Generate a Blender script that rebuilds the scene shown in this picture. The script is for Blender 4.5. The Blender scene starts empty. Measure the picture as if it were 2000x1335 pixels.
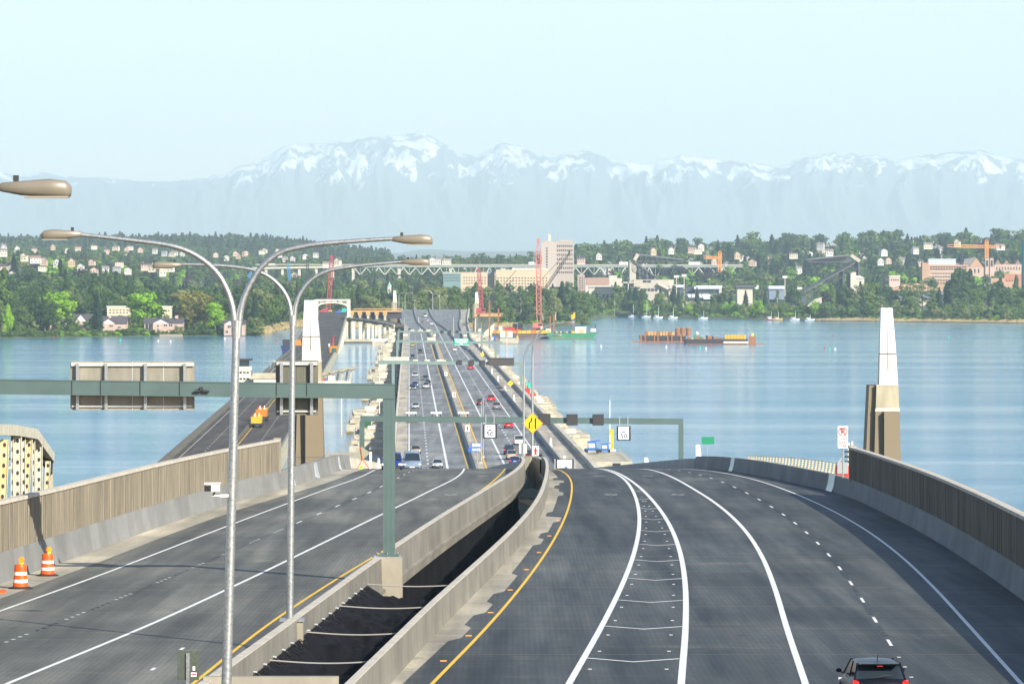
import bpy, bmesh, math, random
from mathutils import Vector, Matrix, noise
R = math.radians
random.seed(7)
sc = bpy.context.scene
# ---------------------------------------------------------------- camera, sky, sun, exposure
FPX, HZ, CZ = 8400.0, 532.0, 40.0          # focal length in photo pixels, horizon row, eye height above the lake
cam_d = bpy.data.cameras.new('camera'); cam = bpy.data.objects.new('camera', cam_d)
sc.collection.objects.link(cam); sc.camera = cam
cam.location = (0, 0, CZ); cam.rotation_euler = (R(90), 0, 0)
cam_d.sensor_width = 36; cam_d.lens = 36 * FPX / 2000; cam_d.shift_y = -(667.5 - HZ) / 2000
cam_d.clip_start = 1; cam_d.clip_end = 200000
SUN_EL, SUN_AZ = R(27), R(36)              # azimuth: angle to the right of straight behind the camera
w = bpy.data.worlds.new('World'); sc.world = w; w.use_nodes = True
nt = w.node_tree; nt.nodes.clear()
o_ = nt.nodes.new('ShaderNodeOutputWorld'); b_ = nt.nodes.new('ShaderNodeBackground')
s_ = nt.nodes.new('ShaderNodeTexSky'); s_.sky_type = 'NISHITA'; s_.sun_disc = False
s_.sun_elevation = SUN_EL; s_.sun_rotation = R(180) - SUN_AZ
s_.altitude = 0; s_.air_density = 1.0; s_.dust_density = 0.6; s_.ozone_density = 2.0
b_.inputs[1].default_value = 0.10
t_ = nt.nodes.new('ShaderNodeMix'); t_.data_type = 'RGBA'; t_.blend_type = 'MULTIPLY'; t_.inputs[0].default_value = 1; t_.inputs[7].default_value = (1.0, .96, 1.035, 1)
nt.links.new(s_.outputs[0], t_.inputs[6]); nt.links.new(t_.outputs[2], b_.inputs[0]); nt.links.new(b_.outputs[0], o_.inputs[0])
sd = bpy.data.lights.new('sun', 'SUN'); sun = bpy.data.objects.new('sun', sd); sc.collection.objects.link(sun)
sd.energy = 5.0; sd.angle = R(0.5); sd.color = (1.0, 0.93, 0.80)
sdir = Vector((math.sin(SUN_AZ) * math.cos(SUN_EL), -math.cos(SUN_AZ) * math.cos(SUN_EL), math.sin(SUN_EL)))
sun.rotation_euler = sdir.to_track_quat('Z', 'Y').to_euler(); sun.location = (0, 0, 300)
vs = sc.view_settings; vs.view_transform = 'Standard'; vs.look = 'None'; vs.gamma = 1; vs.exposure = 0.82
sc.cycles.max_bounces = 6; sc.cycles.transparent_max_bounces = 8; sc.cycles.volume_bounces = 1
sc.cycles.use_denoising = True

# ---------------------------------------------------------------- helpers
C = sc.collection
def P(px, py, d): return Vector(((px - 1000) / FPX * d, d, CZ - (py - HZ) / FPX * d))
def G(px, py, z=0.0):
    d = (CZ - z) * FPX / (py - HZ); return Vector(((px - 1000) / FPX * d, d, z))
def XP(px, d): return (px - 1000) / FPX * d
def ZP(py, d): return CZ - (py - HZ) / FPX * d

MATS = {}
def nodes(name):
    m = bpy.data.materials.new(name); m.use_nodes = True; t = m.node_tree
    return m, t, t.nodes['Principled BSDF']
def mat(name, col, rough=0.6, metal=0.0, var=0.0, scale=1.0, bump=0.0, spec=0.5, emit=None, col2=None, sc3=None, obj=False, trans=0):
    """plain colour, optionally broken up by two octaves of noise (var), second colour (col2) and bump"""
    if name in MATS: return MATS[name]
    m, t, p = nodes(name); N = t.nodes; L = t.links
    p.inputs['Base Color'].default_value = (*col, 1); p.inputs['Roughness'].default_value = rough
    p.inputs['Metallic'].default_value = metal; p.inputs['Specular IOR Level'].default_value = spec
    if emit: p.inputs['Emission Color'].default_value = (*emit[:3], 1); p.inputs['Emission Strength'].default_value = emit[3]
    if var or bump:
        tc = N.new('ShaderNodeTexCoord'); mp = N.new('ShaderNodeMapping'); mp.inputs['Scale'].default_value = sc3 or (scale,) * 3
        L.new(tc.outputs['Object'], mp.inputs[0])
        nz = N.new('ShaderNodeTexNoise'); nz.inputs['Scale'].default_value = 1; nz.inputs['Detail'].default_value = 7; nz.inputs['Roughness'].default_value = .65
        L.new(mp.outputs[0], nz.inputs[0])
        if var:
            rp = N.new('ShaderNodeValToRGB'); rp.color_ramp.elements[0].position = .3; rp.color_ramp.elements[1].position = .7
            c2 = col2 or tuple(min(1, c * (1 + var)) for c in col); c1 = col if col2 else tuple(c * (1 - var) for c in col)
            rp.color_ramp.elements[0].color = (*c1, 1); rp.color_ramp.elements[1].color = (*c2, 1)
            L.new(nz.outputs[0], rp.inputs[0]); out = rp.outputs[0]
            L.new(out, p.inputs['Base Color'])
        if bump:
            b = N.new('ShaderNodeBump'); b.inputs['Strength'].default_value = min(1, bump); b.inputs['Distance'].default_value = bump
            L.new(nz.outputs[0], b.inputs['Height']); L.new(b.outputs[0], p.inputs['Normal'])
    MATS[name] = m
    return m

class MB:
    """collects shapes into one mesh"""
    def __init__(s): s.v = []; s.f = []; s.mi = []; s.m = []; s.sm = []
    def mat(s, m):
        if m not in s.m: s.m.append(m)
        return s.m.index(m)
    def add(s, vs, fs, m, smooth=False):
        b = len(s.v); k = s.mat(m); s.v += [tuple(v) for v in vs]
        for f in fs: s.f.append(tuple(b + i for i in f)); s.mi.append(k); s.sm.append(smooth)
        return s
    def box(s, x0, x1, y0, y1, z0, z1, m, M=None, taper=None):
        tx, ty = taper or (1, 1); cx, cy = (x0 + x1) / 2, (y0 + y1) / 2
        vs = [(x0, y0, z0), (x1, y0, z0), (x1, y1, z0), (x0, y1, z0)] + [(cx + (x - cx) * tx, cy + (y - cy) * ty, z1) for x, y in ((x0, y0), (x1, y0), (x1, y1), (x0, y1))]
        if M: vs = [M @ Vector(v) for v in vs]
        return s.add(vs, [(3, 2, 1, 0), (4, 5, 6, 7), (0, 1, 5, 4), (1, 2, 6, 5), (2, 3, 7, 6), (3, 0, 4, 7)], m)
    def bar(s, a, b, w, h, m):
        """square bar from a to b, w wide, h high"""
        a = Vector(a); b = Vector(b); d = b - a; L = d.length; d.normalize()
        up = Vector((0, 0, 1)) if abs(d.z) < .95 else Vector((0, 1, 0))
        x = d.cross(up).normalized(); z = x.cross(d)
        vs = [p + x * (i * w / 2) + z * (j * h / 2) for p in (a, b) for i, j in ((-1, -1), (1, -1), (1, 1), (-1, 1))]
        return s.add(vs, [(0, 1, 2, 3), (7, 6, 5, 4), (0, 4, 5, 1), (1, 5, 6, 2), (2, 6, 7, 3), (3, 7, 4, 0)], m)
    def tube(s, pts, r, m, n=8, cap=True, smooth=True):
        pts = [Vector(p) for p in pts]; rs = r if isinstance(r, (list, tuple)) else [r] * len(pts)
        vs = []; fs = []; px = None
        for i, p in enumerate(pts):
            d = (pts[min(i + 1, len(pts) - 1)] - pts[max(i - 1, 0)]).normalized()
            if px is None:
                px = d.cross(Vector((0, 1, 0)) if abs(d.y) < .9 else Vector((1, 0, 0))).normalized()
            px = (px - d * px.dot(d)).normalized(); py = d.cross(px)
            for k in range(n):
                a = 2 * math.pi * k / n; vs.append(p + px * (math.cos(a) * rs[i]) + py * (math.sin(a) * rs[i]))
        for i in range(len(pts) - 1):
            for k in range(n):
                k2 = (k + 1) % n; fs.append((i * n + k, i * n + k2, (i + 1) * n + k2, (i + 1) * n + k))
        s.add(vs, fs, m, smooth)
        if cap:
            s.add([vs[k] for k in range(n)], [tuple(range(n))[::-1]], m); s.add(vs[-n:], [tuple(range(n))], m)
        return s
    def prism(s, poly, h0, h1, m, axis='y', M=None):
        """poly in the plane across `axis`, extruded h0..h1"""
        n = len(poly)
        if axis == 'y': f = lambda p, h: Vector((p[0], h, p[1]))
        elif axis == 'x': f = lambda p, h: Vector((h, p[0], p[1]))
        else: f = lambda p, h: Vector((p[0], p[1], h))
        vs = [f(p, h0) for p in poly] + [f(p, h1) for p in poly]
        if M: vs = [M @ v for v in vs]
        return s.add(vs, [tuple(range(n)), tuple(range(2 * n - 1, n - 1, -1))] + [(i, n + i, n + (i + 1) % n, (i + 1) % n) for i in range(n)], m)
    def lathe(s, prof, m, n=16, c=(0, 0), smooth=True):
        vs = [(c[0] + r * math.cos(2 * math.pi * k / n), c[1] + r * math.sin(2 * math.pi * k / n), z) for r, z in prof for k in range(n)]
        fs = [(i * n + k, i * n + (k + 1) % n, (i + 1) * n + (k + 1) % n, (i + 1) * n + k) for i in range(len(prof) - 1) for k in range(n)]
        return s.add(vs, fs, m, smooth)
    def loft(s, rings, m, smooth=True, caps=True, closed=True):
        n = len(rings[0]); vs = [v for r in rings for v in r]; fs = []
        kk = n if closed else n - 1
        for i in range(len(rings) - 1):
            for k in range(kk):
                k2 = (k + 1) % n; fs.append((i * n + k, i * n + k2, (i + 1) * n + k2, (i + 1) * n + k))
        s.add(vs, fs, m, smooth)
        if caps and closed: s.add(rings[0], [tuple(range(n))[::-1]], m); s.add(rings[-1], [tuple(range(n))], m)
        return s
    def mesh(s, name='mesh', fix=True):
        me = bpy.data.meshes.new(name); me.from_pydata(s.v, [], s.f)
        for m in s.m: me.materials.append(m)
        me.polygons.foreach_set('material_index', s.mi); me.polygons.foreach_set('use_smooth', s.sm)
        if fix and len(s.f) < 30000:
            bm = bmesh.new(); bm.from_mesh(me); bmesh.ops.recalc_face_normals(bm, faces=bm.faces); bm.to_mesh(me); bm.free()
        me.update(); return me
    def build(s, name, parent=None, label=None, cat=None, group=None, kind=None, loc=None, rz=0, fix=True):
        o = bpy.data.objects.new(name, s.mesh(name, fix)); C.objects.link(o)
        if parent: o.parent = parent
        if loc is not None: o.location = loc
        if rz: o.rotation_euler = (0, 0, rz)
        return tag(o, label, cat, group, kind)
def tag(o, label=None, cat=None, group=None, kind=None):
    for k, v in (('label', label), ('category', cat), ('group', group), ('kind', kind)):
        if v: o[k] = v
    return o
def thing(name, label, cat, loc=(0, 0, 0), rz=0, group=None):
    o = bpy.data.objects.new(name, None); C.objects.link(o); o.empty_display_size = .2
    o.location = loc; o.rotation_euler = (0, 0, rz)
    return tag(o, label, cat, group)
def obj(name, me, parent=None, loc=None, rz=0, s=None):
    o = bpy.data.objects.new(name, me); C.objects.link(o)
    if parent: o.parent = parent
    if loc is not None: o.location = loc
    if rz: o.rotation_euler = (0, 0, rz)
    if s: o.scale = s if hasattr(s, '__len__') else (s, s, s)
    return o
def kids(o): return [c for c in bpy.data.objects if c.parent == o]
def dup(root, loc, rz=0, label=None, group=None, s=None, ch=None):
    r = root.copy(); C.objects.link(r); r.location = loc; r.rotation_euler = (0, 0, rz)
    if label: r['label'] = label
    if group: r['group'] = group
    if s: r.scale = s if hasattr(s, '__len__') else (s, s, s)
    for c0 in (ch if ch is not None else kids(root)):
        c = c0.copy(); C.objects.link(c); c.parent = r
        for g0 in (kids(c0) if ch is None else []):
            g = g0.copy(); C.objects.link(g); g.parent = c
    return r
def text(name, body, size, m, parent, loc, rot=(math.pi / 2, 0, 0), ext=.004, align='CENTER', sx=1):
    cu = bpy.data.curves.new(name, 'FONT'); cu.body = body; cu.size = size; cu.align_x = align; cu.align_y = 'CENTER'; cu.extrude = ext; cu.offset = size * .022; cu.space_line = .9
    o = bpy.data.objects.new('tmp', cu); C.objects.link(o)
    me = bpy.data.meshes.new_from_object(o.evaluated_get(bpy.context.evaluated_depsgraph_get())); bpy.data.objects.remove(o)
    me.materials.clear(); me.materials.append(m)
    t = bpy.data.objects.new(name, me); C.objects.link(t); t.parent = parent; t.location = loc; t.rotation_euler = rot; t.scale = (sx, 1, 1)
    return t
class Curve:
    """monotone-ish cubic X(Y) through stations"""
    def __init__(s, pts):
        pts = sorted(pts, key=lambda p: p[0]); s.y = [p[0] for p in pts]; s.x = [p[1] for p in pts]; n = len(pts)
        dl = [(s.x[i + 1] - s.x[i]) / (s.y[i + 1] - s.y[i]) for i in range(n - 1)]
        s.m = [dl[0]] + [((dl[i - 1] * (s.y[i + 1] - s.y[i]) + dl[i] * (s.y[i] - s.y[i - 1])) / (s.y[i + 1] - s.y[i - 1])) for i in range(1, n - 1)] + [dl[-1]]
    def __call__(s, y):
        if y <= s.y[0]: return s.x[0] + s.m[0] * (y - s.y[0])
        if y >= s.y[-1]: return s.x[-1] + s.m[-1] * (y - s.y[-1])
        i = 0
        while s.y[i + 1] < y: i += 1
        h = s.y[i + 1] - s.y[i]; t = (y - s.y[i]) / h
        return (2*t**3 - 3*t*t + 1) * s.x[i] + (t**3 - 2*t*t + t) * h * s.m[i] + (-2*t**3 + 3*t*t) * s.x[i + 1] + (t**3 - t*t) * h * s.m[i + 1]
# ================================================================ setting: water, ground, hills, mountains
def water():
    m, t, p = nodes('lake_water'); N = t.nodes; L = t.links
    p.inputs['Base Color'].default_value = (.02, .19, .33, 1); p.inputs['Roughness'].default_value = .07; p.inputs['IOR'].default_value = 1.33
    tc = N.new('ShaderNodeTexCoord')
    def nz(sc3, detail=3, rough=.55):
        mp = N.new('ShaderNodeMapping'); mp.inputs['Scale'].default_value = sc3; L.new(tc.outputs['Object'], mp.inputs[0])
        n = N.new('ShaderNodeTexNoise'); n.inputs['Scale'].default_value = 1; n.inputs['Detail'].default_value = detail; n.inputs['Roughness'].default_value = rough
        L.new(mp.outputs[0], n.inputs[0]); return n.outputs[0]
    band = nz((.0011, .013, 1), 6, .62)                # wind-ruffled streaks and calm slicks
    rp = N.new('ShaderNodeMapRange'); rp.inputs['From Min'].default_value = .40; rp.inputs['From Max'].default_value = .62
    rp.inputs['To Min'].default_value = .25; rp.inputs['To Max'].default_value = 1.0; L.new(band, rp.inputs[0])
    rip = nz((.34, .8, 1), 5); chop = nz((.05, .12, 1), 3)
    ad = N.new('ShaderNodeMath'); ad.operation = 'ADD'; L.new(rip, ad.inputs[0]); L.new(chop, ad.inputs[1])
    mu = N.new('ShaderNodeMath'); mu.operation = 'MULTIPLY'; L.new(ad.outputs[0], mu.inputs[0]); L.new(rp.outputs[0], mu.inputs[1])
    b = N.new('ShaderNodeBump'); b.inputs['Strength'].default_value = .7; b.inputs['Distance'].default_value = .48
    L.new(mu.outputs[0], b.inputs['Height']); L.new(b.outputs[0], p.inputs['Normal'])
    MATS['water'] = m
    s = MB()
    ys = [-400, 0, 400, 800, 1600, 3200, 5000, 9000]
    s.add([(x, y, 0) for y in ys for x in (-6000, -1500, 0, 1500, 6000)], [(i * 5 + k, i * 5 + k + 1, i * 5 + k + 6, i * 5 + k + 5) for i in range(len(ys) - 1) for k in range(4)], m)
    s.build('water', kind='structure', label='calm pale blue lake with darker wind streaks')
water()

SH = Curve([(-600, 2600), (0, 2625), (250, 2690), (480, 2735), (515, 2745), (535, 2900), (570, 3080), (700, 3090), (900, 3110), (1060, 3190), (1135, 3330), (1150, 3480), (1162, 3700), (1180, 3800), (1300, 3740), (1500, 3620), (1750, 3500), (2000, 3390), (2600, 3300)])
YT = [2700, 3300, 3800, 4300, 5000, 5600, 6300, 7500, 8800, 11000]
ZT = {-500: [3, 8, 32, 50, 55, 52, 58, 70, 92, 70], 0: [3, 7, 30, 44, 50, 50, 56, 70, 90, 70], 250: [3, 6, 26, 38, 42, 45, 50, 70, 90, 70], 330: [3, 5, 14, 27, 33, 38, 45, 70, 92, 70], 520: [2, 3, 7, 12, 18, 26, 40, 60, 92, 70],
      740: [2, 2, 5, 9, 16, 36, 46, 50, 60, 50], 1050: [2, 2, 4, 9, 16, 36, 50, 50, 48, 40], 1300: [2, 2, 4, 10, 22, 42, 64, 66, 55, 40],
      1600: [2, 2, 5, 13, 24, 46, 68, 72, 58, 40], 2000: [2, 3, 7, 17, 32, 52, 74, 78, 58, 40], 2600: [2, 3, 7, 17, 32, 52, 74, 78, 58, 40]}
PXK = sorted(ZT)
def lerp_tab(x, xs, ys):
    if x <= xs[0]: return ys[0]
    for i in range(len(xs) - 1):
        if x < xs[i + 1]: return ys[i] + (ys[i + 1] - ys[i]) * (x - xs[i]) / (xs[i + 1] - xs[i])
    return ys[-1]
def zg(px, Y):
    sh = SH(px)
    if Y < sh: return -3.0
    z = lerp_tab(px, PXK, [lerp_tab(Y, YT, ZT[k]) for k in PXK])
    X = XP(px, Y)
    z += noise.noise(Vector((X * .004, Y * .003, 0))) * min(4.0, z * .18)
    e = min(1, (Y - sh) / 25); return .25 + (z - .25) * e * e * (3 - 2 * e) if e < 1 else z
def ground():
    g = mat('shore_grass', (.035, .060, .018), .95, var=.5, col2=(.10, .12, .04), sc3=(.02, .02, .02))
    s = MB(); n = 0; rows = []
    pxs = [-600 + i * 12 for i in range(int(3200 / 12) + 1)]
    for px in pxs:
        sh = SH(px); ys = [sh - 3, sh, sh + 6, sh + 14, sh + 26, sh + 60]
        y = sh + 120
        while y < 11500: ys.append(y); y += 90 if y < 6500 else 300
        rows.append(ys)
    n = min(len(r) for r in rows); vs = []
    for px, ys in zip(pxs, rows):
        for y in ys[:n - 1] + [11500]:
            vs.append((XP(px, y), y, zg(px, y) if y > SH(px) - 1 else -1.5))
    fs = [(i * n + k, (i + 1) * n + k, (i + 1) * n + k + 1, i * n + k + 1) for i in range(len(pxs) - 1) for k in range(n - 1)]
    s.add(vs, fs, g, True); s.build('ground', kind='structure', label='low wooded land rising to the hills across the lake', fix=False)
ground()

def mountains():
    prof = [(-700, 350), (-300, 345), (0, 332), (40, 345), (80, 335), (130, 345), (200, 346), (260, 352), (330, 354), (400, 346), (440, 338), (470, 322), (500, 320), (545, 290), (570, 280), (600, 282), (655, 275),
            (690, 278), (700, 270), (740, 265), (790, 262), (825, 256), (860, 275), (880, 287), (900, 300), (930, 303), (960, 290), (980, 278), (1000, 280), (1030, 290), (1060, 305), (1080, 308), (1105, 297), (1140, 293),
            (1170, 300), (1200, 318), (1230, 315), (1260, 320), (1290, 312), (1330, 303), (1370, 305), (1400, 312), (1440, 315), (1480, 318), (1520, 325), (1560, 310), (1590, 303), (1630, 298), (1645, 305), (1663, 297),
            (1680, 305), (1710, 300), (1750, 315), (1790, 305), (1850, 297), (1900, 293), (1915, 292), (1950, 303), (2000, 312), (2300, 330), (2700, 340)]
    xs = [p[0] for p in prof]; hs = [(HZ - p[1]) for p in prof]
    m, t, p = nodes('mountain_snow_rock'); N = t.nodes; L = t.links; p.inputs['Roughness'].default_value = .9
    tc = N.new('ShaderNodeTexCoord'); sp = N.new('ShaderNodeSeparateXYZ'); L.new(tc.outputs['Object'], sp.inputs[0])
    nz = N.new('ShaderNodeTexNoise'); nz.inputs['Scale'].default_value = .0022; nz.inputs['Detail'].default_value = 11; nz.inputs['Roughness'].default_value = .64; nz.inputs['Distortion'].default_value = .7
    L.new(tc.outputs['Object'], nz.inputs[0])
    ge = N.new('ShaderNodeNewGeometry'); sn = N.new('ShaderNodeSeparateXYZ'); L.new(ge.outputs['Normal'], sn.inputs[0])
    # snow keeps to high ground, thinning with height
    mr = N.new('ShaderNodeMapRange'); mr.inputs['From Min'].default_value = 845; mr.inputs['From Max'].default_value = 1160; mr.inputs['To Min'].default_value = -.17; mr.inputs['To Max'].default_value = .014
    L.new(sp.outputs['Z'], mr.inputs[0])
    a = N.new('ShaderNodeMath'); a.operation = 'ADD'; L.new(nz.outputs[0], a.inputs[0]); L.new(mr.outputs[0], a.inputs[1])
    sx = N.new('ShaderNodeMath'); sx.operation = 'MULTIPLY'; sx.inputs[1].default_value = -.07; L.new(sn.outputs['X'], sx.inputs[0])
    a2 = N.new('ShaderNodeMath'); a2.operation = 'ADD'; L.new(a.outputs[0], a2.inputs[0]); L.new(sx.outputs[0], a2.inputs[1])
    rp = N.new('ShaderNodeValToRGB'); rp.color_ramp.elements[0].position = .508; rp.color_ramp.elements[1].position = .514
    rp.color_ramp.elements[0].color = (.10, .135, .16, 1); rp.color_ramp.elements[1].color = (.85, .87, .9, 1)
    L.new(a2.outputs[0], rp.inputs[0])
    fz = N.new('ShaderNodeMapRange'); fz.inputs['From Min'].default_value = 795; fz.inputs['From Max'].default_value = 1060; L.new(sp.outputs['Z'], fz.inputs[0])
    fm = N.new('ShaderNodeMix'); fm.data_type = 'RGBA'; fm.inputs[6].default_value = (.075, .10, .11, 1); L.new(fz.outputs[0], fm.inputs[0]); L.new(rp.outputs[0], fm.inputs[7]); L.new(fm.outputs[2], p.inputs['Base Color'])
    D = 46000; nv = 64; s = MB(); vs = []; pxs = [-650 + i * 4.5 for i in range(740)]
    for px in pxs:
        top = lerp_tab(px, xs, hs) + noise.fractal(Vector((px * .09, 3, 0)), .7, 2, 6) * 4.5 - 1
        for k in range(nv + 4):
            v = k / nv; Y = D - 5200 + 5200 * v
            H = 40 + top * D / FPX
            # foreground ridges stay low, the wall climbs at the back
            rid = noise.ridged_multi_fractal(Vector((px * .014 + v * 1.2, v * 3.0, 1.7)), .8, 2.2, 7, 1, 2) * .36 * (.10 + .90 * min(1, v * 1.35) ** 4)
            base = .10 + .55 * v ** 1.6
            f = base + rid * (v * (1 - v) * 2.6 + .12 * (1 - v)) * .9 + (.35 * max(0, (v - .55) / .45) ** 1.4 if v > .55 else 0)
            if v > .96: f = f * (1 - (v - .96) / .04) + 1.0 * (v - .96) / .04 if v <= 1 else 1 - (v - 1) * 6
            z = H * min(f, .985 if v < 1 else 1.2)
            vs.append((XP(px, D) * Y / D, Y, z if k else -40))
    n = nv + 4
    fs = [(i * n + k, (i + 1) * n + k, (i + 1) * n + k + 1, i * n + k + 1) for i in range(len(pxs) - 1) for k in range(n - 1)]
    s.add(vs, fs, m, True); s.build('mountains', kind='structure', label='hazy snow-streaked mountain range on the horizon', fix=False)
mountains()
def far_land():   # wooded lowland between the hills and the mountains
    g = mat('far_forest', (.035, .05, .025), .95, var=.4, sc3=(.002, .002, .002))
    s = MB(); pxs = [-700 + i * 40 for i in range(86)]; ys = [11400, 13000, 16000, 22000, 28000, 38000]; zs = [40, 62, 80, 120, 180, 120]
    vs = [(XP(px, y), y, z + noise.noise(Vector((px * .01, y * .001, 0))) * z * .25) for px in pxs for y, z in zip(ys, zs)]
    n = len(ys); fs = [(i * n + k, (i + 1) * n + k, (i + 1) * n + k + 1, i * n + k + 1) for i in range(len(pxs) - 1) for k in range(n - 1)]
    s.add(vs, fs, g, True); s.build('hills', kind='structure', label='low hazy hills below the mountains', fix=False)
far_land()
def haze():
    m = bpy.data.materials.new('haze_air'); m.use_nodes = True; t = m.node_tree; t.nodes.clear()
    o = t.nodes.new('ShaderNodeOutputMaterial'); v = t.nodes.new('ShaderNodeVolumePrincipled')
    v.inputs['Color'].default_value = (.74, .92, 1.0, 1); v.inputs['Density'].default_value = 4.2e-5; v.inputs['Anisotropy'].default_value = 0
    t.links.new(v.outputs[0], o.inputs['Volume'])
    s = MB(); s.box(-7500, 7500, -600, 47500, -60, 1900, m); s.build('haze', kind='stuff', label='thin pale blue morning haze over lake and hills')
haze()

# ================================================================ trees
def leafmat(name, c1, c2):
    m, t, p = nodes(name); N = t.nodes; L = t.links; p.inputs['Roughness'].default_value = .7; p.inputs['Specular IOR Level'].default_value = .25
    oi = N.new('ShaderNodeObjectInfo'); tc = N.new('ShaderNodeTexCoord'); nz = N.new('ShaderNodeTexNoise'); nz.inputs['Scale'].default_value = .35; nz.inputs['Detail'].default_value = 3
    L.new(tc.outputs['Object'], nz.inputs[0])
    a = N.new('ShaderNodeMath'); a.operation = 'ADD'; L.new(oi.outputs['Random'], a.inputs[0]); L.new(nz.outputs[0], a.inputs[1])
    mr = N.new('ShaderNodeMapRange'); mr.inputs['From Min'].default_value = .3; mr.inputs['From Max'].default_value = 1.7; L.new(a.outputs[0], mr.inputs[0])
    mx = N.new('ShaderNodeMix'); mx.data_type = 'RGBA'; mx.inputs[6].default_value = (*c1, 1); mx.inputs[7].default_value = (*c2, 1); L.new(mr.outputs[0], mx.inputs[0])
    L.new(mx.outputs[2], p.inputs['Base Color']); MATS[name] = m; return m
LF = {'dark': leafmat('leaf_dark_green', (.014, .044, .010), (.050, .100, .018)), 'mid': leafmat('leaf_mid_green', (.030, .080, .012), (.105, .165, .024)),
      'bright': leafmat('leaf_fresh_green', (.16, .34, .010), (.20, .38, .012)), 'olive': leafmat('leaf_olive', (.13, .13, .018), (.17, .16, .03)),
      'fir': leafmat('needle_dark_green', (.009, .030, .016), (.024, .060, .026)), 'pale': leafmat('leaf_pale_green', (.10, .14, .035), (.17, .20, .06)),
      'maroon': leafmat('leaf_maroon', (.030, .014, .022), (.05, .025, .03)), 'yellowgreen': leafmat('leaf_yellow_green', (.16, .22, .03), (.20, .26, .04))}
BARK = mat('bark_grey_brown', (.13, .10, .075), .9, var=.3, scale=1.5)
def rv(r): 
    while True:
        v = Vector((r.uniform(-1, 1), r.uniform(-1, 1), r.uniform(-1, 1)))
        if .05 < v.length < 1: return v
def leaf_quads(s, c, rad, n, size, m, r):
    vs = []; fs = []; size *= QS[0]
    for _ in range(n):
        d = rv(r).normalized(); d.z *= .85; p = Vector(c) + Vector((d.x * rad[0], d.y * rad[1], d.z * rad[2])) * r.uniform(.62, 1.05)
        nn = (d + rv(r) * .75).normalized(); u = nn.cross(rv(r)).normalized(); v = nn.cross(u); q = size * r.uniform(.6, 1.25)
        b = len(vs); vs += [p + u * q, p + v * q * .8, p - u * q, p - v * q * .7]; fs.append((b, b + 1, b + 2, b + 3))
    s.add(vs, fs, m)
QS = [1.0]
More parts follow.
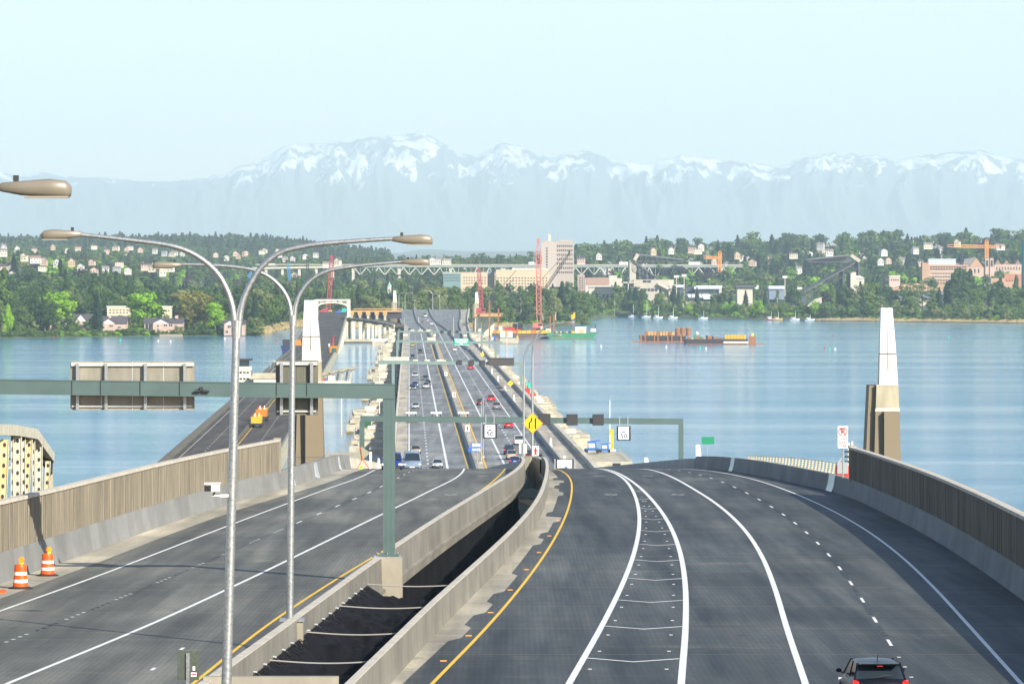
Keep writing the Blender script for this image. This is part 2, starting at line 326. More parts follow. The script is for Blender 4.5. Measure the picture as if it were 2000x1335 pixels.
def mk_tree(kind, leaf, seed, H=1.0, q=1.0):
    """meshes of a tree 20 m tall: crown, trunk"""
    r = random.Random(seed); cr = MB(); tr = MB(); m = LF[leaf]
    if kind == 'broad':
        nb = 17; tr.tube([(0, 0, -1), (.1, 0, 5), (r.uniform(-.4, .4), .2, 12)], [.5, .38, .15], BARK, 6)
        for k in range(nb):
            a = r.uniform(0, 6.28); h = r.uniform(4.5, 17); rr = (1 - abs((h - 9.5) / 10) ** 2.2) * 5.6 * r.uniform(.35, 1)
            c = (math.cos(a) * rr, math.sin(a) * rr, h); sz = r.uniform(2.0, 3.4)
            leaf_quads(cr, c, (sz, sz, sz * .8), int(110 * q), .52, m, r)
            if k % 3 == 0: tr.tube([(0, 0, 4.5), (c[0] * .5, c[1] * .5, (4.5 + h) / 2 + .5), c], [.22, .15, .06], BARK, 5)
        leaf_quads(cr, (0, 0, 9.5), (4.0, 4.0, 7.5), int(260 * q), .7, m, r)
    elif kind == 'poplar':
        tr.tube([(0, 0, -1), (0, 0, 14)], [.4, .1], BARK, 6)
        for k in range(16):
            h = 3 + 15.5 * k / 16; a = r.uniform(0, 6.28); w_ = (1 - ((h - 8.5) / 12) ** 2) * 2.1
            leaf_quads(cr, (math.cos(a) * w_ * .5, math.sin(a) * w_ * .5, h), (w_ * .75, w_ * .75, 1.9), int(100 * q), .48, m, r)
    elif kind == 'birch':   # loose, see-through crown, pale stem
        pale = mat('bark_pale', (.42, .38, .30), .9, var=.2, scale=1)
        tr.tube([(0, 0, -1), (.2, 0, 8), (-.2, 0, 17)], [.36, .25, .08], pale, 6)
        for k in range(14):
            h = r.uniform(6, 18.5); a = r.uniform(0, 6.28); rr = r.uniform(.5, 3.4) * (1.15 - h / 26)
            c = (math.cos(a) * rr, math.sin(a) * rr, h); leaf_quads(cr, c, (1.5, 1.5, 1.3), int(60 * q), .42, m, r)
            if k % 2 == 0: tr.tube([(0, 0, h - 2.5), c], [.12, .04], pale, 4)
    elif kind == 'fir':
        tr.tube([(0, 0, -1), (0, 0, 18)], [.38, .06], BARK, 6)
        vs = []; fs = []
        for k in range(int(30 * max(.6, q))):
            h = 2.0 + 17.6 * k / (30 * max(.6, q)); w_ = (1 - (h - 1) / 19.4) ** .85 * 4.6 * r.uniform(.75, 1.12)
            nb = 9
            for j in range(nb):
                a = 6.283 * j / nb + r.uniform(-.3, .3); L_ = w_ * r.uniform(.7, 1.1); ca, sa = math.cos(a), math.sin(a)
                for seg in range(4):
                    r0 = L_ * seg / 4; r1 = L_ * (seg + 1.25) / 4; ww = (.50 + .55 * (1 - seg / 4)) * (.45 + w_ / 5.5) * (1 + .35 * (QS[0] - 1)); dz_ = .55 * QS[0]
                    z0 = h - r0 * .22 + r.uniform(-.2, .2); z1 = h - r1 * .34 - .15
                    b = len(vs); vs += [(ca * r0 - sa * ww, sa * r0 + ca * ww, z0 - .25), (ca * r0 + sa * ww, sa * r0 - ca * ww, z0 - .25 - dz_), (ca * r1 + sa * ww * .35, sa * r1 - ca * ww * .35, z1 - dz_ * .8), (ca * r1 - sa * ww * .35, sa * r1 + ca * ww * .35, z1)]
                    fs.append((b, b + 1, b + 2, b + 3))
        cr.add(vs, fs, m)
        leaf_quads(cr, (0, 0, 7.5), (2.0, 2.0, 6.5), int(200 * q), .5, m, r)
    elif kind == 'shrub':
        tr.tube([(0, 0, -1), (0, 0, 2), (1, 0, 7)], [.3, .2, .1], BARK, 5); tr.tube([(0, 0, 1), (-2, .5, 8)], [.2, .1], BARK, 5)
        for k in range(12):
            a = r.uniform(0, 6.28); rr = r.uniform(0, 6.5); h = r.uniform(1.5, 15) * (1 - rr / 13)
            leaf_quads(cr, (math.cos(a) * rr, math.sin(a) * rr, h + 1), (3.4, 3.4, 3.0), int(130 * q), .65, m, r)
    return cr.mesh('crown', False), tr.mesh('trunk', False)
def variants(kind, leaf, n=2): return [mk_tree(kind, leaf, 11 * i + len(kind) * 3 + len(leaf)) for i in range(n)]
V = {('broad', 'dark'): variants('broad', 'dark', 3), ('broad', 'mid'): variants('broad', 'mid', 3), ('broad', 'bright'): variants('broad', 'bright', 2), ('broad', 'olive'): variants('broad', 'olive', 1),
     ('broad', 'pale'): variants('broad', 'pale', 1), ('broad', 'maroon'): variants('broad', 'maroon', 1), ('poplar', 'dark'): variants('poplar', 'dark', 2), ('poplar', 'mid'): variants('poplar', 'mid', 2), ('poplar', 'bright'): variants('poplar', 'bright', 1),
     ('birch', 'pale'): variants('birch', 'pale', 2), ('birch', 'mid'): variants('birch', 'mid', 2), ('fir', 'fir'): variants('fir', 'fir', 3), ('shrub', 'mid'): variants('shrub', 'mid', 2), ('shrub', 'dark'): variants('shrub', 'dark', 1), ('shrub', 'bright'): variants('shrub', 'bright', 1), ('shrub', 'pale'): variants('shrub', 'pale', 1)}
NAMEK = {'broad': 'broadleaf_tree', 'poplar': 'poplar_tree', 'birch': 'birch_tree', 'fir': 'conifer_tree', 'shrub': 'bush'}
COLW = {'dark': 'dark green', 'mid': 'mid green', 'bright': 'bright yellow-green', 'olive': 'olive brown', 'pale': 'pale green', 'maroon': 'dark maroon', 'fir': 'dark'}
KW = {'broad': 'round-crowned tree', 'poplar': 'upright poplar tree', 'birch': 'thin pale-stemmed tree', 'fir': 'pointed conifer tree', 'shrub': 'spreading bush'}
TM = [(60, 'left of the bright yellow-green tree'), (130, 'behind the bright yellow-green tree'), (200, 'behind the left brick houses'), (260, 'behind the middle brick house'), (330, 'behind the long brick house'), (400, 'behind the olive brown tree'), (470, 'behind the nearest lamp pole'), (560, 'left of the second lamp pole'), (620, 'left of the portal truss'), (700, 'behind the portal truss'), (760, 'behind the ramp columns'), (800, 'left of the far lamps'), (860, 'behind the far lamps'), (930, 'left of the dark red crane'), (1000, 'left of the pink crane'), (1060, 'beside the pink crane'), (1165, 'right of the pink crane'),
      (1260, 'below the left stadium stand'), (1340, 'behind the sailboats'), (1450, 'below the glass stand'), (1560, 'below the cream hall'), (1640, 'below the right stadium stand'), (1705, 'left of the pale tower'), (1765, 'behind the pale tower'), (1850, 'right of the pale tower'), (1930, 'below the brick laboratory'), (9999, 'at the right edge')]
def tmark(px): return next(w_ for l, w_ in TM if px < l)
def tree(px, Y, kind, leaf, H, where=None, label=None, wide=1.0, group=None, z=None):
    r = random.Random(int(px * 31 + Y * 7)); me = r.choice(V[(kind, leaf)])
    lab = label or ('%s %s %s %s, %s' % ('tall' if H > 25 else 'small' if H < 14 else 'mid-sized', COLW[leaf], KW[kind], where, tmark(px)))
    g = group or ('%s %s %s' % (COLW[leaf], {'broad':'round-crowned trees','poplar':'poplar trees','birch':'thin see-through trees','fir':'conifer trees','shrub':'bushes'}[kind], where) if not label else None)
    t = thing(NAMEK[kind], lab, 'bush' if kind == 'shrub' else 'tree', (XP(px, Y), Y, (zg(px, Y) if z is None else z) - .2), r.uniform(0, 6.28), g)
    k = H / 20; kw = k * wide * r.uniform(.9, 1.1); t.scale = (kw, kw, k)
    obj('crown', me[0], t); obj('trunk', me[1], t); return t
def belt(name, label, spots, seed, kinds, hr, q=.22):
    """one countless wood: small trees merged into one mesh"""
    import numpy as np
    r = random.Random(seed); protos = []
    QS[0] = q ** -.42
    for kd, lf in kinds:
        cr, tr = mk_tree(kd, lf, r.randint(1, 99), q=q); 
        co = np.empty(len(cr.vertices) * 3, 'f'); cr.vertices.foreach_get('co', co); protos.append((co.reshape(-1, 3) , lf)); bpy.data.meshes.remove(cr); bpy.data.meshes.remove(tr)
    QS[0] = 1.0; allc = []; mi = []; mats = sorted({l for k, l in kinds})
    for px, Y in spots:
        co, lf = protos[r.randrange(len(protos))]; k = r.uniform(*hr) / 20; kw = k * r.uniform(.95, 1.5); a = r.uniform(0, 6.28); c, s_ = math.cos(a), math.sin(a)
        x = (co[:, 0] * c - co[:, 1] * s_) * kw + XP(px, Y); y = (co[:, 0] * s_ + co[:, 1] * c) * kw + Y; z = co[:, 2] * k * r.uniform(.8, 1.1) + zg(px, Y) - 1.5 * k
        allc.append(np.stack([x, y, z], 1)); mi += [mats.index(lf)] * (len(co) // 4)
    co = np.concatenate(allc).astype('f'); n = len(co); me = bpy.data.meshes.new(name)
    me.vertices.add(n); me.vertices.foreach_set('co', co.ravel()); me.loops.add(n); me.loops.foreach_set('vertex_index', np.arange(n, dtype='i'))
    me.polygons.add(n // 4); me.polygons.foreach_set('loop_start', np.arange(0, n, 4, dtype='i'))
    for l in mats:
        m0 = LF[l]; nm = m0.name + '_wood'
        if nm not in bpy.data.materials:      # a wood is one object: let hue vary by place instead of by object
            m2 = m0.copy(); m2.name = nm
            for nd in m2.node_tree.nodes:
                if nd.type == 'TEX_NOISE': nd.inputs['Scale'].default_value = .045
                if nd.type == 'MATH': nd.inputs[0].default_value = .5; [m2.node_tree.links.remove(k) for k in list(nd.inputs[0].links)]
        me.materials.append(bpy.data.materials[nm])
    me.update(); me.validate(); me.polygons.foreach_set('material_index', np.array(mi, 'i')); me.update()
    o = bpy.data.objects.new(name, me); C.objects.link(o); tag(o, label, kind='stuff'); return o
# ================================================================ where the trees stand
rt = random.Random(5)
# left point: big fresh-green and olive trees by the brick apartments
for a in [(112, 2760, 'broad', 'bright', 27, 'round bright yellow-green tree at far left beside the white gabled house', 1.5),
          (283, 2775, 'broad', 'bright', 27, 'bright green spreading tree between the two middle brick apartment houses', 1.45),
          (375, 2765, 'broad', 'olive', 29, 'olive brown spreading tree right of the brick apartment houses', 1.45),
          (420, 2750, 'broad', 'bright', 20, 'smaller bright green tree right of the olive brown tree', 1.2),
          (140, 2680, 'shrub', 'mid', 15, 'wide fresh green tree hanging over the water in front of the white gabled house', .9),
          (190, 2700, 'fir', 'fir', 28, 'dark brown-green conifer standing on the shore left of the brick house', .75),
          (16, 2650, 'shrub', 'bright', 22, 'light yellow-green bush at the left edge of the shore', .45),
          (5, 2700, 'poplar', 'mid', 42, 'tall yellowing poplar at the left edge of the photo', 1.2),
          (301, 3990, 'fir', 'fir', 30, 'tall lone conifer above the houses on the left hill', 1.1),
          (27, 3900, 'fir', 'fir', 26, 'large dark conifer among the houses at far left', 1.5),
          (118, 3950, 'fir', 'fir', 22, 'tall bushy conifer behind the left hillside houses', 1.6),
          (358, 3900, 'fir', 'fir', 17, 'small pointed conifer between hillside houses right of the lone conifer', 1)]:
    tree(a[0], a[1], a[2], a[3], a[4], label=a[5], wide=a[6])
def rowof(n, x0, x1, y0, y1, hs, kinds, where, wide=1.15):
    for i in range(n):
        px = x0 + (x1 - x0) * (i + rt.uniform(.1, .9)) / n; k = rt.choice(kinds); Y = rt.uniform(y0, y1)
        Y = max(Y, SH(px) + 8)
        H = rt.uniform(*hs) * (1.1 if k[0] == 'poplar' else 1)
        tree(px, Y, k[0], k[1], H, where, wide=wide)
DK = [('broad', 'dark'), ('broad', 'dark'), ('broad', 'mid'), ('poplar', 'dark'), ('birch', 'mid'), ('poplar', 'mid'), ('poplar', 'dark'), ('broad', 'pale'), ('fir', 'fir')]
rowof(20, -30, 520, 2960, 3040, (26, 33), DK, 'in the back row')
rowof(20, -30, 540, 2880, 2950, (20, 27), DK + [('broad', 'mid')], 'in the middle row')
rowof(14, -30, 100, 2690, 2800, (14, 24), [('broad', 'dark'), ('broad', 'mid'), ('poplar', 'dark')], 'on the shore')
for px in (60, 75, 92, 105, 185, 240, 250, 262, 300, 345, 352, 366, 380, 395, 404, 425, 465, 485, 500, 508):
    tree(px, SH(px) + 5, 'shrub', rt.choice(['mid', 'mid', 'dark', 'pale']), rt.uniform(5, 8), 'at the waterline', wide=1.3)
MK = [('broad', 'mid'), ('broad', 'mid'), ('broad', 'dark'), ('birch', 'pale'), ('birch', 'mid'), ('broad', 'pale'), ('poplar', 'dark'), ('poplar', 'mid')]
rowof(26, 500, 1150, 3380, 3480, (24, 31), MK, 'in the back row')
rowof(22, 520, 1130, 3240, 3330, (18, 25), MK + [('shrub', 'mid')], 'in the front row')
rowof(9, 520, 770, 3170, 3240, (9, 14), [('shrub', 'pale'), ('shrub', 'mid'), ('birch', 'pale')], 'at the reeds')
for px, H, wd in ((1098, 33, 1.35), (1108, 29, 1.2), (700, 30, 1.2), (640, 29, 1.1)): tree(px, 3390, 'fir', 'fir', H, label={1098: 'big dark spreading conifer beside the black crane boom', 1108: 'dark conifer right behind the big spreading conifer', 700: 'dark tall conifer left of the little white tower', 640: 'dark conifer behind the red crane of the old bridge'}[px], wide=wd)
tree(1085, 3300, 'broad', 'pale', 22, label='pale yellow-green tree right of the pink crane mast', wide=.9)
tree(1138, 3335, 'broad', 'mid', 13, label='round green tree at the tip of the island over the water', wide=1.4)
tree(725, 3200, 'broad', 'pale', 23, label='large pale green tree behind the concrete columns', wide=1.3)
RK = [('broad', 'dark'), ('broad', 'mid'), ('poplar', 'dark'), ('birch', 'pale'), ('birch', 'mid'), ('fir', 'fir'), ('broad', 'dark'), ('poplar', 'mid'), ('fir', 'fir')]
rowof(12, 1190, 1560, 3820, 3880, (17, 24), [('fir', 'fir'), ('birch', 'mid'), ('broad', 'mid'), ('broad', 'dark')], 'on the shore', 1.0)
rowof(30, 1620, 2030, 3620, 3740, (22, 31), RK, 'in the back row', 1.15)
rowof(16, 1600, 2030, 3550, 3600, (12, 20), [('broad', 'mid'), ('shrub', 'mid'), ('birch', 'pale'), ('broad', 'dark')], 'in the front row')
for px, lf in ((1262, 'bright'), (1345, 'bright'), (1362, 'mid'), (1418, 'bright'), (1432, 'bright'), (1475, 'bright'), (1485, 'bright'), (1225, 'mid'), (1205, 'mid'), (1440, 'mid'), (1530, 'mid'), (1575, 'mid'), (1590, 'bright')):
    tree(px, SH(px) + 30, 'shrub', lf, rt.uniform(12, 17), 'at the waterline', wide=.9)
for px in (1884, 1866, 1874, 1893): tree(px, 3680, 'poplar', 'dark', rt.uniform(36, 41), 'in the clump', wide=1.5)
for px in (1230, 1242, 1240, 1255, 1290, 1315, 1325): tree(px, 3900, 'fir', 'fir', rt.uniform(18, 25), 'in the second row', wide=1.2)
# where the hillside houses stand, so that the woods leave them a view
rh = random.Random(33); HSP = []
for i in range(110): px = rh.uniform(1140, 2010); Y = 5250 + 1350 * rh.random() ** .7; HSP.append((px, Y, zg(px, Y) + rh.uniform(4, 9), rh.uniform(.55, .85), 'R'))
for i, (px, py) in enumerate(((1275, 494), (1310, 492), (1352, 490), (1362, 492), (1368, 486), (1395, 513), (1470, 515), (1620, 496), (1603, 484), (1725, 496), (1787, 492), (1812, 482), (1870, 478), (1952, 484), (1440, 502), (1170, 503), (1135, 512), (1550, 501), (1720, 514), (1735, 511))): HSP.append((px, 5150, ZP(py, 5150), .7, 'B'))
# woods nobody could count
def spots(n, x0, x1, y0, y1, seed):
    r = random.Random(seed); out = []
    while len(out) < n:
        Y = math.sqrt(r.uniform(y0 * y0, y1 * y1)); px = r.uniform(x0, x1)
        if Y > SH(px) + 40 and not (px > 1100 and Y > 4700 and any(abs(px - h[0]) < 7 and -20 < h[1] - Y < 330 for h in HSP)): out.append((px, Y))
    return out
MX = [('broad', 'mid'), ('broad', 'dark'), ('broad', 'dark'), ('fir', 'fir'), ('fir', 'fir'), ('broad', 'pale'), ('poplar', 'dark'), ('broad', 'bright'), ('broad', 'maroon')]
belt('woods', 'green wood below the left hillside houses', spots(330, -60, 560, 3080, 3700, 1), 1, MX[:3] + [('broad', 'mid'), ('fir', 'fir')], (18, 27), .2)
belt('woods', 'trees scattered through the left hillside houses', spots(420, -60, 700, 3720, 5400, 2), 2, MX, (9, 17), .2)
belt('woods', 'thick trees between the island and the high steel bridge', spots(520, 480, 1240, 3530, 5000, 3), 3, MX[:6], (15, 25), .2)
belt('woods', 'campus trees around the stadium', spots(480, 1200, 2060, 4150, 5200, 4), 4, MX, (13, 22), .2)
belt('woods', 'trees among the houses on the right hill', spots(2000, 1080, 2080, 5150, 6900, 5), 5, MX[:5] + [('fir', 'fir')] * 3 + MX[:5] + MX[5:6] + [('broad', 'maroon')], (12, 25), .12)
belt('woods', 'trees behind the high steel bridge at centre', spots(620, 600, 1160, 5100, 6600, 6), 6, MX[:5], (13, 25), .15)
belt('woods', 'blue hazy forested ridge on the left horizon', spots(2600, -80, 760, 7600, 9300, 7), 7, [('fir', 'fir'), ('fir', 'fir'), ('broad', 'dark')], (20, 38), .08)
belt('woods', 'hazy trees on the middle left slope', spots(1000, -60, 620, 5300, 7500, 8), 8, [('fir', 'fir'), ('broad', 'dark'), ('broad', 'mid')], (14, 24), .1)

belt('woods', 'tall conifers poking above the roofs of the right hill', spots(420, 1090, 2080, 5200, 6500, 11), 11, [('fir', 'fir'), ('fir', 'fir'), ('broad', 'dark'), ('broad', 'mid')], (24, 38), .2)
belt('woods', 'conifers and round trees in front of the left hillside houses', spots(150, -60, 520, 3560, 3800, 12), 12, [('fir', 'fir'), ('broad', 'dark'), ('broad', 'mid'), ('broad', 'pale')], (11, 17), .3)
def shoreband(n, x0, x1, a, b, seed): r = random.Random(seed); return [(px, SH(px) + r.uniform(a, b)) for px in (r.uniform(x0, x1) for _ in range(n))]
belt('undergrowth', 'dense bushes filling the foot of the woods', shoreband(230, -60, 515, 60, 220, 13) + shoreband(330, 500, 1160, 70, 260, 14) + shoreband(160, 1165, 1600, 40, 160, 15) + shoreband(330, 1590, 2060, 16, 190, 16), 13, [('shrub', 'mid'), ('shrub', 'dark'), ('shrub', 'mid'), ('shrub', 'pale')], (7, 12), .16)
belt('undergrowth', 'low bushes along the waterline', shoreband(200, -60, 515, 3, 16, 23) + shoreband(160, 500, 1160, 20, 70, 24) + shoreband(170, 1165, 1600, 8, 36, 25) + shoreband(200, 1590, 2060, 8, 18, 26), 14, [('shrub', 'mid'), ('shrub', 'dark'), ('shrub', 'mid'), ('shrub', 'bright')], (2.5, 5), .12)
# ================================================================ materials for the bridge
def jointmat(name, col, step, var=.25, dark=.55, axis='Y', rough=.85, sc3=(.6, .25, .35), col2=None, wdt=.012):
    m = mat(name, col, rough, var=var, sc3=sc3, col2=col2); t = m.node_tree; N = t.nodes; L = t.links; p = N['Principled BSDF']
    src = p.inputs['Base Color'].links[0].from_socket
    tc = N.new('ShaderNodeTexCoord'); sp = N.new('ShaderNodeSeparateXYZ'); L.new(tc.outputs['Object'], sp.inputs[0])
    d = N.new('ShaderNodeMath'); d.operation = 'DIVIDE'; d.inputs[1].default_value = step; L.new(sp.outputs[axis], d.inputs[0])
    f = N.new('ShaderNodeMath'); f.operation = 'FRACT'; L.new(d.outputs[0], f.inputs[0])
    c = N.new('ShaderNodeMath'); c.operation = 'LESS_THAN'; c.inputs[1].default_value = wdt; L.new(f.outputs[0], c.inputs[0])
    fl = N.new('ShaderNodeMath'); fl.operation = 'FLOOR'; L.new(d.outputs[0], fl.inputs[0])
    wn = N.new('ShaderNodeTexWhiteNoise'); wn.noise_dimensions = '1D'; L.new(fl.outputs[0], wn.inputs['W'])
    mr = N.new('ShaderNodeMapRange'); mr.inputs['To Min'].default_value = .88; mr.inputs['To Max'].default_value = 1.1; L.new(wn.outputs['Value'], mr.inputs[0])
    mk = N.new('ShaderNodeMath'); mk.operation = 'MULTIPLY'; mk.inputs[1].default_value = 1 - dark; L.new(c.outputs[0], mk.inputs[0])
    sb = N.new('ShaderNodeMath'); sb.operation = 'SUBTRACT'; L.new(mr.outputs[0], sb.inputs[0]); L.new(mk.outputs[0], sb.inputs[1])
    mx = N.new('ShaderNodeVectorMath'); mx.operation = 'SCALE'; L.new(src, mx.inputs[0]); L.new(sb.outputs[0], mx.inputs['Scale'])
    L.new(mx.outputs[0], p.inputs['Base Color']); return m
CONC = jointmat('concrete_barrier', (.20, .20, .188), 3.05, .2, .6)
CONCW = jointmat('concrete_gap_barrier', (.185, .172, .142), 1.52, .25, 1.45, wdt=.04)
CONCB = jointmat('concrete_warm', (.27, .245, .19), 6.1, .25, .6)
CDECK = jointmat('concrete_deck_edge', (.50, .46, .37), 12.2, .2, .7)
CPLAIN = mat('concrete_plain', (.34, .31, .25), .85, var=.2, scale=.8)
GALV = mat('galvanised_steel', (.42, .43, .42), .38, .75, var=.35, scale=14)
GREEN = mat('grey_green_paint', (.072, .115, .108), .42, var=.12, scale=.7)
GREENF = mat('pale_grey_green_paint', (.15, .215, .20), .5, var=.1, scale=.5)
DARK = mat('dark_grey', (.03, .03, .032), .5); BLACK = mat('black', (.012, .012, .013), .5)
WHITE = mat('white_paint', (.72, .72, .68), .6, var=.08, scale=.8); YEL = mat('yellow_road_paint', (.78, .47, .02), .6, var=.1, scale=.6)
def roadmat(name, a, b, stain, joint=12.2, lane=3.5, tine=0):
    m, t, p = nodes(name); N = t.nodes; L = t.links; p.inputs['Roughness'].default_value = .72; p.inputs['Specular IOR Level'].default_value = .35
    tc = N.new('ShaderNodeTexCoord')
    def nz(sc3, dt=6, ro=.6):
        mp = N.new('ShaderNodeMapping'); mp.inputs['Scale'].default_value = sc3; L.new(tc.outputs['Object'], mp.inputs[0])
        n = N.new('ShaderNodeTexNoise'); n.inputs['Scale'].default_value = 1; n.inputs['Detail'].default_value = dt; n.inputs['Roughness'].default_value = ro; L.new(mp.outputs[0], n.inputs[0]); return n.outputs[0]
    def ramp(src, p0, p1, c0, c1):
        r = N.new('ShaderNodeValToRGB'); r.color_ramp.elements[0].position = p0; r.color_ramp.elements[1].position = p1
        r.color_ramp.elements[0].color = (*c0, 1); r.color_ramp.elements[1].color = (*c1, 1); L.new(src, r.inputs[0]); return r.outputs[0]
    def mix(f, x, y, bl='MIX', fac=None):
        k = N.new('ShaderNodeMix'); k.data_type = 'RGBA'; k.blend_type = bl
        if fac is not None: k.inputs[0].default_value = fac
        else: L.new(f, k.inputs[0])
        L.new(x, k.inputs[6]); L.new(y, k.inputs[7]); return k.outputs[2]
    base = ramp(nz((.9, .035, 1)), .34, .68, a, b)                       # long wheel-path streaks
    blot = ramp(nz((.10, .05, 1), 5), .40, .68, (.9, .9, .9), (1.5, 1.46, 1.38)); base = mix(None, base, blot, 'MULTIPLY', 1)
    cross = ramp(nz((.10, 1.1, 1), 4, .7), .56, .72, (1, 1, 1), stain); base = mix(None, base, cross, 'MULTIPLY', .85); wh = ramp(nz((.55, .012, 1), 2, .4), .36, .66, (.78, .78, .78), (1.12, 1.12, 1.12)); base = mix(None, base, wh, 'MULTIPLY', 1); sm = ramp(nz((.16, .10, 1), 3, .55), .66, .80, (1, 1, 1), (1.9, 1.85, 1.7)); base = mix(None, base, sm, 'MULTIPLY', 1); oil = ramp(nz((.8, .35, 1), 2, .5), .70, .78, (1, 1, 1), (.62, .62, .62)); base = mix(None, base, oil, 'MULTIPLY', 1)   # sideways pour marks and dust
    fine = ramp(nz((5, 5, 1), 3), .3, .7, (.86, .86, .86), (1.12, 1.12, 1.12)); base = mix(None, base, fine, 'MULTIPLY', 1)
    vm = N.new('ShaderNodeVectorMath'); vm.operation = 'MULTIPLY'; vm.inputs[1].default_value = (1 / lane, 1 / (joint * 1.37), 0); L.new(tc.outputs['Object'], vm.inputs[0])
    vf = N.new('ShaderNodeVectorMath'); vf.operation = 'FLOOR'; L.new(vm.outputs[0], vf.inputs[0]); wn = N.new('ShaderNodeTexWhiteNoise'); wn.noise_dimensions = '3D'; L.new(vf.outputs[0], wn.inputs['Vector'])
    base = mix(None, base, ramp(wn.outputs['Value'], 0, 1, (.90, .90, .90), (1.12, 1.115, 1.09)), 'MULTIPLY', 1)      # separately poured panels
    sp = N.new('ShaderNodeSeparateXYZ'); L.new(tc.outputs['Object'], sp.inputs[0])
    d = N.new('ShaderNodeMath'); d.operation = 'DIVIDE'; d.inputs[1].default_value = joint; L.new(sp.outputs['Y'], d.inputs[0])
    f = N.new('ShaderNodeMath'); f.operation = 'FRACT'; L.new(d.outputs[0], f.inputs[0])
    c = N.new('ShaderNodeMath'); c.operation = 'LESS_THAN'; c.inputs[1].default_value = .25 / joint; L.new(f.outputs[0], c.inputs[0])
    q = N.new('ShaderNodeRGB'); q.outputs[0].default_value = (stain[0] * b[0], stain[1] * b[1], stain[2] * b[2], 1)
    cc = N.new('ShaderNodeMath'); cc.operation = 'MULTIPLY'; cc.inputs[1].default_value = .45; L.new(c.outputs[0], cc.inputs[0])
    base = mix(cc.outputs[0], base, q.outputs[0])
    if tine:
        wv = N.new('ShaderNodeTexWave'); wv.inputs['Scale'].default_value = tine; wv.bands_direction = 'X'; wv.inputs['Distortion'].default_value = .6; L.new(tc.outputs['Object'], wv.inputs[0])
        base = mix(None, base, ramp(wv.outputs[0], .2, .8, (.93, .93, .93), (1.07, 1.07, 1.07)), 'MULTIPLY', 1)
    L.new(base, p.inputs['Base Color']); return m
ROAD = roadmat('grooved_dark_road', (.024, .030, .035), (.073, .081, .082), (2.1, 1.8, 1.35), 13.0, tine=1.6)
ROADL = roadmat('grooved_road_left', (.068, .070, .062), (.135, .136, .120), (1.55, 1.42, 1.15), 15.0, tine=1.6)
DECK = roadmat('floating_deck_road', (.15, .158, .163), (.21, .218, .222), (1.25, 1.22, 1.15), 9.0)
SHLD = roadmat('pale_shoulder_concrete', (.26, .245, .20), (.40, .37, .30), (1.2, 1.1, .95), 4.0)
PATHM = roadmat('bike_path_concrete', (.33, .30, .25), (.42, .39, .32), (1.2, 1.1, .95), 12.0)
OLDM = roadmat('worn_old_road', (.046, .038, .029), (.082, .068, .052), (1.3, 1.2, 1.0), 18.0)
PAV = WHITE

# ================================================================ road geometry: height and edges as functions of the distance Y
def hz(Y):
    if Y < 300: h = 10.4 + .016 * Y
    elif Y < 420: u = Y - 300; h = 15.2 + .016 * u + .0001417 * u * u
    else: h = 19.16 + .05 * (Y - 420)
    if Y > 660:
        h2 = 33.0; t = min(1, (Y - 660) / 70); h = min(h, 33.4) * (1 - t) + h2 * t
    if Y > 2780: h = 33.0 - 5.2 * min(1, (Y - 2780) / 480) ** 1.3
    return h
def zr(Y): return CZ - hz(Y)
def YS(py, dz=0):       # distance at which the near road (raised dz) shows at row py
    s = (py - HZ) / FPX; a, b = 60, 402
    for _ in range(40):
        m = (a + b) / 2
        if (hz(m) - dz) / m > s: a = m
        else: b = m
    return a
AX = -.02393
def smooth_near(st, crest, deg=4):     # one even sweep through the measured points
    import numpy as np
    ys = [p[0] for p in st] + ([402] if crest is not None else []); xs = [p[1] for p in st] + ([crest] if crest is not None else [])
    ws = [1.0] * len(st) + ([14.0] if crest is not None else []); lo = min(ys)
    c = np.polyfit([(y - 250) / 150 for y in ys], xs, min(deg, len(ys) - 2), w=ws)
    hi = max(p[0] for p in st); yy = [lo + (hi - lo) * i / 7 for i in range(8)]; return [(y, float(np.polyval(c, (y - 250) / 150))) for y in yy]
def line(pts, crest, t, far=None, dz=0):
    st = smooth_near([(YS(py, dz), XP(px, YS(py, dz))) for px, py in pts if py > (938 if not dz else 912)], crest)
    st += [(402, crest)] if crest is not None else []
    st += [(Y, AX * Y + t) for Y in (560, 725, 900, 1500, 2200, 2550)]
    st += [(Y, X) for Y, X in (far or [])] or [(Y, AX * Y + t) for Y in (2900, 3200)]
    return Curve(st)
def FX(px, Y): return XP(px, Y)
LB = line([(0, 1139), (86, 1111), (159, 1086), (260, 1045), (375, 1006), (500, 971), (561, 951)], -15.0, -2.6, [(2800, FX(784, 2800)), (3000, FX(782, 3000)), (3250, FX(786, 3250))])
LW = line([(0, 1194), (144, 1139), (288, 1087), (404, 1045), (500, 1005), (574, 977), (682, 940)], -12.2, 0, [(2800, FX(790, 2800)), (3000, FX(790, 3000)), (3250, FX(793, 3250))])
LD = line([(0, 1259), (66, 1234), (144, 1204), (179, 1189), (277, 1150), (334, 1126), (415, 1094), (500, 1056), (587, 1017), (663, 986), (718, 963)], -8.4, 3.25)
LS = line([(20, 1335), (173, 1266), (288, 1221), (404, 1169), (500, 1124), (574, 1090), (645, 1053), (718, 1017), (773, 990), (827, 964), (881, 939)], -4.4, 6.5)
LY = line([(375, 1335), (432, 1290), (500, 1238), (573, 1180), (645, 1139), (696, 1110), (845, 1017), (878, 999), (929, 966), (958, 943)], -.6, 10.0)
GL = line([(1000, 919), (972, 937), (932, 963), (863, 1003), (773, 1057), (733, 1086), (645, 1152), (578, 1202), (500, 1253), (430, 1300)], .6, 10.7, dz=1.1)       # top inner edge of the median barrier, left half
GR = line([(1069, 974), (1044, 1021), (1000, 1089), (936, 1152), (863, 1217), (809, 1286), (762, 1335)], 2.7, 11.7)                             # foot of its right half
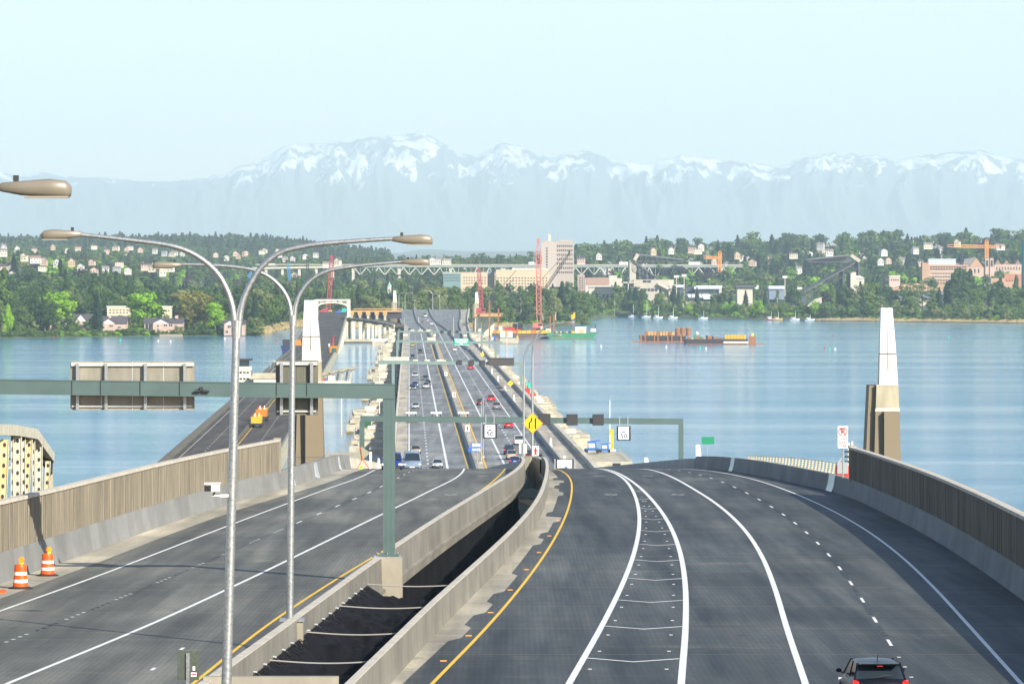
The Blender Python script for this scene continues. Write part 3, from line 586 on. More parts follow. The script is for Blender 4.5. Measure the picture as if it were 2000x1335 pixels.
RY = line([(842, 1335), (905, 1275), (1000, 1168), (1047, 1104), (1078, 1061), (1105, 1006), (1117, 963), (1116, 945)], 3.7, 13.1)
R1 = line([(1109, 1335), (1149, 1271), (1185, 1210), (1218, 1130), (1240, 1068), (1249, 1010), (1243, 970), (1225, 943)], 7.6, 16.4)
R2 = line([(1329, 1335), (1338, 1268), (1340, 1195), (1338, 1133), (1323, 1068), (1302, 1013), (1269, 970), (1234, 940)], 8.0, 16.7)
R3 = line([(1571, 1335), (1554, 1279), (1540, 1228), (1522, 1170), (1500, 1120), (1458, 1042), (1429, 1006), (1392, 977), (1349, 952)], 11.6, 19.4)
RD = line([(1776, 1319), (1743, 1261), (1711, 1214), (1688, 1173), (1663, 1139), (1637, 1108), (1592, 1057), (1549, 1018), (1507, 988), (1429, 949)], 13.2, 20.3)
RW = line([(1994, 1335), (1951, 1286), (1907, 1239), (1871, 1195), (1827, 1148), (1783, 1108), (1725, 1059), (1671, 1023), (1609, 988), (1554, 963), (1500, 945)], 15.3, 23.0)
for i_, (y_, x_) in enumerate(((2200, 886.5), (2550, 886), (2900, 886), (3200, 887))): RW.x[RW.y.index(y_)] = XP(x_, y_)
RW = Curve(list(zip(RW.y, RW.x)))
RB = Curve([(YS(py), XP(px, YS(py))) for px, py in [(2000, 1173), (1900, 1102), (1816, 1049), (1725, 1001), (1645, 966), (1536, 939.5)]] + [(402, 17.0)] + [(Y, AX * Y + t) for Y, t in ((560, 25.9), (725, 25.9), (1200, 25.9), (1650, 25.7), (1950, 25.4), (2349, 28.5), (2772, 32.2), (3013, 36), (3250, 38.5))])
MED = Curve([(388, (GL(388) + GR(388)) / 2), (402, AX * 402 + 11.2)] + [(Y, AX * Y + t) for Y, t in ((560, 11.2), (725, 11.2), (1500, 11.2), (2209, 11.0), (2450, 9.2), (2691, 6.7), (3046, 4.2), (3250, 3.5))])
RAMP = Curve([(Y, AX * Y + t) for Y, t in ((1817, 25.3), (2108, 22.6), (2475, 21.5), (2750, 18.6), (3013, 16), (3250, 15))])
off = lambda f, d: (lambda Y: f(Y) + d)
NEAR = [60 + 3 * i for i in range(220)]; FARY = [720 + 20 * i for i in range(128)]
def span(y0, y1, step): n = max(1, round((y1 - y0) / step)); return [y0 + (y1 - y0) * i / n for i in range(n + 1)]
def ysamp(y0, y1): return sorted({y0, y1} | {y for y in NEAR + FARY if y0 < y < y1})
def strip(s, f, g, y0, y1, dz, m, ys=None, zf=None):
    ys = ys or ysamp(y0, y1); zf = zf or zr; vs = []
    for y in ys: vs += [(f(y), y, zf(y) + dz), (g(y), y, zf(y) + dz)]
    s.add(vs, [(2 * i, 2 * i + 1, 2 * i + 3, 2 * i + 2) for i in range(len(ys) - 1)], m); return s
def sweep(s, f, prof, y0, y1, m, ys=None, zf=None, closed=True):
    """prof: (dx, dz) ring carried along the curve f"""
    ys = ys or ysamp(y0, y1); zf = zf or zr
    rings = [[(f(y) + dx, y, zf(y) + dz) for dx, dz in prof] for y in ys]
    return s.loft(rings, m, smooth=False, caps=True)
S = 'structure'
# decks
s = MB(); strip(s, off(LB, -.2), off(GL, .1), 60, 402, 0, ROADL); s.build('road', kind=S, label='left roadway before the crest')
s = MB(); strip(s, off(GR, -.1), off(RB, .2), 60, 402, 0, ROAD); s.build('road', kind=S, label='right roadway before the crest')
s = MB(); strip(s, off(LB, -.2), off(RB, .2), 402, 3255, 0, DECK, zf=zr); s.build('road', kind=S, label='long floating bridge roadway')
s = MB(); strip(s, off(GR, .0), lambda y: max(GR(y) + .3, RY(y) - .55 - .35 * math.floor(1.5 + noise.noise(Vector((round(y / 7) * 3.1, 0, 0))) * 3)), 60, 402, .006, SHLD, ys=[60 + 1.75 * i + e for i in range(196) for e in (0, .02 if i % 4 == 3 else .9)]); s.build('shoulder', kind=S)
s = MB(); strip(s, off(LB, 0), lambda y: LB(y) + 1.7, 60, 402, .006, SHLD); s.build('shoulder', kind=S)
s = MB(); strip(s, off(LB, .1), off(LW, -.35), 402, 2750, .006, PATHM); s.build('shoulder', kind=S)
s = MB(); strip(s, lambda y: AX * y + 11.7, lambda y: AX * y + 12.85, 560, 2500, .006, PATHM); s.build('shoulder', kind=S)
# painted lines
def pline(f, w, y0, y1, m=WHITE, dz=.010): s = MB(); strip(s, off(f, -w / 2), off(f, w / 2), y0, y1, dz, m); s.build('lane_line', kind=S)
for f, w, m in ((LW, .15, WHITE), (LS, .17, WHITE), (RW, .15, WHITE), (R3, .22, WHITE), (LY, .13, YEL), (RY, .13, YEL)): pline(f, w, 60, 402, m)
pline(R1, .22, 60, 402); pline(R2, .23, 60, 396, dz=.014)
for f, w, m in ((LW, .25, WHITE), (LS, .4, WHITE), (R1, .35, WHITE), (RW, .3, WHITE), (LY, .3, YEL), (RY, .3, YEL)): pline(f, w, 402, 2500 if f in (LY, RY) else 3000, m, .012)
s = MB()
for i in range(130):
    y = 405 + i * 14.6; strip(s, off(LD, -.16), off(LD, .16), y, y + 4.5, .012, WHITE, ys=[y, y + 4.5])
    rdl = lambda Y: AX * Y + 19.6
    strip(s, off(rdl, -.16), off(rdl, .16), y + 160, y + 164.5, .012, WHITE, ys=[y + 160, y + 164.5])
s.build('lane_line', kind=S)
s = MB()
for i in range(21):
    y = 147 + i * 12.2
    strip(s, off(RD, -.058), off(RD, .058), y, y + 3.0, .012, WHITE, ys=[y, y + 3.1])
    for k in range(4): strip(s, off(RD, -.10), off(RD, .10), y + 5.2 + k * 1.6, y + 5.8 + k * 1.6, .012, BLACK, ys=[y + 5.2 + k * 1.6, y + 5.8 + k * 1.6])
for i in range(8): y = 112 + i * 4.2; strip(s, off(RD, -.06), off(RD, .06), y, y + .35, .02, WHITE, ys=[y, y + .35])
for i in range(13):
    y = 246 + i * 12.2
    strip(s, off(LD, -.058), off(LD, .058), y, y + 3.0, .012, WHITE, ys=[y, y + 3.1])
    for k in range(4): strip(s, off(LD, -.09), off(LD, .09), y + 5.2 + k * 1.6, y + 5.8 + k * 1.6, .012, BLACK, ys=[y + 5.2 + k * 1.6, y + 5.8 + k * 1.6])
for i in range(11):
    for k in range(4):
        y = 112 + i * 12.2 + k * 1.3; strip(s, off(LD, -.07), off(LD, .07), y, y + .32, .02, WHITE, ys=[y, y + .32])
        y += 6.1; strip(s, off(LD, -.07), off(LD, .07), y, y + .32, .02, BLACK, ys=[y, y + .32])
for i in range(4):      # short white marks left of the left yellow line
    y = 118 + i * 9; strip(s, off(LY, -1.9), off(LY, -1.78), y, y + .9, .014, WHITE, ys=[y, y + 1.1])
s.build('lane_line', kind=S)
s = MB()                # ladder strokes and studs between the two converging lines
for i in range(12):
    y = 124.5 + 15.9 * i; a, b = R1(y) + .1, R2(y) - .1; c = (a + b) / 2
    if b - a < .5: continue
    for x0, y0, x1, y1 in ((a, y + .9, c, y - .9), (c, y - .9, b, y + .5)): s.add([(x0, y0, zr(y0) + .012), (x1, y1, zr(y1) + .012), (x1, y1 + .22, zr(y1) + .012), (x0, y0 + .22, zr(y0) + .012)], [(0, 1, 2, 3)], WHITE)
    for k in (1, 3):
        yy = y + k * 4
        if R2(yy) - R1(yy) > .9:
            for x in (R1(yy) + .4, R2(yy) - .5): s.box(x - .06, x + .06, yy, yy + .13, zr(yy), zr(yy) + .02, mat('faded_stud', (.40, .41, .40), .7))
s.build('gore_marking', kind=S)
s = MB()
for f, dx in ((LS, 1.9), (R1, -1.6), (R3, -1.7)):          # faint carpool diamonds
    for y0 in (292, 340):
        x = f(y0) + dx; pts = [(x, y0 - 2), (x + .45, y0), (x, y0 + 2), (x - .45, y0)]; 
        for i in range(4):
            a, b = Vector((*pts[i], 0)), Vector((*pts[(i + 1) % 4], 0)); n_ = (Vector((x, y0, 0)) - (a + b) / 2).normalized() * .16
            q = [a, b, b + n_, a + n_]; s.add([(v.x, v.y, zr(v.y) + .012) for v in q], [(0, 1, 2, 3)], WHITE)
s.build('diamond_marking', kind=S)
# a raised marker here and there beside the yellow line
mk_ = MB(); mk_.box(-.11, .11, -.08, .08, 0, .03, mat('amber_marker', (.7, .30, .02), .4)); mm = mk_.mesh('road_marker')
for i, y in enumerate([128, 140, 152, 165, 180, 196, 212, 230, 250]):
    t = thing('road_marker', 'small amber reflector stuck on the road beside the right yellow line', 'road marker', (RY(y) - .35, y, zr(y)), group='amber markers beside the yellow line'); obj('reflector', mm, t)

# ================================================================ barriers and walls
JB = [(0, -.05), (.05, 0), (-.02, .30), (-.16, 1.10), (-.42, 1.10), (-.5, -.05)]          # traffic face at dx=0 side +x
def mirror(p): return [(-x, z) for x, z in p]
bar = MB(); sweep(bar, LB, [(0, -.02), (-.08, .4), (-.20, 1.28), (-.55, 1.28), (-.55, -1.6), (0, -1.6)], 60, 402, CONC)
b0 = bar.build('concrete_barrier', label='long grey concrete barrier along the left edge of the left roadway', cat='barrier')
RIB = jointmat('ribbed_wall_concrete', (.10, .088, .066), 2.44, .3, .75, sc3=(3, 3.2, .22), col2=(.25, .215, .155), wdt=.02)
CAPM = mat('wall_cap_concrete', (.48, .44, .36), .85, var=.2, scale=1.2)
def ribwall(f, side, y0, y1, z0, z1, name, label):
    s = MB(); t = thing(name, label, 'wall', (f(y0) + side * .3, y0, zr(y0)))
    ox, oy, oz = t.location; rings = []; y = y0; k = 0; r = random.Random(3)
    ys = []
    while y < y1: 
        w_ = r.choice((.14, .2, .3)); d = .07 if k % 2 else 0; ys += [(y, d), (y + w_, d)]; y += w_ + .03; k += 1
    for y, d in ys: rings.append([(f(y) + side * (.20 + d) - ox, y - oy, zr(y) + z0 - oz), (f(y) + side * (.20 + d) - ox, y - oy, zr(y) + z1 - oz), (f(y) + side * .5 - ox, y - oy, zr(y) + z1 - oz), (f(y) + side * .5 - ox, y - oy, zr(y) + z0 - oz)])
    s.loft(rings, RIB, smooth=False); s.build('ribbed_panel', t)
    s = MB(); s.loft([[(f(y) + side * a - ox, y - oy, zr(y) + b - oz) for a, b in ((.15, z1), (.15, z1 + .16), (.55, z1 + .16), (.55, z1))] for y in span(y0, y1, 3)], CAPM, smooth=False); s.build('coping', t)
    s = MB(); s.box(*sorted((f(y1) + side * .1 - ox, f(y1) + side * .6 - ox)), y1 - oy, y1 + .5 - oy, zr(y1) + z0 - .2 - oz, zr(y1) + z1 + .25 - oz, CONCB); s.build('end_post', t)
ribwall(LB, -1, 62, 303, 1.28, 3.35, 'noise_wall', 'tan ribbed noise wall on top of the left concrete barrier')
bar = MB(); sweep(bar, RB, [(0, -.02), (.08, .4), (.20, 1.15), (.55, 1.15), (.55, -1.6), (0, -1.6)], 60, 402, CONC)
bar.build('concrete_barrier', label='long blue-grey shaded concrete barrier along the right edge of the right roadway', cat='barrier')
ribwall(RB, 1, 62, 288, 1.15, 3.15, 'noise_wall', 'dark shaded ribbed noise wall on top of the right concrete barrier')
EXPJ = mat('joint_cover_plate', (.50, .55, .56), .4, .5)
for f, sg, yy in ((LB, 1, (330, 372, 308)), (RB, -1, (297, 362))):
    for y in yy:
        s = MB(); s.loft([[(f(y + k) + sg * a, y + k, zr(y + k) + b) for a, b in ((.10, .02), (-.03, .42), (-.16, 1.2), (-.2, .3))] for k in (0, 3.2)], EXPJ, smooth=False)
        s.build('cover_plate', {1: b0}.get(sg)) if sg == 1 else s.build('cover_plate', bpy.data.objects['concrete_barrier.001'])
# the two halves of the median barrier, with the gap between the decks
s = MB(); sweep(s, GL, [(-.12, -.02), (0, 1.1), (.26, 1.1), (.30, -.22), (.44, -.27), (.44, -.40), (.32, -.44), (.32, -.80), (-.15, -.80)], 60, 380, CONCW)
o_ = s.build('concrete_barrier', label='tan concrete barrier with a ledge along the left side of the dark gap', cat='barrier')
s = MB(); sweep(s, GL, [(-.004, 1.06), (-.004, 1.104), (.264, 1.104), (.264, 1.06)], 60, 380, CAPM); s.build('cap', o_)
s = MB(); sweep(s, GR, [(0, -.02), (-.02, .3), (-.03, 1.1), (-.25, 1.1), (-.32, -1.0), (0, -1.0)], 60, 380, CONCW)
o_ = s.build('concrete_barrier', label='curved grey concrete barrier along the right side of the dark gap', cat='barrier')
s = MB(); sweep(s, GR, [(-.024, 1.06), (-.024, 1.104), (-.254, 1.104), (-.254, 1.06)], 60, 380, CAPM); s.build('cap', o_)
s = MB()      # rounded nose where the halves meet
a, b = GL(380) , GR(380); cx = (a + b) / 2; n = 10
ring = lambda q: [(cx + (b - a) / 2 * q * math.cos(math.pi * k / n), 380 + 8 * q * math.sin(math.pi * k / n)) for k in range(n + 1)]
o_, i_ = ring(1.0), ring(.62)
for k in range(n): s.add([(o_[k][0], o_[k][1], zr(388) - 1), (o_[k + 1][0], o_[k + 1][1], zr(388) - 1), (o_[k + 1][0], o_[k + 1][1], zr(380) + .88), (o_[k][0], o_[k][1], zr(380) + .88), (i_[k][0], i_[k][1], zr(388) - 1.6), (i_[k + 1][0], i_[k + 1][1], zr(388) - 1.6), (i_[k + 1][0], i_[k + 1][1], zr(380) + .88), (i_[k][0], i_[k][1], zr(380) + .88)], [(0, 1, 2, 3), (7, 6, 5, 4), (3, 2, 6, 7)], CONCB)
s.build('barrier_nose', label='rounded pale concrete nose closing the gap between the two roadways', cat='barrier')
# median barrier over the lake, right barrier, bike path, outer parapets
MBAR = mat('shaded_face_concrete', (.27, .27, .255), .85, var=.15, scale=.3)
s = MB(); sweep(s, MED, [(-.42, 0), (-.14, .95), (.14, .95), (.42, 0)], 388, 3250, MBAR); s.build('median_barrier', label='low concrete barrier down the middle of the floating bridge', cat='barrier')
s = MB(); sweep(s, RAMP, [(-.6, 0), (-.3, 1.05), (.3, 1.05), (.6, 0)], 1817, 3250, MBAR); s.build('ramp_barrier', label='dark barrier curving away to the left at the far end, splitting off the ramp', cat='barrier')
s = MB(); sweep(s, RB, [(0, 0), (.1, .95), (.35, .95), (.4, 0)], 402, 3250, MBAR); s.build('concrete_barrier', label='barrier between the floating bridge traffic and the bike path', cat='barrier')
s = MB(); sweep(s, LB, [(0, 0), (-.1, 1.0), (-.4, 1.0), (-.4, -1.1), (0, -1.1)], 402, 3250, CDECK); s.build('concrete_barrier', label='pale parapet along the left edge of the floating bridge', cat='barrier')
PE = Curve([(60, RB(60) + 4.6), (150, RB(150) + 4.6), (250, RB(250) + 4.8), (330, RB(330) + 5.0), (402, RB(402) + 4.7)] + [(Y, AX * Y + 30.6) for Y in (560, 725, 1500, 2000)] + [(2084, FX(921, 2084)), (2400, FX(916, 2400)), (2650, FX(913, 2650)), (2918, FX(912, 2918)), (3250, FX(915, 3250))])
s = MB(); strip(s, off(RB, .5), PE, 60, 3250, -.01, PATHM); s.build('path', kind=S, label='pale bike path along the right side of the bridge')
s = MB(); sweep(s, PE, [(0, -.1), (0, .95), (.9, .95), (1.0, -1.0), (0, -1.0)], 402, 3250, CDECK); s.build('parapet', label='wide cream parapet on the lake side of the bike path', cat='parapet')
s = MB(); sweep(s, off(PE, 0), [(0, -.1), (0, .25), (.4, .25), (.4, -1.4), (0, -1.4)], 60, 402, CDECK)
par = s.build('path_kerb', label='pale kerb under the beige railing right of the right wall', cat='kerb')
RAILM = mat('beige_railing_paint', (.55, .47, .30), .5, .2)
t = thing('path_railing', 'beige railing with curved posts beyond the right wall, along the bike path', 'railing', (PE(230), 230, zr(230)))
o0 = t.location; s = MB(); 
for dz, rr in ((1.12, .04), (.95, .02), (.8, .02), (.65, .02), (.5, .02)): s.tube([(PE(y) + .3 * max(0, dz - .6) - o0.x, y - 230, zr(y) + dz - o0.z) for y in span(62, 400, 6)], rr, RAILM if dz < 1.4 else DARK, 5, smooth=False)
s.build('rails', t); s = MB()
for y in span(62, 400, 2.4): x = PE(y) - o0.x; z = zr(y) - o0.z; s.prism([(x + .0, z + .2), (x + .18, z + .2), (x + .26, z + .65), (x + .30, z + 1.10), (x + .18, z + 1.10), (x + .12, z + .65)], y - 230, y - 230 + .08, RAILM)
s.build('posts', t, kind='stuff')
# deck soffits: slabs and brown steel girders seen through the gap and from the side
GIRD = mat('brown_steel_girder', (.20, .15, .06), .55, var=.2, scale=.4)
s = MB(); sweep(s, GL, [(-14.5, -.35), (.3, -.35), (.3, -.8), (-14.5, -.8)], 60, 402, CPLAIN); s.build('deck_slab', kind=S)
s = MB(); sweep(s, GR, [(-.5, -.35), (19, -.35), (19, -.8), (-.5, -.8)], 60, 402, CPLAIN); s.build('deck_slab', kind=S)
s = MB(); sweep(s, lambda y: AX * y, [(-3.0, -.25), (31.2, -.25), (31.2, -.95), (29, -1.6), (-1, -1.6), (-3, -.95)], 402, 3240, CPLAIN); s.build('deck_slab', kind=S)
for f, dx, n_ in ((GL, -2.6, 'left'), (GL, -7, 'left'), (GR, 1.5, 'right'), (GR, 12, 'right')):
    s = MB(); sweep(s, off(f, dx), [(-.9, -.8), (.9, -.8), (.7, -3.4), (-.7, -3.4)], 60, 402, GIRD); s.build('steel_girder', label='brown steel girder under the %s roadway deck, %s' % (n_, 'next to the gap' if abs(dx) < 3 else 'far from the gap'), cat='girder', group='girders under the near decks')
for i, y in enumerate((90, 200, 300, 372, 470, 590, 690)):
    x0, x1 = LB(y), PE(y)
    for k, x in enumerate((x0 + 6, x1 - 8)):
        t = thing('bridge_pier', 'concrete pier carrying the near decks, under the %s side' % ('left', 'right')[k], 'pier', (x, y, -1), group='piers under the approach decks')
        zt = zr(y) - 3.4 + 1; s = MB(); s.box(-1.6, 1.6, -1.2, 1.2, 0, zt - 1.5, CPLAIN); s.build('column', t); s = MB(); s.prism([(-2, zt - 1.5), (2, zt - 1.5), (6, zt), (-6, zt)], -1.3, 1.3, CPLAIN); s.build('pier_cap', t)
s = MB(); gm = mat('shore_bank_grass', (.05, .055, .03), .95, var=.4, scale=.1)
rows = [(-120, 22), (40, 13), (150, 8), (240, 3), (300, -1.5)]
s.add([(x, y + 30 * noise.noise(Vector((x * .02, y, 0))), z) for y, z in rows for x in range(-500, 501, 25)], [(i * 41 + k, i * 41 + k + 1, i * 41 + k + 42, i * 41 + k + 41) for i in range(4) for k in range(40)], gm, True)
s.build('ground', kind=S, label='shore bank under the near approach')
# ================================================================ pontoons under the floating bridge
PONT = mat('weathered_pontoon_concrete', (.27, .24, .17), .9, var=.5, sc3=(.45, .35, 1.4), col2=(.60, .55, .42))
RUST = mat('rust_steel', (.20, .07, .025), .8, var=.4, scale=.8, col2=(.36, .16, .06))
ORNG = mat('orange_paint', (.50, .17, .01), .5, var=.15, scale=1); REDP = mat('red_paint', (.40, .025, .025), .45, var=.1, scale=1)
YELP = mat('yellow_paint', (.62, .36, .02), .45, var=.12, scale=1); BLUEP = mat('blue_paint', (.02, .12, .42), .4); TEAL = mat('teal_paint', (.02, .38, .32), .5)
GRNP = mat('green_hull_paint', (.03, .20, .10), .55, var=.25, scale=.5); STEEL = mat('grey_steel', (.30, .32, .33), .5, .3); CREAM = mat('cream_paint', (.70, .64, .48), .7, var=.1, scale=.5)
GLASS = mat('dark_glass', (.02, .03, .04), .08, spec=.8); TIMB = mat('orange_timber', (.40, .21, .07), .8, var=.3, scale=.5, col2=(.56, .34, .13))
def tx(Y, t): return AX * Y + t
def pontoon(Y0, Y1, t0, t1, label, group, big=False, top=2.3):
    xo = tx(Y0, (t0 + t1) / 2); th = thing('pontoon', label, 'pontoon', (xo, Y0, -.3), group=group); hw = (t1 - t0) / 2; L_ = Y1 - Y0; dx = AX * L_; r = random.Random(int(Y0 + t0 * 3))
    s = MB(); 
    def sk(x0, x1, y0, y1, z0, z1, m): s.prism([(x0 + dx * y0 / L_, y0), (x1 + dx * y0 / L_, y0), (x1 + dx * y1 / L_, y1), (x0 + dx * y1 / L_, y1)], z0, z1, m, 'z')
    sk(-hw, hw, 0, L_, 0, top + .3, PONT); s.build('hull', th)
    s = MB(); sk(-hw - .12, hw + .12, -.12, L_ + .12, .1, .9, mat('tide_stain', (.16, .13, .07), .9, var=.4, scale=1)); s.build('waterline_fender', th)
    s = MB(); y = 2
    while y < L_ - 7:          # stepped cells and hatches on top
        l = r.uniform(5, 11); ww = hw * r.uniform(.55, .95); sk(-ww, ww, y, y + l, top + .3, top + .3 + r.uniform(.5, 1.5), PONT)
        if r.random() < .5: sk(-ww * .4, ww * .2, y + 1, y + 3, top + 1.6, top + 2.3, CREAM if r.random() < .6 else PONT)
        y += l + r.uniform(1.2, 3.5)
    s.build('deck_housing', th)
    s = MB()
    for zz in (1.0, .5):
        for x in (-hw + .3, hw - .3): s.bar((x, .3, top + .3 + zz), (x + dx, L_ - .3, top + .3 + zz), .07, .07, STEEL)
    for k in range(int(L_ / 4) + 1):
        for x in (-hw + .3, hw - .3): s.bar((x + dx * k * 4 / L_, k * 4 + .3, top + .3), (x + dx * k * 4 / L_, k * 4 + .3, top + 1.35), .08, .08, STEEL)
    s.build('guard_rail', th); return th
PG = 'pontoons along the floating bridge'
c_ = MB(); c_.prism([(tx(905, -3.5), 905), (tx(905, 32.5), 905), (tx(2800, 32.5), 2800), (tx(2800, -3.5), 2800)], -1, 2.2, PONT, 'z')
c_.build('main_pontoon', label='long concrete pontoon hull directly under the floating roadway', cat='pontoon')
pontoon(857, 903, -17, 44.5, 'wide cross pontoon at the near end of the floating bridge', None)
for i in range(14):
    Y = 935 + i * 131
    w0 = (0, -2.5, 1, -1.5)[i % 4]
    nth = ['nearest', 'second', 'third', 'fourth', 'fifth', 'sixth', 'seventh', 'eighth', 'ninth', 'tenth', 'eleventh', 'twelfth', 'thirteenth', 'farthest'][i] + ' '
    pontoon(Y, Y + 92, -13 + w0, -4, nth + 'side pontoon left of the floating roadway', PG)
    pontoon(Y + 10, Y + 98, 33.2, 41 + w0 * .5, nth + 'side pontoon right of the floating roadway', PG)
pontoon(2600, 2650, -18, 46, 'cross pontoon at the far end of the floating bridge', None)
col = MB()
for i in range(64):
    Y = 730 + i * 30
    if Y < 850: continue
    for t in (-1.6, 14, 29.5): col.box(tx(Y, t) - .7, tx(Y, t) + .7, Y - .7, Y + .7, 2.1, 5.6, CPLAIN)
pr = col.build('deck_columns', bpy.data.objects['main_pontoon']); pr['kind'] = 'stuff'
# light poles standing on the pontoons beside the deck
pole = MB(); pole.tube([(0, 0, 0), (0, 0, 11)], [.14, .09], mat('white_pole', (.62, .62, .58), .5), 8); pole.box(-.3, .3, -.3, .3, 0, .5, CPLAIN); pm = pole.mesh('post')
for px, Y, lb in ((667, 990, 'thin white pole on the near left cross pontoon'), (741, 1100, 'white pole left of the floating roadway beside the thick gantry post'), (741, 1450, 'white pole farther along the left pontoons'), (1191, 905, 'tall thin white pole on the right cross pontoon over the water'), (990, 1800, 'thin white pole right of the green highway sign'), (730, 2050, 'faint white pole beside the far left pontoons')):
    t = thing('pontoon_pole', lb, 'pole', (XP(px, Y), Y, 2.2), group='white poles on the pontoons'); obj('post', pm, t); s = MB(); s.box(-.15, .15, -.2, .2, 11, 11.25, STEEL); s.build('lamp', t)

# ================================================================ towers at both ends of the bridge
WTOP = mat('white_tower_panel', (.66, .68, .75), .5, var=.06, scale=.4); WLOW = mat('cream_tower_panel', (.66, .60, .47), .7, var=.10, scale=.3); SEAM = mat('seam_shadow', (.12, .11, .09), .9)
TBR = mat('brown_tower_panel', (.19, .15, .095), .8, var=.08, scale=.2); TBE = mat('weathered_beige_panel', (.33, .29, .20), .85, var=.35, sc3=(.6, .6, .12))
TNV = mat('dark_slot', (.03, .03, .04), .8)
def sentinel(loc, base, label, sc_=1.0, mir=1, z0=-1.5, ledge=1):
    """base: height of the top of the brown plinth above z0 is worked from it"""
    t = thing('bridge_tower', label, 'tower', (loc[0], loc[1], z0), group='pale obelisk towers of the bridge'); k = sc_
    zb, zm, zt = base       # top of brown, top of beige, top of white
    zb -= z0; zm -= z0; zt -= z0
    def fr(s, w0, w1, d0, d1, a, b, m, cx0=0, cx1=0, cy0=0, cy1=0):
        vs = [(cx0 + sx * w0, cy0 + sy * d0, a) for sx, sy in ((-1, -1), (1, -1), (1, 1), (-1, 1))] + [(cx1 + sx * w1, cy1 + sy * d1, b) for sx, sy in ((-1, -1), (1, -1), (1, 1), (-1, 1))]
        s.add(vs, [(3, 2, 1, 0), (4, 5, 6, 7), (0, 1, 5, 4), (1, 2, 6, 5), (2, 3, 7, 6), (3, 0, 4, 7)], m)
    s = MB(); e = (zb) * .026
    fr(s, 1.32 * k + e, 1.32 * k, 1.6 * k + e, 1.6 * k, 0, zb, TBR)
    for zz in (zb - 8 * k, zb - 16 * k):
        if zz > 0: fr(s, 1.34 * k + (zb - zz) * .026, 1.34 * k + (zb - zz) * .026, 1.62 * k + (zb - zz) * .026, 1.62 * k + (zb - zz) * .026, zz, zz + .07, SEAM)
    s.box(-.45 * k, -.41 * k, -1.66 * k - e, -1.5, 0, zb, SEAM); s.build('plinth', t)
    s = MB(); fr(s, .45 * k + e, .4 * k, 1.9 * k + e, 1.9 * k, 0, zm, TBR, -mir * (1.5 * k + e) if 1 else 0, -mir * 1.55 * k, 1.0, 1.0); s.build('side_fin', t)
    s = MB(); fr(s, 1.36 * k, 1.30 * k, 1.64 * k, 1.55 * k, zb, zb + .35 * k, CAPM); fr(s, 1.28 * k, 1.20 * k, 1.55 * k, 1.45 * k, zb + .35 * k, zm, TBE); fr(s, 1.26 * k, 1.22 * k, 1.5 * k, 1.47 * k, zm, zm + .08, CAPM); s.build('collar', t)
    s = MB(); zs = zm + (zt - zm) * .40
    fr(s, 1.02 * k, .90 * k, 1.2 * k, 1.05 * k, zm, zs, WLOW, mir * .15, mir * .1); s.build('lower_shaft', t)
    s = MB(); fr(s, .89 * k, .62 * k, 1.04 * k, .7 * k, zs + .12, zt, WTOP, mir * .1, 0); fr(s, .82 * k, .82 * k, .98 * k, .98 * k, zs, zs + .12, SEAM, mir * .1, mir * .1)
    s.add([(-.02 + .1 * mir, -1.22 * k, zm + .45 * (zs - zm)), (.03 + .1 * mir, -1.22 * k, zm + .45 * (zs - zm)), (.03, -.725 * k, zt), (-.02, -.725 * k, zt)], [(0, 1, 2, 3)], SEAM); s.build('upper_shaft', t); return t
d = 436
sentinel((XP(1731, d), d), (ZP(802, d), ZP(752, d), ZP(601, d)), 'big brown and white tower on the right beyond the noise wall', .92)
sentinel((XP(606, d), d), (ZP(750, d), ZP(706, d), ZP(586, d)), 'big brown and white tower at left behind the small sign back', .92)
sentinel((XP(771, 2900), 2900), (ZP(620, 2900), ZP(590, 2900), ZP(567, 2900)), 'distant tower left of the far end of the floating bridge', 1.25)
sentinel((XP(931, 2900), 2900), (ZP(612, 2900), ZP(592, 2900), ZP(570, 2900)), 'distant tower right of the far end of the floating bridge', 1.25)
sentinel((XP(1363, 560), 560), (ZP(935, 560), ZP(915, 560), ZP(868, 560)), 'tip of a small white tower just left of the blank green sign', .42)
sentinel((XP(1262, 560), 560), (ZP(945, 560), ZP(930, 560), ZP(893, 560)), 'tip of a smaller white tower above the road crest right of the pontoon', .36)

# ================================================================ the old bridge
def zo(Y):
    if Y < 275: return 20
    if Y < 720: u = (Y - 275) / 445; return 20 - 17 * (u * u * (3 - 2 * u))
    if Y < 2080: return 3.0
    if Y < 2750: u = (Y - 2080) / 670; return 3 + 9 * (u * u * (3 - 2 * u))
    return 12.0
BX = -.03095; olx = lambda Y: BX * Y - 41.6; orx = lambda Y: BX * Y - 20.8; OY = [200 + 25 * i for i in range(117)]
s = MB(); strip(s, olx, orx, 200, 3100, 0, OLDM, ys=OY, zf=zo); s.build('old_road', kind=S, label='worn brown road deck of the old bridge, with no traffic')
OC = mat('old_concrete', (.34, .31, .22), .9, var=.4, sc3=(.4, .12, .6), col2=(.50, .46, .34)); OD = mat('old_dark_kerb', (.10, .09, .07), .9, var=.3, scale=.3)
s = MB(); sweep(s, olx, [(-.9, -.9), (-.9, .7), (-.55, .7), (.5, .25), (.5, 0), (.5, -.9)], 200, 3100, OD, ys=OY, zf=zo); s.build('old_kerb', label='left kerb and low rail of the old bridge', cat='kerb')
s = MB(); sweep(s, orx, [(.9, -1.4), (.9, .75), (.6, .75), (-.2, .3), (-.2, 0), (-.2, -1.4)], 200, 3100, OC, ys=OY, zf=zo); s.build('old_parapet', label='pale right parapet of the old bridge over the channel', cat='parapet')
s = MB(); s.prism([(olx(760) - 1, 760), (orx(760) + 1, 760), (orx(2100) + 1, 2100), (olx(2100) - 1, 2100)], -1, 1.9, OC, 'z'); s.build('old_pontoon', label='low concrete pontoon hull carrying the old bridge', cat='pontoon')
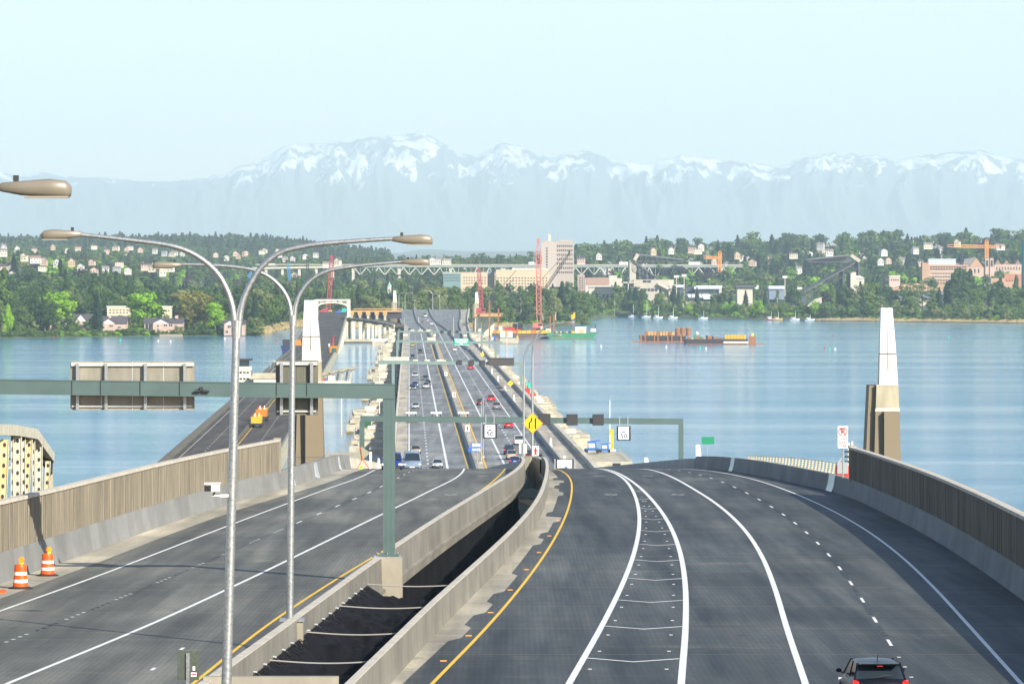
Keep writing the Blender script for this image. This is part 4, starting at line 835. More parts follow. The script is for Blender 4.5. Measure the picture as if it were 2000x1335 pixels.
s = MB(); sweep(s, lambda y: (olx(y) + orx(y)) / 2, [(-.35, 0), (-.15, .8), (.15, .8), (.35, 0)], 700, 1600, OD, ys=[y for y in OY if 699 < y < 1601], zf=zo); s.build('old_median', label='narrow dark kerb down the middle of the old road', cat='barrier')
OPAINT = mat('faded_white_line', (.42, .40, .33), .8); s = MB()
for i in range(110): y = 700 + i * 12; [strip(s, (lambda q: (lambda Y: BX * Y + q))(q), (lambda q: (lambda Y: BX * Y + q + .3))(q), y, y + 4, .015, OPAINT, ys=[y, y + 4], zf=zo) for q in (-36.2, -26)]
strip(s, lambda Y: olx(Y) + 1.6, lambda Y: olx(Y) + 1.8, 700, 2000, .012, OPAINT, ys=[y for y in OY if 699 < y < 2001], zf=zo)
strip(s, lambda Y: BX * Y - 30.4, lambda Y: BX * Y - 30.2, 700, 1600, .012, YEL, ys=[y for y in OY if 699 < y < 1601], zf=zo); s.build('lane_line', kind=S)
# solid lattice side below the climbing deck, then piers
s = MB()
for y0, y1 in zip(OY, OY[1:]):
    if 2075 <= y0 < 2760:
        for q, m in ((orx, OC),):
            s.add([(q(y0) + .5, y0, -.5), (q(y1) + .5, y1, -.5), (q(y1) + .5, y1, zo(y1) - 1), (q(y0) + .5, y0, zo(y0) - 1)], [(0, 1, 2, 3)], m)
            for k in (0, 8, 16): s.bar((q(y0 + k) + .6, y0 + k, 0), (q(y0 + k) + .6, y0 + k, zo(y0 + k)), .5, .5, CREAM)
s.build('old_side_wall', label='pale side wall under the climbing part of the old bridge', cat='wall')
PAINTW = mat('pale_bridge_paint', (.62, .60, .50), .6, var=.15, scale=.4)
t = thing('portal_truss', 'white steel portal truss arching over the old road at its far hump', 'truss', (XP(648, 2700), 2700, zo(2700)))
s = MB(); hw = 10.2; zt = 11.2
for y in (0, 26):
    for x in (-hw, hw): s.box(x - .5, x + .5, y - .5, y + .5, 0, zt - .5, PAINTW)
s.build('columns', t)
for y in (0, 26):
    s = MB(); s.box(-hw - .4, hw + .4, y - .5, y + .5, zt - .8, zt, PAINTW); n = 10
    arc = [(-hw + 2 * hw * k / n, y, zt - 4.6 + 2.6 * math.sin(math.pi * k / n) ** .6) for k in range(n + 1)]
    for a, b in zip(arc, arc[1:]): s.bar(a, b, .5, .5, PAINTW)
    for k in range(1, n): s.bar(arc[k], (arc[k][0] + (2.1 if k % 2 else -2.1) * .9, y, zt - .6), .25, .25, PAINTW); s.bar(arc[k], (arc[k][0], y, zt - .6), .2, .2, PAINTW)
    s.build('arched_truss', t)
s = MB()
for x in (-hw, hw):
    s.box(x - .3, x + .3, 0, 26, zt - .7, zt - .1, PAINTW); s.box(x - .3, x + .3, 0, 26, zt - 3.6, zt - 3.2, PAINTW)
    for k in range(8): s.bar((x, k * 3.25, zt - 3.4 if k % 2 else zt - .4), (x, k * 3.25 + 3.25, zt - .4 if k % 2 else zt - 3.4), .3, .3, PAINTW)
s.build('side_trusses', t)
# truss end of the old bridge beyond the left wall
TG = mat('old_truss_paint', (.50, .47, .36), .6, var=.3, scale=1.5); TY = mat('yellowed_truss_paint', (.62, .40, .11), .6, var=.35, scale=1.2, col2=(.55, .50, .34))
t = thing('old_truss', 'end of a beige and yellow perforated steel truss beyond the left noise wall', 'truss', (orx(259), 259, 16))
def rel(px, py, Y): return Vector((XP(px, Y) - t.location.x, Y - 259, ZP(py, Y) - 16))
top = [(103, 905, 275), (98, 893, 273), (65, 847, 259), (26, 840, 245), (-20, 838, 232), (-70, 845, 222)]
s = MB(); tp = [rel(*q) for q in top]
for a, b in zip(tp[1:], tp[2:]): s.bar(a, b, .55, .6, TG)
s.bar(tp[0] + Vector((0, 0, -9)), tp[1], .3, .35, TG); s.bar(tp[1], tp[2], .45, .5, TG); s.build('top_chord', t)
holes = TNV
def member(px0, px1, pt, pb, Y, m, lean=0, nm='post'):
    s = MB(); a = rel((px0 + px1) / 2, pt, Y); b = rel((px0 + px1) / 2 - lean, pb, Y); w_ = XP(px1, Y) - XP(px0, Y); s.bar(b, a, w_, .25, m)
    for k in range(12):
        c = b.lerp(a, (k + .5) / 12); q = [(c.x + .09 * math.cos(j * math.pi / 4), c.y - .14, c.z + .13 * math.sin(j * math.pi / 4)) for j in range(8)]; s.add(q, [tuple(range(8))], holes)
    for sx in (-1, 1): s.bar(b + Vector((sx * w_ / 2, -.15, 0)), a + Vector((sx * w_ / 2, -.15, 0)), .04, .06, TG)
    s.build(nm, t)
for q in ((2, 18, 858, 1100, 240, TY, 10), (28, 42, 850, 1100, 248, TG, 0), (52, 64, 858, 1100, 256, TY, 14), (70, 83, 868, 1100, 263, TG, 0), (90, 99, 900, 1100, 270, TY, 10), (44, 50, 845, 1100, 252, TG, 0), (64.5, 68.5, 850, 1100, 259, TG, 0), (22.5, 26.5, 845, 1100, 245, TG, 0), (-20, -8, 850, 1100, 236, TG, 0)): member(*q[:5], q[5], q[6])
s = MB(); s.bar(rel(24, 856, 262), rel(66, 858, 262), .2, .5, TNV); s.bar(rel(66, 866, 266), rel(100, 912, 273), .2, .9, TNV)
for k in range(3): s.bar(rel(-40, 880 + k * 17, 262), rel(50, 878 + k * 17, 262), .15, .12, TG)
s.build('inner_bracing', t)
s = MB()       # deck and side girders of that span, hidden low behind the wall
s.box(-22, 0, -60, 20, -1, 1, OC); s.build('span_deck', t)
# old pontoon house with lookout cabin, cross decks
def building(name, label, cat, px, Y, z0, parts, group=None):
    t = thing(name, label, cat, (XP(px, Y), Y, z0), group=group)
    for nm, fn in parts: s = MB(); fn(s); s.build(nm, t)
    return t
building('control_house', 'small cream control house with a dark glazed lookout cabin beside the old bridge', 'building', 480, 1440, 0,
   [('lower_walls', lambda s: (s.box(-2.4, 1.5, -2, 2, 0, 7.4, CREAM), s.box(1.5, 5.5, -1.5, 2, 0, 5.4, CREAM))),
    ('cabin', lambda s: s.box(-2.0, 1.2, -1.8, 1.8, 8.6, 10.6, GLASS)), ('cabin_base', lambda s: s.box(-2.7, 1.9, -2.2, 2.2, 7.4, 8.6, CREAM)),
    ('roof', lambda s: s.box(-2.9, 2.2, -2.4, 2.4, 10.6, 11.2, DARK)),
    ('window', lambda s: [s.box(x, x + .8, -2.12, -1.9, z, z + .6, GLASS) for x in (-1.9, -.7, .4) for z in (6.3, 4.2)]),
    ('ladder', lambda s: [s.bar((2.0 + (k % 2) * .8, -2.2, 1 + k), (2.8 - (k % 2) * .8, -2.2, 2 + k), .12, .12, REDP) for k in range(6)])])
building('drawspan_deck', 'low cream concrete platform left of the small sign back', 'platform', 515, 1430, 3.2,
   [('platform', lambda s: (s.box(-3.5, 16, -3, 5, 1.6, 3.4, OC), s.box(-3.2, 16, -2.6, 4.6, .3, 1.6, CREAM))), ('frame', lambda s: (s.box(2.2, 8, 20, 22, 6.6, 7.2, OC), s.box(3, 8, 20, 22, 4.4, 6.6, CREAM), [s.bar((1.0, 20, 3 + 1.6 * k), (2.4 - (k % 2), 20, 4.6 + 1.6 * k), .2, .2, STEEL) for k in range(3)]))])
building('work_platform', 'concrete barge with white box and red buoy right of the small sign back', 'platform', 640, 1400, 0,
   [('platform', lambda s: (s.box(-5, 2.5, -2, 8, 0, 4.8, OC), s.box(-5, 7.5, -3, 2, 3.8, 4.7, CREAM), s.box(-4, 3, -30, 0, 0, 2.0, PONT))), ('box', lambda s: (s.box(.2, 2.3, 0, 3, 4.8, 6.4, CREAM), s.box(-2.2, -.9, 0, 2, 4.8, 5.6, REDP), s.box(-.9, -.1, 0, 2, 4.8, 5.5, BLUEP))), ('rail', lambda s: [s.bar((k, -2.9, 4.7), (k, -2.9, 5.7), .1, .1, STEEL) for k in range(-4, 7, 2)])])
building('mooring_frame', 'dark weathered timber and steel frame at the right edge of the old bridge', 'frame', 640, 1420, 0,
   [('beams', lambda s: [s.bar((-4 + k * 1.1, k * 12, 0), (-3 + k * 1.1, k * 12 + 8, 6), .6, .6, OC if k % 2 else OD) for k in range(8)]), ('walkway', lambda s: (s.bar((-4, 0, 5.5), (5, 100, 5.8), 1.6, .4, OC), s.bar((-2, 0, 6.6), (7, 100, 6.9), .2, .2, YELP)))])
building('float_dock', 'low brown concrete float on the channel below the white columns', 'float', 704, 2440, 0, [('float_hull', lambda s: s.box(-15, 16, 0, 12, -.3, 2.2, OC)), ('fender', lambda s: s.box(-15.3, 16.3, -.4, 0, -.3, .9, OD))])
building('float_dock', 'pale concrete float left of the far roadway with a white boat on it', 'float', 745, 2330, 0, [('float_hull', lambda s: s.box(-5, 10, 0, 60, -.3, 2.6, PONT)), ('boat', lambda s: s.prism([(-5, 2.7), (2, 2.7), (4, 4), (-6, 4)], 2, 6, WHITE))])

# ================================================================ construction at the far end
t = thing('side_ramp', 'unfinished concrete side ramp on pale columns left of the floating bridge end', 'bridge', (XP(680, 2560), 2560, 0))
def rr(px, py, Y): return (XP(px, Y) - t.location.x, Y - 2560, ZP(py, Y))
s = MB()
for (a, b) in (((682, 619, 2640), (715, 622, 2620)), ((715, 622, 2620), (745, 626, 2590)), ((745, 626, 2590), (770, 632, 2560))):
    A, B = Vector(rr(*a)), Vector(rr(*b)); s.bar(A + Vector((0, 6, -1.3)), B + Vector((0, 6, -1.3)), 12, 1.6, OLDM); s.bar(A + Vector((0, -.3, -1.5)), B + Vector((0, -.3, -1.5)), .8, 2.1, CDECK)
s.build('ramp_deck', t)
for i, (px, top) in enumerate(((691, 627), (704, 628), (720, 631), (742, 634), (683, 626), (710, 630), (728, 632), (752, 636), (735, 633), (762, 637))):
    back = i > 3; Y = 2640 if back else 2550; s = MB(); x, y, z = rr(px, top, Y); s.box(x - (.6 if back else .8), x + (.6 if back else .8), y - .8, y + .8, -.5, z, CREAM); s.box(x - 1.4, x + 1.4, y - 1.2, y + 1.2, z - .9, z, CDECK); s.build('column', t)
t = thing('girder_trestle', 'orange timber formwork and steel girders of the new span behind the side ramp', 'scaffold', (XP(700, 2800), 2800, 0))
s = MB(); s.box(XP(682, 2800) - t.location.x, XP(784, 2800) - t.location.x, 0, 14, ZP(609, 2800), ZP(606, 2800), TIMB); s.box(XP(690, 2800) - t.location.x, XP(784, 2800) - t.location.x, 8, 16, ZP(604, 2800), ZP(602.5, 2800), TIMB); s.build('timber_deck', t)
s = MB(); s.box(XP(694, 2800) - t.location.x, XP(784, 2800) - t.location.x, 2, 10, ZP(622, 2800), ZP(609, 2800), mat('dark_navy_girder', (.03, .03, .05), .7)); s.build('girder', t)
for px in (687, 703, 719, 736, 752): s = MB(); x = XP(px, 2800) - t.location.x; s.box(x - 1.4, x + 1.4, -1.5, .0, ZP(615, 2800), ZP(609, 2800), TIMB); s.box(x - .8, x + .8, -1.2, -.2, -1, ZP(615, 2800), OC); s.build('bent', t)
t = thing('column_bent', 'row of tall white concrete columns under an orange timber deck right of the bridge end', 'pier', (XP(950, 2700), 2700, 0))
for px in (931, 936.5, 943, 949, 955, 961): s = MB(); x = XP(px, 2700) - t.location.x; s.box(x - .95, x + .95, -.8 + (px - 931) * 2, .9 + (px - 931) * 2, -.5, ZP(619, 2700), CREAM); s.build('column', t)
s = MB(); s.box(XP(926, 2700) - t.location.x, XP(982, 2700) - t.location.x, -2, 66, ZP(618, 2700), ZP(613, 2700), TIMB); s.build('timber_deck', t)
s = MB(); s.box(XP(914, 2660) - t.location.x, XP(927, 2660) - t.location.x, -40, -30, ZP(626, 2660), ZP(621, 2660), DARK); s.build('dark_box', t)
for px, pt in ((956, 588), (973.5, 602)): s = MB(); x = XP(px, 2690) - t.location.x; s.box(x - .5, x + .5, -12, -11, -1, ZP(pt, 2690), RUST); s.build('rusty_pile', t)
# ================================================================ street lamps
BRZ = mat('tan_lamp_housing', (.22, .195, .15), .38, .15, var=.06, scale=3); LENS = mat('lamp_lens', (.28, .25, .20), .3)
def lamp_head(t, p, sgn, k=1.0):
    """cobra head 0.95 m long starting at p and pointing sgn along x"""
    s = MB(); rings = []
    for f, w_, zt, zb in ((0, .04, .045, -.045), (.05, .08, .065, -.06), (.30, .14, .085, -.105), (.70, .165, .115, -.13), (.92, .15, .09, -.13), (.985, .11, .03, -.12), (1.0, .06, .0, -.09)):
        x = p[0] + sgn * f * .96 * k; rings.append([(x, p[1] + w_ * k * math.copysign(abs(math.cos(a)) ** .6, math.cos(a)), p[2] + k * ((zt if math.sin(a) > 0 else -zb) * math.copysign(abs(math.sin(a)) ** .55, math.sin(a)))) for a in [2 * math.pi * j / 14 for j in range(14)]])
    s.loft(rings, BRZ); h = s.build('lamp_head', t)
    s = MB(); x0, x1 = sorted((p[0] + sgn * .34 * k, p[0] + sgn * .93 * k)); s.box(x0, x1, p[1] - .13 * k, p[1] + .13 * k, p[2] - .142 * k, p[2] - .115 * k, LENS); s.box(*sorted((p[0] + sgn * .19 * k, p[0] + sgn * .26 * k)), p[1] - .03, p[1] + .03, p[2] + .08 * k, p[2] + .16 * k, DARK); s.build('lens', h)
def ylamp(Y, pole, left, right, hl, hr, label):
    b = Vector((XP(pole[0][0], Y), Y, ZP(pole[0][1], Y))); t = thing('street_lamp', label, 'street lamp', b, group='double-armed street lamps'); q = lambda p: Vector((XP(p[0], Y), Y, ZP(p[1], Y))) - b
    s = MB(); s.tube([q(p) for p in pole], [.125, .115, .092], GALV, 14); s.tube([(0, 0, 0), (0, 0, .05)], .24, GALV, 12); s.build('pole', t)
    for pts, h, sg in ((left, hl, -1), (right, hr, 1)):
        pp = [q(p) for p in pts]; cr = []          # smooth the arm
        for i in range(len(pp) - 1):
            p0, p1, p2, p3 = pp[max(i - 1, 0)], pp[i], pp[i + 1], pp[min(i + 2, len(pp) - 1)]
            for j in range(5): u = j / 5; cr.append(.5 * ((2 * p1) + (p2 - p0) * u + (2 * p0 - 5 * p1 + 4 * p2 - p3) * u * u + (3 * p1 - p0 - 3 * p2 + p3) * u ** 3))
        cr.append(pp[-1]); n = len(cr); s = MB(); s.tube(cr, [.082 - .035 * i / (n - 1) for i in range(n)], GALV, 10); s.build('arm', t)
        lamp_head(t, q(h), sg)
    return t
LA = ylamp(102, [(439, 1440), (447, 1180), (462, 625)], [(459, 660), (456, 610), (443, 565), (420, 528), (380, 497), (330, 479), (240, 467), (158, 458)], [(465, 660), (470, 605), (486, 560), (512, 520), (550, 492), (610, 478), (690, 471), (768, 466)], (160, 457), (766, 467), 'nearest large double-armed galvanised street lamp with a traffic camera on its pole')
ylamp(145, [(566, 1213), (568, 1000), (572, 615)], [(570, 635), (567, 600), (557, 573), (536, 548), (505, 530), (460, 521), (400, 517), (354, 516)], [(574, 635), (577, 600), (587, 572), (607, 547), (640, 529), (690, 520), (740, 515), (785, 511)], (354, 517), (784, 511), 'second double-armed galvanised street lamp, on a pedestal of the median barrier')
b = 57; ylamp(57, [(-545, 2290), (-540, 1500), (-535, 600)], [(-538, 640), (-545, 560), (-600, 450), (-750, 385), (-900, 375), (-1060, 368)], [(-532, 640), (-525, 560), (-470, 450), (-330, 385), (-150, 372), (-2, 366)], (-1060, 368), (-2, 366), 'tan street lamp head reaching in at the left edge high over the road')
s = MB(); bx, by = XP(572, 145), 144.7; zt = ZP(1207, 145); s.box(bx - .36, bx + .36, by - .3, by + .3, zt - 1.6, zt, CONCB); s.box(bx - .42, bx + .42, by - .36, by + .36, zt - .06, zt + .02, GALV)
s.build('lamp_pedestal', label='tan concrete pedestal under the second double-armed street lamp', cat='pedestal')
# traffic camera on pole A
t = thing('traffic_camera', 'white traffic camera on a bracket of the nearest street lamp pole', 'camera', (XP(430, 102), 101.9, ZP(967, 102)))
s = MB(); s.bar((0, 0, 0), (.24, .05, 0), .04, .06, WHITE); s.bar((-.18, 0, .0), (0, 0, 0), .03, .03, WHITE); s.bar((-.16, 0, 0), (-.12, 0, .1), .04, .04, DARK); s.build('bracket', t)
s = MB(); s.box(-.33, 0.0, -.12, .12, .10, .27, mat('off_white_casing', (.62, .6, .52), .4)); s.prism([(-.36, .27), (.02, .29), (.02, .31), (-.36, .31)], -.15, .15, WHITE); s.build('housing', t)
s = MB(); s.box(-.36, -.20, -.16, -.12, .11, .25, BLACK); s2 = MB(); s2.box(-.36, -.2, -.135, -.12, .11, .25, BLACK); s2.build('lens', t)
# single curved lamps
def clamp(label=None, rad=1.0):
    t = thing('street_lamp', label or '', 'street lamp', (0, 0, 0), group='single curved street lamps'); r = .13 * rad
    s = MB(); s.tube([(0, 0, 0), (0, 0, 5), (.02, 0, 9.3)], [r, r * .85, r * .7], GALV, 10); s.box(-.3, .3, -.3, .3, -.2, .12, CPLAIN); s.build('pole', t)
    s = MB(); s.tube([(.02, 0, 9.3), (.1, 0, 10.3), (.45, 0, 11.2), (1.1, 0, 11.9), (1.9, 0, 12.2), (2.9, 0, 12.3)], [r * .7, r * .65, r * .6, r * .55, r * .5, r * .45], GALV, 8); s.build('arm', t)
    lamp_head(t, (2.9, 0, 12.3), 1, rad); return t
c0 = clamp('curved street lamp on the rounded nose, lower and left of the two'); c0.location = (XP(1023, 391), 391, zr(391) + 1.05); c0.scale = (.9, .9, .9)
dup(c0, (XP(1040, 393), 393, zr(393) + 1.05), label='curved street lamp on the rounded nose, taller and behind the yellow diamond sign', s=1.0)
dup(c0, (AX * 728 + 12.2, 728, 7.9), label='curved lamp on the floating median left of the hanging speed sign', s=1.0)
dup(c0, (AX * 750 + 12.9, 750, 7.9), label='curved lamp on the floating median just right of its twin, by the speed sign', s=1.0)
f0 = clamp('', 2.0); k_ = kids(f0); bpy.data.objects.remove
first = True
for px, top, sg, lb in ((779, 571, 1, 'tall far lamp above the left edge of the far roadway'), (791, 571, 1, 'far lamp second from left over the far roadway'), (809, 584, 1, 'lower far lamp third from left at the far roadway'), (845, 567, -1, 'tallest far lamp in the middle, bending left'), (859, 574, -1, 'far lamp right of the tallest, bending left'),
                        (873, 592, -1, 'low far lamp, first of three at right bending left'), (881, 598, -1, 'low far lamp, middle of three at right'), (890, 603, -1, 'lowest far lamp, last of three at right'), (786, 590, 1, 'short far lamp low between the two left lamps'), (705, 595, 1, 'far lamp above the orange girder trestle, left one'), (742, 598, 1, 'far lamp above the orange girder trestle, right one'), (838, 603, -1, 'tiny far lamp behind the dark truck'), (726, 604, 1, 'tiny far lamp in the middle of the orange trestle')):
    H = (612 - top) / 8400 * 3240; loc = (XP(px, 3240), 3240, ZP(612, 3240)); k = H / 12.4
    if first: f0.location = loc; f0['label'] = lb; f0.scale = (k * sg, k, k); first = False
    else: dup(f0, loc, label=lb, s=(k * sg, k, k), ch=None)

# ================================================================ sign gantries
SIGNBACK = mat('sign_back_aluminium', (.20, .19, .15), .55, .35, var=.45, sc3=(1.6, 1.6, .35), col2=(.34, .31, .25)); SIGNDK = mat('sign_back_dark', (.10, .10, .075), .55, .3, var=.4, sc3=(5, 5, .3), col2=(.16, .155, .12))
ALU = mat('bright_aluminium', (.60, .60, .56), .4, .4, var=.15, scale=2)
def gantry(label, Y, A, B, sz, pl, pr, m, dy=0):
    """beam from A to B (px, py centre), posts at px pl / pr (px, bottom z)"""
    a = P(A[0], A[1], Y); b = P(B[0], B[1], Y + dy); t = thing('sign_gantry', label, 'gantry', (b.x, Y, zr(Y)), group='grey-green sign gantries'); o = t.location.copy(); w_, h_ = sz
    s = MB(); s.bar(a - o, b - o, w_, h_, m); q = (b - a).normalized()
    for k in (-1, 1): s.bar(a - o + Vector((0, 0, k * (h_ / 2 - .02))), b - o + Vector((0, 0, k * (h_ / 2 - .02))), w_ + .05, .04, m)
    s.build('beam', t)
    for (px, zb) in (pl, pr):
        if px is None: continue
        f = (XP(px, Y) - a.x) / (b.x - a.x); zt = a.z + (b.z - a.z) * f + h_ / 2; x = XP(px, Y) - o.x; s = MB(); s.box(x - w_ * .47, x + w_ * .47, -w_ * .48, w_ * .48, zb - o.z, zt - o.z - h_ + .003, m)
        for u in (-.2, .2): s.box(x + w_ * u - .01, x + w_ * u + .01, -w_ * .48 - .012, -w_ * .48, zb - o.z, zt - o.z - h_, m)
        s.box(x - w_ * .8, x + w_ * .8, -w_ * .8, w_ * .8, zb - o.z - .02, zb - o.z + .08, m); s.build('post', t)
    return t, o
def on(s, o, Y, x0, y0, x1, y1, dy0, dy1, m): s.box(XP(x0, Y) - o.x, XP(x1, Y) - o.x, dy0, dy1, ZP(y1, Y) - o.z, ZP(y0, Y) - o.z, m)
Y = 186; t, o = gantry('massive dark green-grey gantry beam spanning the left roadway with two sign backs', Y, (-260, 751.5), (771, 764), (.54, .64), (-250, 24), (760, ZP(1084, Y)), GREEN)
def signback(px0, px1, py0, py1, brs, m, Y, o, t, full=None):
    s = MB(); on(s, o, Y, px0, py0, px1, py1, .55, .62, m); n = 4 if px1 - px0 > 150 else 6
    for k in range(1, n): x = XP(px0 + (px1 - px0) * k / n, Y) - o.x; s.box(x - .012, x + .012, .54, .56, ZP(py1, Y) - o.z, ZP(py0, Y) - o.z, ALU if m is SIGNBACK else SIGNDK)
    p = s.build('sign_panel', t); s = MB()
    on(s, o, Y, px0 + 2, py0 + 3, px1 - 1, py0 + 9, .42, .55, ALU); s.build('frame_rail', p); s = MB(); on(s, o, Y, px0 + 3, py1 - 9, px1 - 4, py1 - 6, .45, .55, ALU); s.build('frame_rail', p)
    for bx in brs: s = MB(); on(s, o, Y, bx - 3, py0 + 4, bx + 3, py1 - 1, .28, .43, GALV); on(s, o, Y, bx - 9, 742, bx - 7.5, 772, -.30, -.26, DARK); s.build('bracket', p)
signback(135, 378, 706, 801, (150, 206, 283, 360), SIGNBACK, Y, o, t); signback(537, 620, 704, 811, (549, 608), SIGNDK, Y, o, t)
s = MB()
for x in (387, 404): s.tube([(XP(x - 6, Y) - o.x, -.42, ZP(763, Y) - o.z), (XP(x + 6, Y) - o.x, -.42, ZP(763.5, Y) - o.z)], .055, DARK, 8)
on(s, o, Y, 392, 755, 398, 762, -.45, -.27, DARK); s.build('flood_lamp', t)
x = XP(758, Y); z = ZP(1084, Y); s = MB(); s.box(x - .68, x + .62, Y - .5, Y + .6, z - 3.0, z - .06, CONCB); s.box(x - .62, x + .56, Y - .42, Y + .5, z - .08, z, GALV)
for k in range(8): a = k * math.pi / 4; s.tube([(x - .03 + .45 * math.cos(a), Y + .32 * math.sin(a), z), (x - .03 + .45 * math.cos(a), Y + .32 * math.sin(a), z + .14)], .035, GALV, 6)
s.build('gantry_pedestal', label='tan concrete pedestal with anchor bolts under the massive gantry post', cat='pedestal')
# speed and lane control signs
LEDW = mat('lit_sign_white', (.8, .82, .9), .5, emit=(.85, .88, 1.0, .25)); INK = mat('sign_black', (.01, .01, .012), .5); AMB = mat('sign_yellow', (.85, .50, .005), .45); SGW = mat('sign_white', (.80, .80, .78), .5)
SGR = mat('sign_red', (.60, .02, .02), .5); SGG = mat('sign_green', (.0, .33, .22), .5); SGB = mat('sign_blue', (.02, .12, .55), .5)
def speedsign(t, o, Y, px, py, hw=13.5):
    s = MB(); on(s, o, Y, px - hw, py - hw, px + hw, py + hw + 1, -.40, -.14, BLACK); f = s.build('speed_limit_sign', t)
    s = MB(); on(s, o, Y, px - hw * .74, py - hw * .9, px + hw * .74, py + hw * .9, -.42, -.40, LEDW); s.build('sign_face', f)
    z = lambda p: ZP(p, Y) - o.z; X = XP(px, Y) - o.x; u = Y / FPX
    text('lettering', 'SPEED', hw * .44 * u, INK, f, (X, -.43, z(py - hw * .56)), sx=1.05); text('lettering', 'LIMIT', hw * .44 * u, INK, f, (X, -.43, z(py - hw * .14)), sx=1.05); text('lettering', '50', hw * .92 * u, INK, f, (X, -.43, z(py + hw * .45)), sx=1.15, ext=.02)
    s = MB(); 
    for k in (-.6, .6): on(s, o, Y, px + hw * k - 1, py - hw - 20, px + hw * k + 1, py - hw, -.34, -.24, GALV)
    s.build('hanger', f)
Y = 500; t, o = gantry('grey-green gantry across both roadways with three black squares and two 50 speed signs', Y, (704, 817), (1334, 823), (.60, .66), (707, ZP(912, Y)), (1330, ZP(915, Y)), GREEN)
speedsign(t, o, Y, 957, 841); speedsign(t, o, Y, 1218, 845)
for px in (803, 852, 905): 
    s = MB(); on(s, o, Y, px - 11, 804, px + 11, 808, .35, .9, ALU); on(s, o, Y, px - 10, 822, px + 11, 826, .35, .9, ALU); on(s, o, Y, px - 9, 808, px - 7, 822, .35, .45, DARK); on(s, o, Y, px + 7, 808, px + 9, 822, .35, .45, DARK); s.build('sign_back', t)
for px, py in ((1064, 818), (1117, 819), (1168, 819)): s = MB(); on(s, o, Y, px - 10.5, py - 10.5, px + 10.5, py + 10.5, -.8, -.4, DARK); on(s, o, Y, px - 11, py - 11, px + 11, py + 11, -.6, -.45, BLACK); s.build('lane_signal', t)
def fargantry(label, Y, A, B, sz, pl, pr, blk=(), backs=(), extra=None):
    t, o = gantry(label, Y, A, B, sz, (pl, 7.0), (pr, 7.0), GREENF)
    for px, py, h in blk: s = MB(); on(s, o, Y, px - h, py - h, px + h, py + h, -.9, -.45, DARK); s.build('lane_signal', t)
    for x0, y0, x1, y1 in backs:
        s = MB(); on(s, o, Y, x0, y0, x1, y1, .5, .8, CREAM)
        for k in range(int((x1 - x0) / 3)): on(s, o, Y, x0 + 1 + k * 3, y0, x0 + 1.5 + k * 3, y1, .3, .5, ALU)
        s.build('sign_back', t)
    if extra: extra(t, o, Y)
    return t
def big_dms(t, o, Y): s = MB(); on(s, o, Y, 955, 699, 1004, 714, -1.6, -.5, mat('dark_brown_sign', (.055, .045, .045), .5)); on(s, o, Y, 954.5, 698.5, 1004.5, 700, -1.7, -.4, BLACK); s.build('message_sign', t)
fargantry('third gantry with a long dark message sign over the floating bridge', 1224, (738, 707), (1022, 710), (.9, .95), 768, 1018, [(897.5, 707.5, 5), (921, 707.5, 5), (942.5, 708, 4.8)], [(748, 697, 798, 704), (806, 702, 816, 712), (829, 702, 839, 712), (852, 702, 862, 712), (862, 703, 871, 712)], big_dms)
def green_sign(t, o, Y):
    s = MB(); on(s, o, Y, 887, 661, 915.5, 674, -.8, -.5, SGG); f = s.build('highway_sign', t); s = MB(); on(s, o, Y, 887.5, 661.5, 915, 662, -.83, -.8, SGW); on(s, o, Y, 887.5, 673, 915, 673.5, -.83, -.8, SGW); s.build('border', f)
    for i, w_ in enumerate(('Lake Wash Blvd', 'Montlake Blvd', '1 Mile')): text('lettering', w_, .95 if i < 2 else .7, SGW, f, (XP(901, Y) - o.x, -.85, ZP(664.2 + i * 3.8, Y) - o.z), sx=.78, ext=.01)
fargantry('fourth gantry, with a green highway sign over the right lanes', 1598, (774, 666), (982, 669), (.85, .85), 776, 968, [], [(834, 659, 850, 665), (834, 668, 850, 672)], green_sign)
fargantry('fifth gantry, farthest, with three small black squares and white signs', 1846, (777, 647), (942, 649), (.8, .7), 778, 941, [(863.5, 647.5, 3.2), (878.5, 647.8, 3.1), (893, 648, 3.1)], [(801, 644, 809, 650), (817, 644, 826, 650), (832, 644, 840, 650), (787, 652, 796, 656), (846, 650, 851, 657), (905, 651, 911, 657)])
# ================================================================ small signs and cones
def signpost(name, label, cat, px, pyb, Y, zb, zt, build, m=GALV, group=None):
    t = thing(name, label, cat, (XP(px, Y), Y, zb), group=group); s = MB(); s.tube([(0, 0, 0), (0, 0, zt - zb)], .05 if Y < 600 else .09, m, 6); s.build('post', t); build(t, Y); return t
def panel(t, name, x0, x1, z0, z1, m, y=-.1, parent=None): s = MB(); s.box(x0, x1, y - .03, y, z0, z1, m); return s.build(name, parent or t)
Y = 392; t = thing('merge_sign', 'yellow diamond lane merge sign with black road symbol on the tall curved lamp', 'road sign', (XP(1040, Y), Y - .3, ZP(826, Y)))
dm = lambda r: [(0, -r), (r, 0), (0, r), (-r, 0)]
s = MB(); s.prism(dm(.95), 0, .05, AMB); f = s.build('sign_panel', t); s = MB(); r0, r1 = .90, .86; p0, p1 = dm(r0), dm(r1)
for k in range(4): s.add([(p0[k][0], -.005, p0[k][1]), (p0[(k + 1) % 4][0], -.005, p0[(k + 1) % 4][1]), (p1[(k + 1) % 4][0], -.005, p1[(k + 1) % 4][1]), (p1[k][0], -.005, p1[k][1])], [(0, 1, 2, 3)], INK)
s.build('border', f); s = MB()
s.bar((.28, -.01, -.5), (.28, -.01, .48), .02, .13, INK); s = MB(); q = [(.21, -.5), (.34, -.5), (.34, .48), (.21, .48)]; s.prism(q, -.02, -.005, INK); s.prism([(-.34, -.48), (-.22, -.48), (-.22, .02), (-.02, .22), (-.02, .50), (-.14, .50), (-.14, .26), (-.34, .06)], -.02, -.005, INK)
